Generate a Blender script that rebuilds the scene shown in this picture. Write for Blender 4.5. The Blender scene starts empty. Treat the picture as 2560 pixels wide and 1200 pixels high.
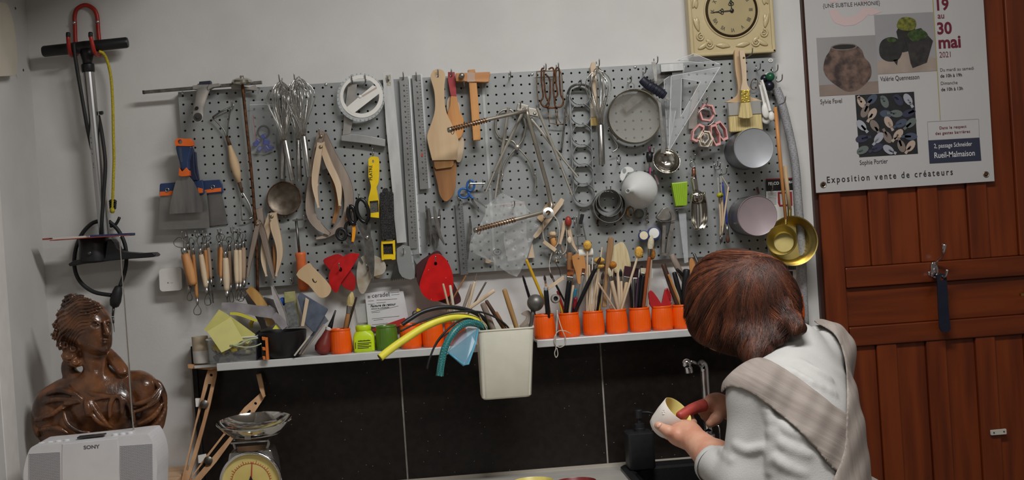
import bpy,math,random
import numpy as np
from mathutils import Vector,Matrix
from mathutils.geometry import tessellate_polygon
# ---------------------------------------------------------------- camera, world, light
SC=bpy.context.scene
COL=SC.collection
F_PX=3224.0
CAM=Vector((-0.21,-3.0,1.43))
YAW,PITCH,ROLL=math.radians(4.0),math.radians(-0.8),math.radians(3.8)
FWD=Vector((math.sin(YAW)*math.cos(PITCH),math.cos(YAW)*math.cos(PITCH),math.sin(PITCH)))
_X=FWD.cross(Vector((0,0,1))).normalized()
_U=_X.cross(FWD).normalized()
RIGHT=_X*math.cos(ROLL)-_U*math.sin(ROLL)
UP=_X*math.sin(ROLL)+_U*math.cos(ROLL)
_cd=bpy.data.cameras.new('camera')
_cd.sensor_fit='HORIZONTAL'
_cd.sensor_width=36.0
_cd.lens=F_PX/2560.0*36.0
_cam=bpy.data.objects.new('camera',_cd)
COL.objects.link(_cam)
_m=Matrix((RIGHT,UP,-FWD)).transposed().to_4x4()
_m.translation=CAM
_cam.matrix_world=_m
SC.camera=_cam
_w=bpy.data.worlds.new('world')
SC.world=_w
_w.use_nodes=True
_w.node_tree.nodes['Background'].inputs[0].default_value=(0.80,0.86,1.0,1)
_w.node_tree.nodes['Background'].inputs[1].default_value=0.05
SC.view_settings.view_transform='Standard'
SC.view_settings.look='None'
SC.view_settings.gamma=1.0
SC.view_settings.exposure=0.0
SC.view_settings.use_curve_mapping=False
def area_light(name,loc,sx,sy,watts,col=(1.0,0.997,0.988)):
 d=bpy.data.lights.new(name,'AREA')
 d.shape='RECTANGLE'
 d.size,d.size_y,d.energy,d.color=sx,sy,watts,col
 o=bpy.data.objects.new(name,d)
 COL.objects.link(o)
 o.location=loc
 return o
 # the three ceiling fixtures of the workshop (their housings are built with the ceiling)
LAMPS=[(0.30,-1.25,2.6),(0.65,-3.1,0.95),(2.1,-2.6,0.2)]
LAMP_Z=2.55
for _x,_y,_k in LAMPS:
 area_light('ceiling_fixture_light',(_x,_y,LAMP_Z-0.075),0.85,0.24,11.0*_k)
 # ---------------------------------------------------------------- pixel -> place helpers
def W(px,py,d=0.0):
 """Point of the place seen at photo pixel px,py on the plane d metres in front of the back wall."""
 r=FWD*F_PX+RIGHT*(px-1280.0)+UP*(600.0-py)
 t=(-d-CAM.y)/r.y
 return CAM+r*t
def S(d):
 return(3.0-d)/F_PX
def srgb(c):
 out=[]
 for v in c[:3]:
  v=v/255.0
  out.append(v/12.92 if v<=0.04045 else((v+0.055)/1.055)**2.4)
 return(out[0],out[1],out[2],1.0)
 # ---------------------------------------------------------------- materials
_mats={}
def mat(name,c,rough=0.5,metal=0.0,var=0.0,vscale=30.0,c2=None,bump=0.0,bscale=60.0,
stretch=(1,1,1),alpha=1.0,trans=0.0,ior=1.45,coat=0.0,emit=0.0,spec=0.5,speck=None,sss=0.0,rot=None):
 if name in _mats:
  return _mats[name]
 m=bpy.data.materials.new(name)
 m.use_nodes=True
 nt=m.node_tree
 b=nt.nodes['Principled BSDF']
 L=nt.links.new
 col=srgb(c)
 b.inputs['Base Color'].default_value=col
 b.inputs['Roughness'].default_value=rough
 b.inputs['Metallic'].default_value=metal
 b.inputs['Alpha'].default_value=alpha
 b.inputs['Transmission Weight'].default_value=trans
 b.inputs['IOR'].default_value=ior
 b.inputs['Coat Weight'].default_value=coat
 b.inputs['Coat Roughness'].default_value=0.12
 b.inputs['Specular IOR Level'].default_value=spec
 if sss:
  b.inputs['Subsurface Weight'].default_value=sss
  b.inputs['Subsurface Radius'].default_value=(0.01,0.004,0.002)
  b.inputs['Subsurface Scale'].default_value=0.5
 if emit:
  b.inputs['Emission Color'].default_value=col
  b.inputs['Emission Strength'].default_value=emit
 tc=nt.nodes.new('ShaderNodeTexCoord')
 mp=nt.nodes.new('ShaderNodeMapping')
 mp.inputs['Scale'].default_value=stretch
 if rot is not None:
  mp.vector_type='TEXTURE'
  mp.inputs['Scale'].default_value=tuple(1/v for v in stretch)
  mp.inputs['Rotation'].default_value=rot
 L(tc.outputs['Object'],mp.inputs['Vector'])
 last=None
 if c2 is None and var:
  c2=tuple(max(0,min(255,v*(1-var)))for v in c)
 if c2 is not None:
  n=nt.nodes.new('ShaderNodeTexNoise')
  n.inputs['Scale'].default_value=vscale
  n.inputs['Detail'].default_value=5.0
  L(mp.outputs[0],n.inputs['Vector'])
  r=nt.nodes.new('ShaderNodeValToRGB')
  r.color_ramp.elements[0].position=0.36
  r.color_ramp.elements[1].position=0.64
  r.color_ramp.elements[0].color=srgb(c2)
  r.color_ramp.elements[1].color=col
  L(n.outputs['Fac'],r.inputs[0])
  last=r.outputs[0]
 if speck:
  sc_,scale,thr=speck
  v=nt.nodes.new('ShaderNodeTexVoronoi')
  v.inputs['Scale'].default_value=scale
  L(tc.outputs['Object'],v.inputs['Vector'])
  mth=nt.nodes.new('ShaderNodeMath')
  mth.operation='LESS_THAN'
  mth.inputs[1].default_value=thr
  L(v.outputs['Distance'],mth.inputs[0])
  mx=nt.nodes.new('ShaderNodeMixRGB')
  mx.inputs[1].default_value=col
  if last:
   L(last,mx.inputs[1])
  mx.inputs[2].default_value=srgb(sc_)
  L(mth.outputs[0],mx.inputs[0])
  last=mx.outputs[0]
 if last:
  L(last,b.inputs['Base Color'])
 if bump:
  n2=nt.nodes.new('ShaderNodeTexNoise')
  n2.inputs['Scale'].default_value=bscale
  n2.inputs['Detail'].default_value=6.0
  L(mp.outputs[0],n2.inputs['Vector'])
  bp=nt.nodes.new('ShaderNodeBump')
  bp.inputs['Strength'].default_value=bump
  bp.inputs['Distance'].default_value=0.004
  L(n2.outputs['Fac'],bp.inputs['Height'])
  L(bp.outputs[0],b.inputs['Normal'])
 _mats[name]=m
 return m
def wood(name,c,c2,axis='z',rough=0.55,vscale=40.0,coat=0.0):
 st={'x':(0.08,1,1),'y':(1,0.08,1),'z':(1,1,0.08)}[axis]
 return mat(name,c,rough,0,c2=c2,vscale=vscale,stretch=st,bump=0.12,bscale=vscale*1.5,coat=coat)
 # ---------------------------------------------------------------- shape helpers: each gives (verts, faces)
def V3(p):
 return Vector((p[0],p[1],p[2]))
def join(*gs):
 v,f=[],[]
 for g in gs:
  o=len(v)
  v.extend(g[0])
  f.extend([tuple(i+o for i in q)for q in g[1]])
 return v,f
def cat(pts,n=6,closed=False):
 """Catmull-Rom through the points (any dimension)."""
 P=[np.array(p,float)for p in pts]
 out=[]
 m=len(P)
 rng=range(m)if closed else range(m-1)
 for i in rng:
  if closed:
   a,b,c,d=P[(i-1)%m],P[i],P[(i+1)%m],P[(i+2)%m]
  else:
   a,b,c,d=P[max(i-1,0)],P[i],P[i+1],P[min(i+2,m-1)]
  for k in range(n):
   t=k/n
   out.append(0.5*((2*b)+(c-a)*t+(2*a-5*b+4*c-d)*t*t+(3*b-a-3*c+d)*t**3))
 if not closed:
  out.append(P[-1])
 return[tuple(p)for p in out]
def tube(pts,r,n=8,flat=1.0,closed=False,caps=True):
 """Round bar along world points; r one radius or one per point; flat squeezes across the wall normal."""
 P=[V3(p)for p in pts]
 m=len(P)
 R=[r]*m if isinstance(r,(int,float))else list(r)
 if len(R)!=m:
  R=list(np.interp(np.linspace(0,1,m),np.linspace(0,1,len(R)),R))
 vs,fs=[],[]
 prev=None
 for i in range(m):
  if closed:
   t=P[(i+1)%m]-P[(i-1)%m]
  else:
   t=P[min(i+1,m-1)]-P[max(i-1,0)]
  if t.length<1e-9:
   t=Vector((0,0,1))
  t.normalize()
  if prev is None:
   ref=Vector((0,1,0))if abs(t.y)<0.9 else Vector((1,0,0))
   a=t.cross(ref).normalized()
  else:
   a=(prev-t*prev.dot(t))
   a=a.normalized()if a.length>1e-6 else t.orthogonal().normalized()
  prev=a
  b=t.cross(a)
  for k in range(n):
   th=2*math.pi*k/n
   vs.append(P[i]+a*(math.cos(th)*R[i])+b*(math.sin(th)*R[i]*flat))
 for i in range(m if closed else m-1):
  j=(i+1)%m
  for k in range(n):
   l=(k+1)%n
   fs.append((i*n+k,i*n+l,j*n+l,j*n+k))
 if caps and not closed:
  fs.append(tuple(range(n-1,-1,-1)))
  fs.append(tuple((m-1)*n+k for k in range(n)))
 return vs,fs
def frame_of(axis,hint=(0,1,0)):
 a=V3(axis).normalized()
 h=V3(hint)
 if abs(a.dot(h))>0.95:
  h=Vector((1,0,0))
 x=h.cross(a).normalized()
 return x,a.cross(x).normalized(),a
def lathe(o,axis,prof,n=24,sx=1.0,sy=1.0,hint=(0,1,0),caps=True):
 """Turned shape: prof is a list of (radius, distance along axis)."""
 x,y,a=frame_of(axis,hint)
 o=V3(o)
 vs,fs=[],[]
 for r,t in prof:
  for k in range(n):
   th=2*math.pi*k/n
   vs.append(o+a*t+x*(r*sx*math.cos(th))+y*(r*sy*math.sin(th)))
 m=len(prof)
 for i in range(m-1):
  for k in range(n):
   l=(k+1)%n
   fs.append((i*n+k,i*n+l,(i+1)*n+l,(i+1)*n+k))
 if caps:
  if prof[0][0]>1e-6:
   fs.append(tuple(range(n-1,-1,-1)))
  if prof[-1][0]>1e-6:
   fs.append(tuple((m-1)*n+k for k in range(n)))
 return vs,fs
def box(c,s,mx=None):
 c=V3(c)
 vs=[]
 for sx in(-1,1):
  for sy in(-1,1):
   for sz in(-1,1):
    p=Vector((sx*s[0]/2,sy*s[1]/2,sz*s[2]/2))
    if mx is not None:
     p=mx@p
    vs.append(c+p)
 fs=[(0,1,3,2),(4,6,7,5),(0,4,5,1),(2,3,7,6),(0,2,6,4),(1,5,7,3)]
 return vs,fs
def bar(p,q,w,h,hint=(0,1,0)):
 """Box beam from p to q: w across the wall plane, h along the wall normal."""
 p,q=V3(p),V3(q)
 x,y,a=frame_of(q-p,hint)
 vs=[]
 for e in(p,q):
  for i,j in((-1,-1),(1,-1),(1,1),(-1,1)):
   vs.append(e+x*(i*w/2)+y*(j*h/2))
 return vs,[(3,2,1,0),(4,5,6,7),(0,1,5,4),(1,2,6,5),(2,3,7,6),(3,0,4,7)]
def slab(out3,thick,holes=(),back=(0,1,0)):
 """Outline of world points (front face) pushed back by thick along 'back'; holes are further outlines."""
 loops=[[V3(p)for p in out3]]+[[V3(p)for p in h]for h in holes]
 bk=V3(back)*thick
 flat=[p for l in loops for p in l]
 tris=tessellate_polygon(loops)
 n=len(flat)
 vs=flat+[p+bk for p in flat]
 fs=[]
 nb=V3(back)
 for t in tris:
  a,b,c=(flat[i]for i in t)
  if(b-a).cross(c-a).dot(nb)>0:
   t=(t[0],t[2],t[1])
  fs.append(tuple(t))
  fs.append((t[2]+n,t[1]+n,t[0]+n))
 o=0
 for l in loops:
  k=len(l)
  for i in range(k):
   j=(i+1)%k
   fs.append((o+i,o+j,o+j+n,o+i+n))
  o+=k
 return vs,fs
def plate(px,d,thick,holes=(),smooth=0):
 """Traced outline standing d in front of the wall at its face, thick deep."""
 if smooth:
  px=cat(px,smooth,True)
 return slab([W(x,y,d)for x,y in px],thick,[[W(x,y,d)for x,y in h]for h in holes])
def circ(cx,cy,rx,ry=None,n=24,rot=0.0):
 ry=rx if ry is None else ry
 c,s=math.cos(rot),math.sin(rot)
 return[(cx+rx*math.cos(t)*c-ry*math.sin(t)*s,cy+rx*math.cos(t)*s+ry*math.sin(t)*c)
for t in[2*math.pi*k/n for k in range(n)]]
def ptube(px,d,r,n=8,smooth=0,closed=False,flat=1.0):
 """Tube along photo pixels; entries (x, y) at depth d or (x, y, depth); r in metres."""
 P=[(p[0],p[1],p[2]if len(p)>2 else d)for p in px]
 if smooth:
  P=cat(P,smooth,closed)
 return tube([W(*p)for p in P],r,n,flat,closed)
def ball(c,r,n=12,m=8,sx=1,sy=1,sz=1):
 vs,fs=[],[]
 c=V3(c)
 for i in range(m+1):
  ph=math.pi*i/m
  for k in range(n):
   th=2*math.pi*k/n
   vs.append(c+Vector((r*sx*math.sin(ph)*math.cos(th),r*sy*math.sin(ph)*math.sin(th),r*sz*math.cos(ph))))
 for i in range(m):
  for k in range(n):
   l=(k+1)%n
   fs.append((i*n+k,i*n+l,(i+1)*n+l,(i+1)*n+k))
 return vs,fs
 # ---------------------------------------------------------------- objects
_org={}
def props(o,label=None,category=None,group=None,kind=None):
 if label:
  o['label']=label
 if category:
  o['category']=category
 if group:
  o['group']=group
 if kind:
  o['kind']=kind
 return o
def thing(name,label,category,at,group=None,kind=None):
 o=bpy.data.objects.new(name,None)
 o.empty_display_size=0.02
 COL.objects.link(o)
 o.location=V3(at)
 _org[o.name]=V3(at)
 return props(o,label,category,group,kind)
def obj(name,g,m,parent=None,label=None,category=None,group=None,kind=None,smooth=False,bevel=0.0,sub=0,solid=0.0,seg=2):
 vs,fs=g
 if parent is not None:
  org=_org[parent.name]
 else:
  a=np.array([tuple(v)for v in vs])
  org=Vector(((a[:,0].min()+a[:,0].max())/2,(a[:,1].min()+a[:,1].max())/2,a[:,2].min()))
 me=bpy.data.meshes.new(name)
 me.from_pydata([tuple(V3(v)-org)for v in vs],[],fs)
 ms=m if isinstance(m,(list,tuple))else[m]
 for q in ms:
  me.materials.append(q)
 if smooth:
  me.polygons.foreach_set('use_smooth',[True]*len(me.polygons))
  if smooth is not True:
   me.set_sharp_from_angle(angle=math.radians(smooth))
 me.update()
 o=bpy.data.objects.new(name,me)
 COL.objects.link(o)
 if parent is not None:
  o.parent=parent
  _org[o.name]=org
 else:
  o.location=org
  _org[o.name]=org
 props(o,label,category,group,kind)
 if solid:
  s=o.modifiers.new('s','SOLIDIFY')
  s.thickness=solid
  s.offset=0
 if bevel:
  b=o.modifiers.new('b','BEVEL')
  b.width=bevel
  b.segments=seg
  b.limit_method='ANGLE'
  b.angle_limit=math.radians(40)
 if sub:
  s=o.modifiers.new('u','SUBSURF')
  s.levels=s.render_levels=sub
 return o
_tcache={}
def text_geo(s,size,bold=0.0,sx=1.0,space=1.0,align='LEFT',extrude=0.0,shear=0.0):
 """Letter shapes in the wall plane, origin at the baseline."""
 cu=bpy.data.curves.new('t','FONT')
 cu.body=s
 cu.size=size
 cu.offset=bold*size
 cu.space_character=space
 cu.align_x=align
 cu.extrude=extrude
 cu.shear=shear
 cu.resolution_u=3
 o=bpy.data.objects.new('t',cu)
 COL.objects.link(o)
 bpy.context.view_layer.update()
 dg=bpy.context.evaluated_depsgraph_get()
 me=o.evaluated_get(dg).to_mesh()
 vs=[(v.co.x*sx,v.co.y,v.co.z)for v in me.vertices]
 fs=[tuple(p.vertices)for p in me.polygons]
 o.evaluated_get(dg).to_mesh_clear()
 bpy.data.objects.remove(o)
 bpy.data.curves.remove(cu)
 return vs,fs
def wtext(s,px,py,size_px,d,rot=0.0,**k):
 """Text lying in a plane parallel to the wall, baseline start at pixel; rot in degrees anticlockwise on the wall."""
 vs,fs=text_geo(s,size_px*S(d),**k)
 o=W(px,py,d)
 c,sn=math.cos(math.radians(rot)),math.sin(math.radians(rot))
 return[o+Vector((x*c-y*sn,-z,x*sn+y*c))for x,y,z in vs],fs
 # ---------------------------------------------------------------- signed distance modelling (figures)
def surface_nets(D,lo,h):
 """Mesh of the zero level of the sampled distance D."""
 s=D<0
 nx,ny,nz=D.shape
 cnt=np.zeros((nx-1,ny-1,nz-1),np.float32)
 acc=np.zeros((nx-1,ny-1,nz-1,3),np.float32)
 corners=[(i,j,k)for i in(0,1)for j in(0,1)for k in(0,1)]
 def cut(a,o):
  return a[o[0]:nx-1+o[0],o[1]:ny-1+o[1],o[2]:nz-1+o[2]]
 for c in corners:
  for ax in range(3):
   if c[ax]==1:
    continue
   e=list(c)
   e[ax]=1
   a,b=cut(D,c),cut(D,e)
   m=(a<0)!=(b<0)
   t=np.where(m,a/np.where(m,a-b,1),0)
   for q in range(3):
    acc[...,q]+=np.where(m,(t if q==ax else c[q]),0)
   cnt+=m
 act=cnt>0
 idx=-np.ones(act.shape,np.int64)
 idx[act]=np.arange(act.sum())
 cell=np.argwhere(act)
 pos=(cell+acc[act]/cnt[act][:,None])*h+np.array(lo)
 faces=[]
 for ax in range(3):
  u,v=(ax+1)%3,(ax+2)%3
  sl0=[slice(None)]*3
  sl1=[slice(None)]*3
  sl0[ax]=slice(0,-1)
  sl1[ax]=slice(1,None)
  a,b=s[tuple(sl0)],s[tuple(sl1)]
  e=np.argwhere(a!=b)
  e=e[(e[:,u]>0)&(e[:,v]>0)&(e[:,u]<D.shape[u]-1)&(e[:,v]<D.shape[v]-1)]
  flip=a[tuple(e.T)]
  du=np.zeros(3,int)
  dv=np.zeros(3,int)
  du[u]=1
  dv[v]=1
  q=np.stack([idx[tuple((e-du-dv).T)],idx[tuple((e-dv).T)],idx[tuple(e.T)],idx[tuple((e-du).T)]],1)
  q[~flip]=q[~flip][:,::-1]
  faces.append(q)
 return pos,np.concatenate(faces)
class SDF:
 """Sampled signed distance; each shape only touches the cells around it."""
 def __init__(self,lo,hi,h,mg=.008):
  self.lo,self.h,self.mg=np.array(lo,float),h,mg
  n=np.ceil((np.array(hi,float)-self.lo)/h).astype(int)+1
  self.n=n
  self.ax=[(self.lo[i]+h*np.arange(n[i])).astype(np.float32)for i in range(3)]
  self.D=np.full(tuple(n),1.0,np.float32)
 def reg(self,lo,hi,k):
  m=self.mg+k+2*self.h
  sl=[]
  for i in range(3):
   a=int(max(0,(lo[i]-m-self.lo[i])/self.h))
   b=int(min(self.n[i],(hi[i]+m-self.lo[i])/self.h+2))
   sl.append(slice(a,max(a,b)))
  X,Y,Z=np.meshgrid(*[self.ax[i][sl[i]]for i in range(3)],indexing='ij',sparse=True)
  return tuple(sl),X,Y,Z
 def put(self,sl,d,k,cut):
  self.D[sl]=-smin(-self.D[sl],d,k)if cut else smin(self.D[sl],d,k)
 def ell(self,c,r,k=0.0,R=None,cut=False):
  mr=max(r)if R is not None else None
  lo=[c[i]-(mr or r[i])for i in range(3)]
  hi=[c[i]+(mr or r[i])for i in range(3)]
  sl,X,Y,Z=self.reg(lo,hi,k)
  x,y,z=X-c[0],Y-c[1],Z-c[2]
  if R is not None:
   x,y,z=(R[i][0]*x+R[i][1]*y+R[i][2]*z for i in range(3))
  q=np.sqrt((x/r[0])**2+(y/r[1])**2+(z/r[2])**2)
  g=np.sqrt((x/r[0]**2)**2+(y/r[1]**2)**2+(z/r[2]**2)**2)+1e-9
  self.put(sl,q*(q-1)/g,k,cut)
 def cone(self,a,b,ra,rb,k=0.0,cut=False):
  a,b=np.array(a,float),np.array(b,float)
  m=max(ra,rb)
  sl,X,Y,Z=self.reg(np.minimum(a,b)-m,np.maximum(a,b)+m,k)
  ab=b-a
  x,y,z=X-a[0],Y-a[1],Z-a[2]
  t=np.clip((x*ab[0]+y*ab[1]+z*ab[2])/(float(ab@ab)+1e-12),0,1)
  self.put(sl,np.sqrt((x-t*ab[0])**2+(y-t*ab[1])**2+(z-t*ab[2])**2)-(ra+(rb-ra)*t),k,cut)
 def chain(self,pts,rs,k=0.0,cut=False,n=0):
  if n:
   P=cat([tuple(p)for p in pts],n)
   rs=list(np.interp(np.linspace(0,1,len(P)),np.linspace(0,1,len(rs)),rs))
   pts=P
  for i in range(len(pts)-1):
   self.cone(pts[i],pts[i+1],rs[i],rs[i+1],k,cut)
 def mesh(self,smooth=0):
  p,q=surface_nets(self.D,self.lo,self.h)
  for _ in range(smooth):
   acc=np.zeros_like(p)
   n=np.bincount(q.ravel(),minlength=len(p))*2.0
   for i in range(4):
    for j in((i+1)%4,(i+3)%4):
     for c in range(3):
      acc[:,c]+=np.bincount(q[:,i],p[q[:,j],c],len(p))
   p=0.5*p+0.5*acc/np.maximum(n,1)[:,None]
  return[Vector(v)for v in p],[tuple(f)for f in q.tolist()]
def smin(a,b,k):
 if k<=0:
  return np.minimum(a,b)
 h=np.clip(0.5+0.5*(b-a)/k,0,1)
 return b*(1-h)+a*h-k*h*(1-h)
 # ================================================================ THE SETTING
PLASTER=mat('plaster',(208,206,203),0.85,var=0.04,vscale=6,bump=0.05,bscale=180)
PLASTER2=mat('plaster_side',(200,198,195),0.85,var=0.05,vscale=5,bump=0.05,bscale=160)
WHITE_PAINT=mat('white_paint',(222,219,214),0.6,var=0.03)
X_L=(W(67,10).x+W(130,960).x)/2 # left corner of the room
X_R,Y_F,Z_C=3.2,-5.2,2.62
obj('wall_back',box(((X_L+X_R)/2,0.05,Z_C/2),(X_R-X_L,0.1,Z_C)),PLASTER,kind='structure')
obj('wall_left',box((X_L-0.05,(Y_F+0.1)/2,Z_C/2),(0.1,-Y_F+0.1,Z_C)),PLASTER2,kind='structure')
obj('wall_right',box((X_R+0.05,(Y_F+0.1)/2,Z_C/2),(0.1,-Y_F+0.1,Z_C)),PLASTER2,kind='structure')
obj('wall_front',box(((X_L+X_R)/2,Y_F-0.05,Z_C/2),(X_R-X_L+0.2,0.1,Z_C)),PLASTER2,kind='structure')
obj('floor',box(((X_L+X_R)/2,Y_F/2,-0.05),(X_R-X_L+0.4,-Y_F+0.4,0.1)),
mat('floor_tile',(150,140,128),0.5,var=0.12,vscale=8),kind='structure')
obj('ceiling',box(((X_L+X_R)/2,Y_F/2,Z_C+0.05),(X_R-X_L+0.4,-Y_F+0.4,0.1)),
mat('ceiling_paint',(200,196,190),0.9,var=0.03),kind='structure')
_tube_m=mat('lamp_tube',(255,244,228),0.5,emit=3.0)
for(_x,_y,_k),_l in zip(LAMPS,('above the worktop','in the middle of the room','on the door side of the room')):
 t=thing('ceiling_light','white ceiling fixture with two glowing tubes '+_l,'light',(_x,_y,Z_C),'ceiling fixtures')
 obj('housing',box((_x,_y,Z_C-0.02),(0.96,0.30,0.04)),WHITE_PAINT,t,bevel=0.004)
 for s in(-1,1):
  obj('tube',tube([(_x-0.42,_y+s*0.07,LAMP_Z-0.02),(_x+0.42,_y+s*0.07,LAMP_Z-0.02)],0.013,12),_tube_m,t,smooth=True)
  obj('end_cap',box((_x+s*0.445,_y,LAMP_Z-0.005),(0.04,0.2,0.05)),WHITE_PAINT,t,bevel=0.003)
obj('shade_box',box((X_L+0.22,-0.55,2.36),(0.44,1.1,0.52)),PLASTER2,kind='structure',bevel=0.004) # box added above the view to shade the upper left corner
# white boxed duct and round-cornered white panel on the left wall
xa=W(5,905,0.30).x
obj('trim_1',box((X_L+(xa-X_L)/2+0.004,-0.32,1.28),(xa-X_L+0.02,0.09,1.05)),WHITE_PAINT,kind='structure',bevel=0.006)
xb=X_L+0.012
_pz=[W(0,0,0.2).z,W(0,190,0.2).z]
_pts=[]
for _a,_b in cat([(-30,2),(10,6),(20,14),(31,45),(39,88),(43,130),(43,165),(39,186),(20,190),(-30,192)],4):
 _r=FWD*F_PX+RIGHT*(_a-1280.0)+UP*(600.0-_b)
 _q=CAM+_r*((X_L+0.02-CAM.x)/_r.x)
 _pts.append((-_q.y,_q.z))
t=thing('wall_panel','cream white wall panel with a bowed edge screwed to the side wall','panel',(X_L,-0.2,_pz[1]))
obj('board',slab([(X_L+0.02,-y,z)for y,z in _pts],0.018,back=(-1,0,0)),mat('cream_panel',(196,188,172),0.6,var=0.06,vscale=9),t,bevel=0.003)
for y,z in((0.125,_pz[1]+0.02),(0.15,_pz[0]-0.01)):
 obj('screw',lathe((X_L+0.02,-y,z),(1,0,0),[(0.003,0),(0.003,0.001),(0,0.002)],8),mat('dark_screw',(60,55,50),0.5,0.6),t)
 # ---------------------------------------------------------------- black tiled splashback
TILE=mat('black_tile',(34,28,25),0.32,var=0.25,vscale=70,bump=0.05,bscale=240,speck=((150,146,138),60,0.05),spec=0.35)
GROUT=mat('grout',(168,162,152),0.9,var=0.1,vscale=60)
COUNTER_Z=W(1430,1172,0.012).z
Z_SH=(W(1400,848,0.10).z+W(1650,829,0.10).z+W(700,899,0.10).z)/3 # shelf top
sp_x0,sp_x1=W(497,1000,0.01).x,W(1992,1000,0.01).x
j1,j2=W(1009,1040,0.01).x,W(1510,1005,0.01).x
sb=obj('wall_splashback',box(((sp_x0+sp_x1)/2,-0.003,(COUNTER_Z+Z_SH)/2-0.02),(sp_x1-sp_x0,0.006,Z_SH-COUNTER_Z+0.02)),GROUT,kind='structure')
for a,b in((sp_x0,j1),(j1,j2),(j2,sp_x1)):
 obj('tile',box(((a+b)/2,-0.0065,(COUNTER_Z+Z_SH)/2-0.02),(b-a-0.0042,0.007,Z_SH-COUNTER_Z+0.02)),TILE,sb,bevel=0.0008)
_ez=W(490,865,0.015)
obj('trim_2',box((sp_x0-0.004,-0.008,(_ez.z+0.72)/2),(0.011,0.016,_ez.z-0.72)),mat('black_edge',(22,21,21),0.5,var=0.2),kind='structure',bevel=0.002)
# ---------------------------------------------------------------- counters
COUNTER=mat('grey_laminate',(186,182,174),0.42,var=0.08,vscale=120,stretch=(0.05,1,1),bump=0.02)
sk_x0,sk_x1=W(1556,1180,0.10).x,W(1975,1150,0.10).x
SK_Y0,SK_Y1=0.045,0.48
ct=thing('countertop','pale grey laminate worktop with a cut-out around the black sink','worktop',((sp_x0+1.4)/2,-0.31,COUNTER_Z-0.04))
_w0,_w1=sp_x0,W(2085,1150,0.1).x
obj('worktop',slab([(_w0,0,COUNTER_Z),(_w1,0,COUNTER_Z),(_w1,-0.57,COUNTER_Z),(_w0,-0.57,COUNTER_Z)],0.04,
[[(sk_x0+.012,-SK_Y0-.012,COUNTER_Z),(sk_x1-.012,-SK_Y0-.012,COUNTER_Z),(sk_x1-.012,-SK_Y1+.012,COUNTER_Z),(sk_x0+.012,-SK_Y1+.012,COUNTER_Z)]],back=(0,0,-1)),COUNTER,ct)
obj('seam_strip',box(((_w0+_w1)/2,-0.013,COUNTER_Z+0.003),(_w1-_w0,0.004,0.006)),mat('silicone',(176,168,156),0.5),ct)
_cab=mat('cabinet_white',(205,202,196),0.5,var=0.03)
n_cab=3
for i in range(n_cab):
 a=_w0+(_w1-_w0)*i/n_cab
 b=_w0+(_w1-_w0)*(i+1)/n_cab
 t=thing('base_cabinet','white base cabinet with a flat door '+('beside the pine side table','between the two other base cabinets','under the black sink')[i],'cabinet',((a+b)/2,-0.3,0),'base cabinets under the worktop')
 zt=COUNTER_Z-0.042-(0.20 if i>0 else 0)
 obj('body',box(((a+b)/2,-0.265,0.1+(zt-0.1)/2),(b-a-0.004,0.49,zt-0.1)),_cab,t)
 obj('plinth',box(((a+b)/2,-0.245,0.05),(b-a-0.004,0.44,0.1)),mat('plinth_grey',(90,90,88),0.6),t)
 dr=obj('door',box(((a+b)/2,-0.522,0.45),(b-a-0.008,0.018,0.68)),_cab,t,bevel=0.002)
 obj('handle',bar((a+0.06,-0.54,0.74),(a+0.2,-0.54,0.74),0.01,0.012),mat('satin_steel',(170,170,170),0.3,0.9),dr)
 # black composite sink
SINK=mat('black_composite',(38,38,40),0.36,var=0.15,vscale=160,speck=((70,70,72),220,0.10))
t=thing('kitchen_sink','black composite sink let into the grey worktop','sink',((sk_x0+sk_x1)/2,-0.28,COUNTER_Z-0.19))
def rrect(x0,x1,y0,y1,r,z,n=5):
 out=[]
 for cx,cy,a0 in((x1-r,-y0-r,0),(x0+r,-y0-r,90),(x0+r,-y1+r,180),(x1-r,-y1+r,270)):
  for k in range(n+1):
   a=math.radians(a0+90*k/n)
   out.append(Vector((cx+r*math.cos(a),cy+r*math.sin(a),z)))
 return out
def loft(loops,cap0=False,cap1=False):
 n=len(loops[0])
 vs=[p for l in loops for p in l]
 fs=[]
 for i in range(len(loops)-1):
  for k in range(n):
   l=(k+1)%n
   fs.append((i*n+k,i*n+l,(i+1)*n+l,(i+1)*n+k))
 if cap0:
  fs.append(tuple(range(n-1,-1,-1)))
 if cap1:
  fs.append(tuple((len(loops)-1)*n+k for k in range(n)))
 return vs,fs
cz=COUNTER_Z
bx0,bx1=sk_x0+0.02,sk_x1-0.03
obj('bowl',loft([rrect(sk_x0,sk_x1,SK_Y0,SK_Y1,0.03,cz),rrect(sk_x0,sk_x1,SK_Y0,SK_Y1,0.03,cz+0.006),
rrect(sk_x0+.004,sk_x1-.004,SK_Y0+.004,SK_Y1-.004,0.03,cz+0.009),
rrect(bx0-.004,bx1+.004,SK_Y0+.060,SK_Y1-.02,0.05,cz+0.009),rrect(bx0,bx1,SK_Y0+.066,SK_Y1-.024,0.05,cz+0.004),
rrect(bx0+.01,bx1-.01,SK_Y0+.075,SK_Y1-.034,0.05,cz-0.16),rrect(bx0+.05,bx1-.05,SK_Y0+.11,SK_Y1-.06,0.05,cz-0.18)],cap1=True),SINK,t,smooth=35)
obj('drain',lathe(((sk_x0+sk_x1)/2,-0.30,cz-0.179),(0,0,1),[(0.04,0),(0.042,0.003),(0.02,0.003),(0.0,0.001)],24),mat('chrome',(215,215,218),0.08,1.0),t,smooth=True)
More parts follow.
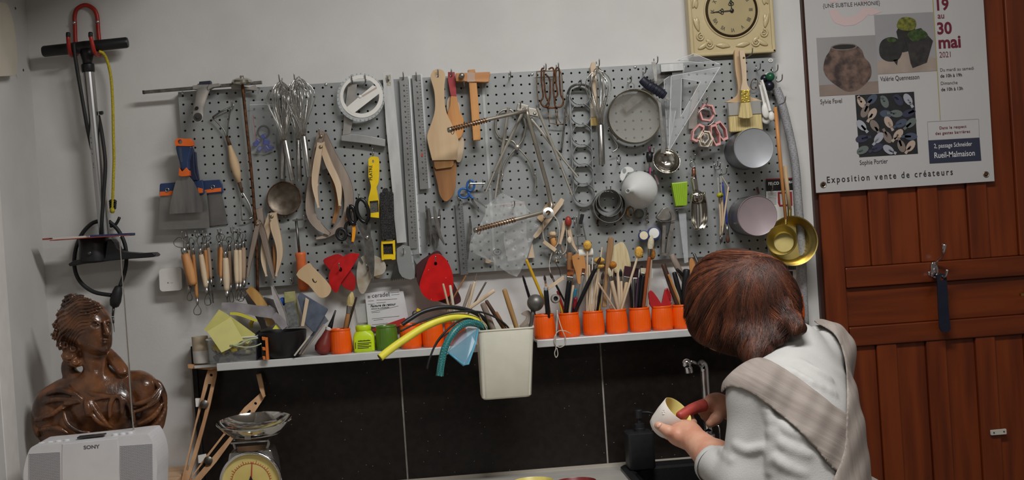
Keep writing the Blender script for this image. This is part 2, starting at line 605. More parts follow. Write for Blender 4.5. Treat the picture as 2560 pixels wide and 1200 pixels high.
# wooden ledge beside the counter that carries bust and radio
WOODTOP_Z=W(420,1176,0.06).z
obj('side_table',join(box(((X_L+sp_x0)/2-0.012,-0.29,WOODTOP_Z-0.015),(sp_x0-X_L-0.03,0.56,0.03)),
*[box((x,y,(WOODTOP_Z-0.03)/2),(0.045,0.045,WOODTOP_Z-0.03))for x in(X_L+0.06,sp_x0-0.07)for y in(-0.06,-0.52)]),
wood('pine_top',(205,172,140),(180,142,108),'x'),label='pale pine side table carrying the bust and the radio',category='table',bevel=0.003)
# ---------------------------------------------------------------- shelves
ALU=mat('shelf_white',(205,205,203),0.38,0.15,var=0.04)
SH_D=0.098
s0,s1=W(541,909,SH_D).x,W(1196,862,SH_D).x
s2,s3=W(1342,852,SH_D).x,W(2006,805,SH_D).x
for(a,b,lab)in((s0,s1,'long narrow white shelf left of the hanging bin carrying black bowl and green pot'),(s2,s3,'narrow white shelf carrying the row of orange brush pots')):
 t=thing('wall_shelf',lab,'shelf',((a+b)/2,-SH_D/2,Z_SH-0.013))
 obj('board',box(((a+b)/2,-SH_D/2,Z_SH-0.003),(b-a,SH_D,0.006)),ALU,t,bevel=0.001)
 obj('front_lip',box(((a+b)/2,-SH_D+0.002,Z_SH-0.0075),(b-a,0.006,0.017)),ALU,t,bevel=0.0015)
 # ---------------------------------------------------------------- pegboard
PEG_D=0.022
pk=(W(445,229,PEG_D),W(1938,143,PEG_D))
pz1=(pk[0].z+pk[1].z)/2
pz0=(W(640,718,PEG_D).z+W(1690,647,PEG_D).z)/2
px0,px1=pk[0].x,pk[1].x
pxm=W(1213,300,PEG_D).x
PEG=mat('pegboard_paint',(152,155,154),0.42,0.25,var=0.05,vscale=12,bump=0.02)
PEGB=thing('pegboard','grey painted metal pegboard of two panels screwed to the wall','pegboard',((px0+px1)/2,-PEG_D/2,pz0))
NR=23
for a,b in((px0,pxm),(pxm,px1)):
 nc=round((b-a)/0.0196)
 cw,ch=(b-a-0.001)/nc,(pz1-pz0)/NR
 vs,fs=[],[]
 R=0.0026
 for i in range(nc):
  for j in range(NR):
   cx,cz_=a+cw*(i+0.5),pz0+ch*(j+0.5)
   o=len(vs)
   solid_cell=(j==NR-1 and i==0)
   sq=[(-1,-1),(0,-1),(1,-1),(1,0),(1,1),(0,1),(-1,1),(-1,0)]
   for u,v in sq:
    vs.append((cx+u*cw/2,-PEG_D,cz_+v*ch/2))
   for u,v in sq:
    l=math.hypot(u,v)
    vs.append((cx+u/l*R,-PEG_D,cz_+v/l*R))
   for u,v in sq:
    l=math.hypot(u,v)
    vs.append((cx+u/l*R,-PEG_D+0.0015,cz_+v/l*R))
   for k in range(8):
    l=(k+1)%8
    fs.append((o+k,o+l,o+8+l,o+8+k))
    fs.append((o+8+k,o+8+l,o+16+l,o+16+k))
 g=(vs,fs)
 e=0.0005
 rim=join(box(((a+b)/2,-PEG_D/2,pz1-e),(b-a-0.001,PEG_D-0.001,0.001)),box(((a+b)/2,-PEG_D/2,pz0+e),(b-a-0.001,PEG_D-0.001,0.001)),
box((a+e+0.0003,-PEG_D/2,(pz0+pz1)/2),(0.001,PEG_D-0.001,pz1-pz0)),box((b-e-0.0008,-PEG_D/2,(pz0+pz1)/2),(0.001,PEG_D-0.001,pz1-pz0)))
 obj('panel',join(g,rim),PEG,PEGB)
obj('seam',box((pxm,-PEG_D-0.0006,(pz0+pz1)/2),(0.006,0.0012,pz1-pz0)),mat('peg_seam',(176,180,178),0.4,0.3),PEGB)
for x,y in((457,232),(815,211),(1588,168),(1924,151),(1330,186),(1000,205)):
 p=W(x,y,PEG_D)
 obj('screw',lathe(p,(0,-1,0),[(0.0038,0),(0.0038,0.0008),(0.0022,0.002),(0,0.0022)],10),mat('zinc_screw',(200,200,198),0.3,0.9),PEGB,smooth=True)
 # ---------------------------------------------------------------- wooden door with planks, rails
DW=wood('door_wood',(112,48,15),(84,32,9),'z',0.36,34)
DWX=wood('door_rail_wood',(108,46,14),(80,31,9),'x',0.36,34)
DWD=wood('door_edge_wood',(70,33,18),(48,22,12),'z',0.5,34)
dx0=W(2024,400,0.0).x
dx1=dx0+0.94
DZ1=2.06
dr=obj('door_1',box(((dx0+dx1)/2,-0.008,DZ1/2),(dx1-dx0,0.016,DZ1-0.01)),DWD,kind='structure')
F0=0.030
zr=[W(2330,655,F0).z,W(2330,705,F0).z,W(2340,803,F0).z,W(2340,851,F0).z]
sx1=W(2114,690,F0).x
pl=lambda n,a,b,z0,z1,d,m_:obj(n,box(((a+b)/2,-(0.016+d)/2,(z0+z1)/2),(b-a,d-0.016+0.0001,z1-z0)),m_,dr,bevel=0.0025)
pl('stile',dx0+0.008,sx1,0.01,DZ1-.01,F0,DW)
pl('stile',dx1-0.10,dx1-0.003,0.01,DZ1-.01,F0,DW)
pl('rail',sx1+.0005,dx1-0.1005,zr[1],zr[0],F0+0.002,DWX)
pl('rail',sx1+.0005,dx1-0.1005,zr[3],zr[2],F0+0.002,DWX)
pl('rail',sx1+.0005,dx1-0.1005,DZ1-0.13,DZ1-0.01,F0+0.002,DWX)
pl('rail',sx1+.0005,dx1-0.1005,0.01,0.2,F0+0.002,DWX)
pl('panel',sx1+.0005,dx1-0.1005,zr[2]+.0005,zr[1]-.0005,0.020,DWX)
up=[W(2203,600,F0).x,W(2325,600,F0).x,W(2451,600,F0).x]
wst=0.048
step=(up[2]-up[0])/2
for z0,z1,dz in((zr[0]+.0005,DZ1-0.1305,0.0),(0.2005,zr[3]-.0005,0.0)):
 xs=sx1+.0005
 k=0
 off=0.0 if z0>1 else W(2226,1000,F0).x-up[0]
 while True:
  c=up[0]+off+step*k
  if c-wst/2>dx1-0.13:
   break
  pl('plank',xs,c-wst/2-.0005,z0,z1,0.020,DW)
  pl('batten',c-wst/2,min(c+wst/2,dx1-0.1005),z0,z1,0.028,DW)
  xs=c+wst/2+.0005
  k+=1
 if xs<dx1-0.102:
  pl('plank',xs,dx1-0.1005,z0,z1,0.020,DW)
bh=W(2555,735,0.05)
obj('door_handle',join(lathe((bh.x+0.03,-F0,bh.z),(0,-1,0),[(0.012,0),(0.012,0.004),(0.006,0.006),(0.006,0.04)],14),bar((bh.x-0.012,-0.066,bh.z),(bh.x+0.035,-0.066,bh.z),0.006,0.009)),
mat('brass',(190,160,90),0.25,1.0),dr,smooth=40)
_kp=W(2498,1081,F0)
t=thing('latch_plate','small white plastic latch plate screwed to a door batten','latch',(_kp.x,-F0,_kp.z-0.006))
obj('plate',plate([(2477,1076),(2517,1072),(2518,1086),(2478,1089)],0.036,0.007),mat('old_white_plastic',(190,184,174),0.5,var=0.06),t,bevel=0.002)
for x,y in((2485,1082),(2510,1079)):
 obj('screw',lathe(W(x,y,0.036),(0,-1,0),[(0.002,0),(0.0018,0.0008),(0,0.001)],8),mat('steel_dark',(90,90,90),0.4,0.9),t)
 # ---------------------------------------------------------------- chrome coat hook and navy shoehorn
CHROME=mat('chrome',(215,215,218),0.08,1.0)
t=thing('coat_hook','chrome double coat hook screwed to the upper door rail','hook',W(2338,680,0.035))
obj('plate',plate([(2330,658),(2338,655),(2345,668),(2346,682),(2340,695),(2331,690),(2328,672)],0.042,0.009,smooth=3),CHROME,t,bevel=0.002,smooth=40)
obj('upper_prong',ptube([(2337,662,.04),(2345,650,.05),(2355,640,.07),(2359,626,.085),(2361,610,.09)],.04,[.0035,.0032,.0036,.005,.0055],10,4),CHROME,t,smooth=True)
obj('lower_prong',ptube([(2334,684,.04),(2327,692,.055),(2323,688,.07),(2323,679,.075)],.04,[.003,.003,.003,.0036],8,4),CHROME,t,smooth=True)
obj('lower_prong',ptube([(2341,686,.04),(2352,694,.055),(2364,690,.07),(2368,674,.078)],.04,[.003,.003,.003,.0036],8,4),CHROME,t,smooth=True)
obj('shoehorn',plate([(2343,687),(2352,683),(2366,686),(2369,720),(2373,790),(2377,822),(2371,829),(2356,831),(2349,820),(2346,770),(2344,720)],0.063,0.004,
[circ(2355,697,6,5,12)]),mat('navy_plastic',(20,25,42),0.4,var=0.12),label='navy blue plastic shoehorn hanging from the chrome coat hook',category='shoehorn',bevel=0.001)
# ================================================================ more helpers for the hung tools
class Crop:
 """Reads coordinates taken in an enlarged view of the photograph."""
 def __init__(self,ox,oy,s):
  self.ox,self.oy,self.s=ox,oy,s
 def __call__(self,pts):
  return[(self.ox+p[0]/self.s,self.oy+p[1]/self.s)+tuple(p[2:])for p in pts]
 def one(self,x,y):
  return(self.ox+x/self.s,self.oy+y/self.s)
def strip_px(pts,ws,smooth=5):
 """Outline of a band along pixel points with half-widths ws (pixels)."""
 P=cat([(p[0],p[1],w)for p,w in zip(pts,ws)],smooth)if smooth else[(p[0],p[1],w)for p,w in zip(pts,ws)]
 L,R=[],[]
 for i,(x,y,w)in enumerate(P):
  a,b=P[max(i-1,0)],P[min(i+1,len(P)-1)]
  tx,ty=b[0]-a[0],b[1]-a[1]
  l=math.hypot(tx,ty)or 1
  nx,ny=-ty/l,tx/l
  L.append((x+nx*w,y+ny*w))
  R.append((x-nx*w,y-ny*w))
 return L+R[::-1]
def strip(pts,ws,d,thick,smooth=5,holes=()):
 return plate(strip_px(pts,ws,smooth),d,thick,holes)
def turned(p,q,prof,d,n=14,d2=None,sy=1.0,close=True):
 """Turned piece between two pixels; prof = [(t, radius px)], t from 0 at p to 1 at q."""
 a,b=W(p[0],p[1],d),W(q[0],q[1],d if d2 is None else d2)
 L=(b-a).length
 s=S(d)
 pr=[(r*s,t*L)for t,r in prof]
 if close:
  pr=[(0.0,pr[0][1])]+pr+[(0.0,pr[-1][1])]
 return lathe(a,b-a,pr,n,1.0,sy,caps=False)
def ring(cx,cy,rx,d,r,ry=None,n=28,m=8,rot=0.0):
 return tube([W(x,y,d)for x,y in circ(cx,cy,rx,ry,n,rot)],r,m,closed=True)
STEEL=mat('brushed_steel',(186,184,180),0.3,1.0,var=0.12,vscale=90)
STEEL_D=mat('dull_steel',(132,130,126),0.42,1.0,var=0.25,vscale=70)
STEEL_DIRTY=mat('clay_smeared_steel',(138,135,130),0.6,0.45,c2=(160,154,146),vscale=28)
ALUM=mat('aluminium',(198,198,196),0.45,0.35,var=0.1,vscale=60,stretch=(1,1,0.2))
HOOKM=mat('hook_steel',(170,170,168),0.3,1.0)
WIREM=mat('wire_steel',(205,203,198),0.22,1.0)
RUST=mat('rusty_steel',(118,78,50),0.6,0.7,c2=(72,46,32),vscale=120)
BLACKP=mat('black_plastic',(26,26,28),0.42,var=0.2)
BLACKR=mat('black_rubber',(30,30,31),0.6,var=0.15)
W_BEECH=wood('beech',(204,177,141),(188,158,120),'z',0.6,30)
W_PALE=wood('pale_wood',(212,190,162),(188,164,136),'z',0.65,36)
W_GREY=wood('clay_grey_wood',(158,144,132),(122,106,94),'z',0.75,30)
W_DARK=wood('brown_wood',(160,112,66),(122,80,44),'z',0.55,34)
W_ORANGE=wood('orange_wood',(205,148,88),(176,118,64),'z',0.5,34)
ORANGE_P=mat('orange_plastic',(226,104,36),0.4,var=0.08)
NAVY=mat('navy_grip',(36,56,96),0.45,var=0.15)
YELLOW_P=mat('yellow_plastic',(236,200,22),0.4,var=0.08)
RED_RUB=mat('red_rubber',(196,28,30),0.32,var=0.15,vscale=50)
WHITE_P=mat('white_plastic',(224,222,216),0.4,var=0.03)
CLEAR_P=mat('clear_plastic',(222,226,226),0.12,alpha=0.18,spec=0.6)
CLEAR_BAG=mat('bag_film',(226,228,228),0.2,alpha=0.13,bump=0.25,bscale=28,spec=0.8)
CLEAR_EDGE=mat('clear_edge',(236,238,238),0.2,alpha=0.7)
INK=mat('black_ink',(28,28,30),0.8)
def hook(x,y,holds,out=0.038,style=0):
 """Wire pegboard hook plugged in at pixel x, y."""
 p=W(x,y,PEG_D)
 z=Vector((0,0,1))
 o=Vector((0,-1,0))
 pts=[p+z*.010+o*.0015,p+z*.002+o*.0015,p-z*.004+o*.006,p-z*.005+o*out*.6,p-z*.002+o*out*.92,p+z*.010+o*out]
 g=tube(cat([tuple(v)for v in pts],4),0.0014,6)
 return obj('pegboard_hook',g,HOOKM,label='small steel wire pegboard hook %s'%holds,category='hook',group='pegboard hooks',smooth=True)
 # ================================================================ LEFT OF THE PEGBOARD
k1=Crop(0,0,3.0)
k2=Crop(60,380,3.0)
RED_H=mat('red_coating',(168,38,24),0.38,var=0.15)
t=thing('wall_hook','red coated steel double hook with black rubber tips carrying the foot pump','hook',W(212,130,0.01))
obj('hoop',ptube(k1([(578,400),(566,310),(562,200),(560,120),(580,65),(640,38),(700,65),(728,120),(736,220),(746,320),(752,400)]),0.008,0.0048,10,5),RED_H,t,smooth=True)
for pts,tip in(([(578,400,.008),(560,415,.03),(535,412,.055),(520,375,.075),(512,300,.08),(511,275,.08)],(511,258)),
([(752,400,.008),(745,412,.03),(722,410,.055),(705,380,.075),(686,300,.08),(680,275,.08)],(679,256))):
 obj('prong',ptube(k1(pts),0,0.0046,10,5),RED_H,t,smooth=True)
 a=k1.one(*tip)
 obj('rubber_tip',turned((a[0],a[1]+8),(a[0],a[1]-6),[(0,4.6),(.1,5.4),(.75,5.6),(.95,4)],0.08),BLACKR,t,smooth=True)
for x,y in((557,170),(732,162)):
 a=k1.one(x,y)
 obj('screw',lathe(W(a[0],a[1],0.012),(0,-1,0),[(0.004,0),(0.0035,0.002),(0,0.003)],10),mat('zinc_screw',(200,200,198),0.3,0.9),t,smooth=True)
PUMP_D=0.045
t=thing('bicycle_pump','silver foot pump with a black T handle hanging from the red wall hook','pump',W(235,655,PUMP_D))
hx0,hx1=W(106,129,PUMP_D),W(320,106,PUMP_D)
obj('handle',tube([hx0,hx0.lerp(hx1,.02),hx0.lerp(hx1,.35),hx0.lerp(hx1,.5),hx0.lerp(hx1,.65),hx0.lerp(hx1,.98),hx1],[.010,.0125,.0128,.014,.0128,.0125,.0105],16),BLACKP,t,smooth=40)
obj('neck',turned((217,124),(219,166),[(0,18),(.3,16),(.7,12),(1,11)],PUMP_D),BLACKP,t,smooth=True)
obj('collar',turned((219,160),(221,181),[(0,14),(.1,16),(.85,16),(1,14.5)],PUMP_D),BLACKP,t,smooth=40)
br=obj('barrel',turned((221,178),(263,600),[(0,13.5),(1,13)],PUMP_D,24),mat('pump_alu',(190,190,190),0.28,1.0,var=0.08,vscale=20,stretch=(1,1,0.05)),t,smooth=40)
obj('print',join(*[plate([(x,y),(x+5,y-0.5),(x+5.6,y+3),(x+.6,y+3.5)],PUMP_D+.0105,.0006)for x,y in[(226+.105*i,343+i)for i in(0,12,28,40,64,68,74)]]),INK,br)
obj('hose_clip',plate(k1([(738,835),(768,832),(770,850),(758,860),(742,858)]),PUMP_D+.004,0.01),BLACKP,t)
obj('base_cylinder',turned((234,590),(236,652),[(0,33),(.05,35),(1,36)],PUMP_D+.01,24),BLACKP,t,smooth=40)
ft=obj('foot_plate',plate([(170,660),(185,651),(210,647),(262,645),(268,600),(276,597),(284,606),(292,622),(310,630),(350,633),(382,631),(390,637),(386,642),(372,644),(330,647),(272,652),(240,657),(203,660),(174,666)],PUMP_D+.03,0.055),BLACKP,t,bevel=0.003)
obj('rivet',lathe(W(224,633,PUMP_D+.046),(0,-1,0),[(0.0045,0),(0.004,0.002),(0.002,0.0025),(0,0.002)],12),mat('steel_dark',(90,90,90),0.4,0.9),t,smooth=True)
hs=obj('hose',join(ptube(k1([(553,325,.055),(560,400,.06),(585,560,.06),(620,760,.06),(655,960,.055),(690,1120,.02)]),0,0.0042,10,4),
ptube([(246,290,.03),(254,330,.05),(262,390,.06),(263,430,.062),(258,500,.066),(254,560,.068),(252,592,.06)],0,0.0044,10,5),
ptube([(250,552,.02),(228,560,.02),(203,588,.02),(188,630,.02),(187,672,.022),(202,706,.026),(235,730,.03),(279,738,.034)],0,0.0046,10,5),
ptube([(272,553,.02),(295,575,.02),(312,610,.022),(316,648,.024),(312,680,.028),(300,716,.034)],0,0.0046,10,5),
ptube([(275,566,.02),(290,560,.02),(299,543,.022)],0,0.0035,8,3)),BLACKR,t,smooth=True)
ch=obj('chuck',turned((297,715),(285,768),[(0,5),(.06,9),(.3,12.5),(.7,14),(.93,11),(1,6)],0.04,16),BLACKR,t,smooth=True)
obj('needle',join(turned((284,766),(282,790),[(0,3.5),(1,3)],0.04,8),turned((282,792),(286,830),[(0,3),(.4,2.4),(.45,1),(1,.6)],0.04,8)),mat('steel_dark',(90,90,90),0.4,0.9),ch,smooth=True)
t=thing('bungee_cord','yellow elastic cord with a black coil knot hanging beside the pump','cord',W(282,540,0.02))
obj('cord',ptube(k1([(740,385,.05),(775,400,.045),(805,460,.035),(832,580,.03),(845,760,.03),(850,1000,.03),(855,1180,.03)])+[(284,430,.03),(282,495,.03),(281,531,.03)],0,0.0034,10,4),mat('yellow_cord',(196,176,34),0.6,var=0.2,vscale=300),t,smooth=True)
obj('knot',join(*[ring(282,504+5*i,7.5-.4*i,0.03,0.0026,3.5,14,6)for i in range(4)]),BLACKR,t,smooth=True)
obj('cord_end',turned((281,519),(281,533),[(0,4),(.3,6.5),(.8,6),(1,3)],0.03,10),mat('yellow_cord',(196,176,34),0.6),t,smooth=True)
# leaflet lying flat on the pump base, seen edge on
t=thing('leaflet','thin folded leaflet with red, white and blue edges lying on the pump base','leaflet',W(225,592,0.09))
for(a,b,m_,h)in(((114,598),(140,596),mat('leaflet_red',(150,62,48),0.5),.0034),((130,597),(232,591),mat('leaflet_white',(205,200,192),0.5),.0044),
((222,591),(332,585),mat('leaflet_blue',(52,62,104),0.45,var=0.3,vscale=200),.005)):
 obj('sheet',bar(W(a[0],a[1],.09),W(b[0],b[1],.09),h,0.05),m_,t)
for i,(a,b)in enumerate((((132,601),(228,594)),((228,594),(330,588)))):
 obj('sheet',bar(W(a[0],a[1],.092),W(b[0],b[1],.092),.0016,0.054),mat('leaflet_red',(150,62,48),0.5),t)
 # small white box on the wall
t=thing('wall_sensor','small white square sensor box with rounded corners stuck to the wall','sensor',W(426,727,0.01))
_sq=[]
for cx,cy,a0 in((445,677,-90),(446,717,0),(408,720,90),(406,681,180)):
 _sq+=[(cx+9*math.cos(math.radians(a0+15*k)),cy+9*math.sin(math.radians(a0+15*k)))for k in range(7)]
obj('case',plate(_sq,0.03,0.029),WHITE_P,t,bevel=0.002)
obj('indicator',plate(circ(420,707,1.8,n=10),0.0304,0.0005),mat('grey_mark',(120,120,124),0.5),t)
obj('marking',plate([(426,705.5),(433,705),(433,707.5),(426,708)],0.0304,0.0005),mat('pale_mark',(198,194,200),0.5),t)
# ================================================================ PEGBOARD, LEFT THIRD
k4=Crop(340,160,3.53)
k5=Crop(380,460,3.53)
# paint scrapers
SCR_BLADE=mat('scraper_blade',(98,98,100),0.36,.8,c2=(146,142,138),vscale=14,stretch=(2.5,1,0.3))  # paler streaks paint a highlight into the blade colour
t=thing('paint_scraper','stripping knife with a blue and orange grip and a rounded steel blade','scraper',W(467,530,0.05))
obj('blade',plate(k4([(385,985),(465,985),(510,1040),(545,1110),(570,1180)])+k5([(420,90),(450,170),(458,245),(440,250),(300,256),(155,265),(160,180),(185,70)])+k4([(325,1130),(350,1040)]),0.056,0.0018),SCR_BLADE,t)
gp=obj('grip',plate(k4([(345,720),(503,726),(490,780),(470,860),(472,945),(395,940),(380,860),(356,780)]),0.066,0.018),NAVY,t,bevel=0.005,seg=3)
obj('print',plate(k4([(378,740),(402,742),(414,866),(392,866)]),.0664,.0005),mat('grip_print',(58,66,84),0.5),gp)
obj('grip_end',plate(k4([(340,680),(365,655),(480,660),(503,680),(507,720),(480,726),(345,722)]),0.067,0.020,[circ(*k4.one(388,686),6,n=14)]),ORANGE_P,t,bevel=0.003)
obj('collar',plate(k4([(380,915),(405,950),(445,912),(470,945),(472,985),(440,990),(400,992),(375,982)]),0.0675,0.021),ORANGE_P,t,bevel=0.003)
for i,(dx,dd)in enumerate(((0,0.036),(1,0.0275))):
 lab=('wide taping knife with blue and orange spine behind the stripping knife, nearer the wall sensor','wide taping knife with blue and orange spine hanging at the pegboard edge behind the others')[dx]
 t=thing('taping_knife',lab,'scraper',W(480+dx*40,570,dd),'taping knives')
 if dx==0:
  bl=k5([(75,95),(480,60),(500,240),(508,388),(180,400),(58,405),(62,250)])
  sp=k4([(208,1070),(215,1055),(540,1030),(590,1022),(605,1140),(580,1150),(205,1160)])
  hd=k4([(455,740),(510,745),(515,880),(520,960),(548,1030),(480,1035),(462,930)])
  orr=[k4([(210,1128),(330,1118),(330,1158),(208,1164)]),k4([(545,1090),(590,1100),(590,1136),(548,1140)])]
  cl=[(275,1112)]
 else:
  bl=k5([(340,75),(605,55),(640,200),(668,355),(430,378),(345,380)])
  sp=k4([(590,1030),(740,1020),(760,1060),(772,1135),(600,1150)])
  hd=k4([(500,770),(530,775),(540,900),(560,1025),(520,1028)])
  orr=[k4([(606,1112),(690,1098),(752,1092),(752,1124),(608,1140)])]
  cl=[(677,1085)]
 obj('blade',plate(bl,dd,0.0015),mat('taping_blade',(142,140,137),0.38,.7,var=0.12,vscale=20)if dx==0 else mat('taping_blade_2',(128,126,123),0.38,.7,var=0.15,vscale=20),t)
 obj('spine',plate(sp,dd+.0045,0.006),NAVY,t,bevel=0.0015)
 obj('grip',plate(hd,dd+.007,0.008),mat('dark_navy',(28,38,66),0.5,var=0.2),t,bevel=0.002)
 for o_ in orr:
  obj('orange_band',plate(o_,dd+.0052,0.002),ORANGE_P,t)
 for c in cl:
  obj('eyelet',ring(*k4.one(*c),4.5,dd+.006,0.0011,n=14,m=6),STEEL,t,smooth=True)
  # square bar with cast handle
t=thing('clay_cutter','long grey square steel bar with a cast aluminium pistol handle lying along the pegboard top','tool',W(505,215,.05))
obj('bar',bar(W(357,231,.04),W(655,206,.04),0.0072,0.008),STEEL_D,t,bevel=0.0008)
obj('bar_end',bar(W(357,231,.0402),W(362,230.6,.0402),0.0078,0.0086),mat('dark_steel_end',(70,68,66),0.5,0.8),t)
obj('clip',plate(k4([(556,155),(658,146),(660,180),(558,190)]),0.056,0.02),mat('dark_blue_clip',(38,40,56),0.5),t,bevel=0.001)
h=obj('handle',loft([[W(*k4.one(cx+rx*math.cos(a),cy+ry*math.sin(a)),d)for a in[2*math.pi*i/16 for i in range(16)]]for cx,cy,rx,ry,d in
((600,185,62,20,.046),(597,215,60,26,.054),(582,270,54,42,.064),(566,340,50,46,.072),(552,400,50,46,.082),(546,460,52,50,.092),(546,476,46,40,.094))],True,True),STEEL_DIRTY,t,smooth=50)
obj('trigger',plate(k4([(625,215),(640,180),(735,168),(747,185),(740,198),(680,206),(650,222),(635,240)]),0.062,0.02),STEEL_DIRTY,t,bevel=0.002)
obj('yoke',plate(k4([(498,190),(560,182),(640,180),(642,200),(560,225),(500,222)]),0.058,0.022),STEEL_DIRTY,t,bevel=0.002)
a=k4.one(546,468)
obj('socket',lathe(W(a[0],a[1],.0945),(0.1,-1,0),[(0.0095,0),(0.0095,0.0006),(0.0045,.0008),(0.004,0.003),(0,0.003)],16),mat('socket_dark',(62,60,58),0.6,0.5),h,smooth=40)
a=k4.one(536,390)
obj('eye',lathe(W(a[0],a[1],.092),(0,-1,0.4),[(0.0042,0),(0.0042,0.0008),(0,.0008)],12),mat('hole_black',(15,15,15),0.8),h)
# paddle mixer with steel dome
t=thing('paint_mixer','rusty steel rod with a polished dome disc hooked over the bar','tool',W(640,735,.04))
obj('rod',ptube([(603,205,.05),(606,215,.05),(618,330,.045),(632,470,.04),(642,620,.036),(644,736,.032)],0,0.0034,8,3),RUST,t,smooth=True)
p=W(605,209,.052)
obj('dome',lathe(p,(0.05,-0.1,1),[(0.0,-0.004),(0.014,-0.004),(0.0225,0.0),(0.0235,0.003),(0.021,0.0085),(0.012,0.0125),(0.005,0.013),(0.0045,0.018),(0,0.018)],28,caps=False),mat('polished_dome',(200,198,186),0.18,1.0,var=0.1),t,smooth=40)
obj('bracket',plate(k4([(835,190),(865,180),(1000,205),(1055,180),(1060,205),(1085,220),(1075,270),(1062,232),(960,222),(845,225)]),0.046,0.004),STEEL_DIRTY,t)
# double ended loop tool
t=thing('loop_tool','large double ended loop tool with a turned wooden handle and triangular wire ends','tool',W(606,553,.034))
obj('handle',turned(k4.one(825,715),k4.one(912,1050),[(0,4.5),(.05,5),(.4,11),(.55,11.8),(.75,10),(1,4.6)],.036),W_BEECH,t,smooth=True)
obj('ferrule',turned(k4.one(803,640),k4.one(828,718),[(0,4),(1,5.2)],.036),mat('dark_lashing',(92,66,44),0.6,var=0.3,vscale=200),t,smooth=True)
obj('ferrule',turned(k4.one(912,1045),k4.one(935,1130),[(0,5.2),(1,3.6)],.036),mat('dark_lashing',(92,66,44),0.6),t,smooth=True)
obj('wire_loop',join(ptube(k4([(798,645),(770,575),(676,470)]),.036,.0016,6,4),ptube(k4([(676,470),(740,425),(836,380)]),.036,.0019,6),ptube(k4([(836,380),(815,520),(805,645)]),.036,.0016,6,4)),STEEL_D,t,smooth=True)
obj('wire_loop',join(ptube(k5([(795,70),(860,180),(893,285)]),.036,.0022,6,4),ptube(k5([(893,290),(850,312),(795,322)]),.036,.0016,6),ptube(k5([(793,322),(782,200),(790,75)]),.036,.0016,6,4)),STEEL,t,smooth=True)
hook(*k4.one(862,372),'above the double ended loop tool')
# zip bag with blue scraps
t=thing('zip_bag','small clear zip bag with blue plastic scraps and a dark rubber ring','bag',W(655,390,.03))
_bg=k4([(1005,330),(1160,320),(1250,335),(1240,560),(1235,760),(1130,800),(1020,790),(1000,560)])
obj('film',plate(_bg,.040,0.0006),mat('zip_bag_film',(200,204,204),0.25,alpha=0.07,bump=0.4,bscale=60),t)
obj('film',plate(_bg,.0285,0.0005),mat('zip_bag_film',(200,204,204),0.25,alpha=0.07),t)
obj('zip_line',ptube(k4([(1003,362),(1120,355),(1245,366)]),.0405,.0006,5),CLEAR_EDGE,t)
obj('rubber_ring',ring(*k4.one(1125,600),14,.034,.0022,15),BLACKR,t,smooth=True)
rnd=random.Random(3)
BLUE_S=mat('blue_scraps',(38,52,156),0.4,var=0.3,vscale=80)
for x,y,r in((1070,690,13),(1125,640,12),(1150,690,15),(1185,740,11),(1090,750,12),(1050,710,10),(1150,745,13),(1205,735,7)):
 c=W(*k4.one(x,y),.034)
 obj('blue_scrap',box(c,(r*.9*S(0),.007,r*1.1*S(0)),Matrix.Rotation(rnd.uniform(0,3),3,'Y')@Matrix.Rotation(rnd.uniform(-.5,.5),3,'X')),BLUE_S,t,bevel=.002)
obj('red_wire',ptube(k4([(1032,450),(1045,560),(1058,680)]),.037,.0007,5),mat('red_wire',(170,60,60),.5),t)
# whisks
def whisk(lab,neck,top,bottom,rmax,d,loops=6,hw=6.0,grp='hanging whisks',wr=.00095,shp=1.0):
 t=thing('whisk',lab,'whisk',W(bottom[0],bottom[1],d),grp)
 obj('handle',turned(neck,bottom,[(0,hw*.8),(.02,hw),(.96,hw),(1,hw*.85)],d,16),STEEL,t,smooth=40)
 a,b=W(neck[0],neck[1],d),W(top[0],top[1],d)
 x,y,ax=frame_of(b-a)
 L=(b-a).length
 for i in range(loops):
  th=math.pi*i/loops+0.13
  e=x*math.cos(th)+y*math.sin(th)
  pts=[]
  rr=rmax*(0.82+0.18*math.cos(i*2.1))
  n=13
  for s,seq in((1,range(n)),(-1,range(n-2,-1,-1))):
   for j in seq:
    u=j/(n-1)
    r=rr*math.sin(math.pi*min(1,(u**1.75)*0.985+.012))**0.75
    z=L*(u**0.82 if u<1 else 1)*(0.94+.06*math.sin(i))
    pts.append(a+ax*z+e*(s*r)+e*(s*.002*(1-u)))
  obj('wire',tube(pts,wr,5),WIREM,t,smooth=True)
 return t
whisk('balloon whisk with a dull steel handle, the handle hanging straight over the small strainer',k4.one(1300,690),k4.one(1290,150),k4.one(1295,1015),.032,.057,6,6.3)
whisk('balloon whisk with a slanted steel handle between the two straight handles',k4.one(1315,672),k4.one(1275,140),k4.one(1382,1030),.033,.074,7,6.8)
whisk('balloon whisk with a straight steel handle behind the shiny slanted one',k4.one(1432,670),k4.one(1400,135),k4.one(1443,1035),.030,.055,7,6.5)
whisk('shiny balloon whisk with a slanted handle nearest the wooden calipers',k4.one(1480,635),k4.one(1435,105),k4.one(1528,998),.032,.080,8,7.4)
hook(706,206,'holding two balloon whisks',.07)
hook(743,204,'holding two balloon whisks beside the other pair',.07)
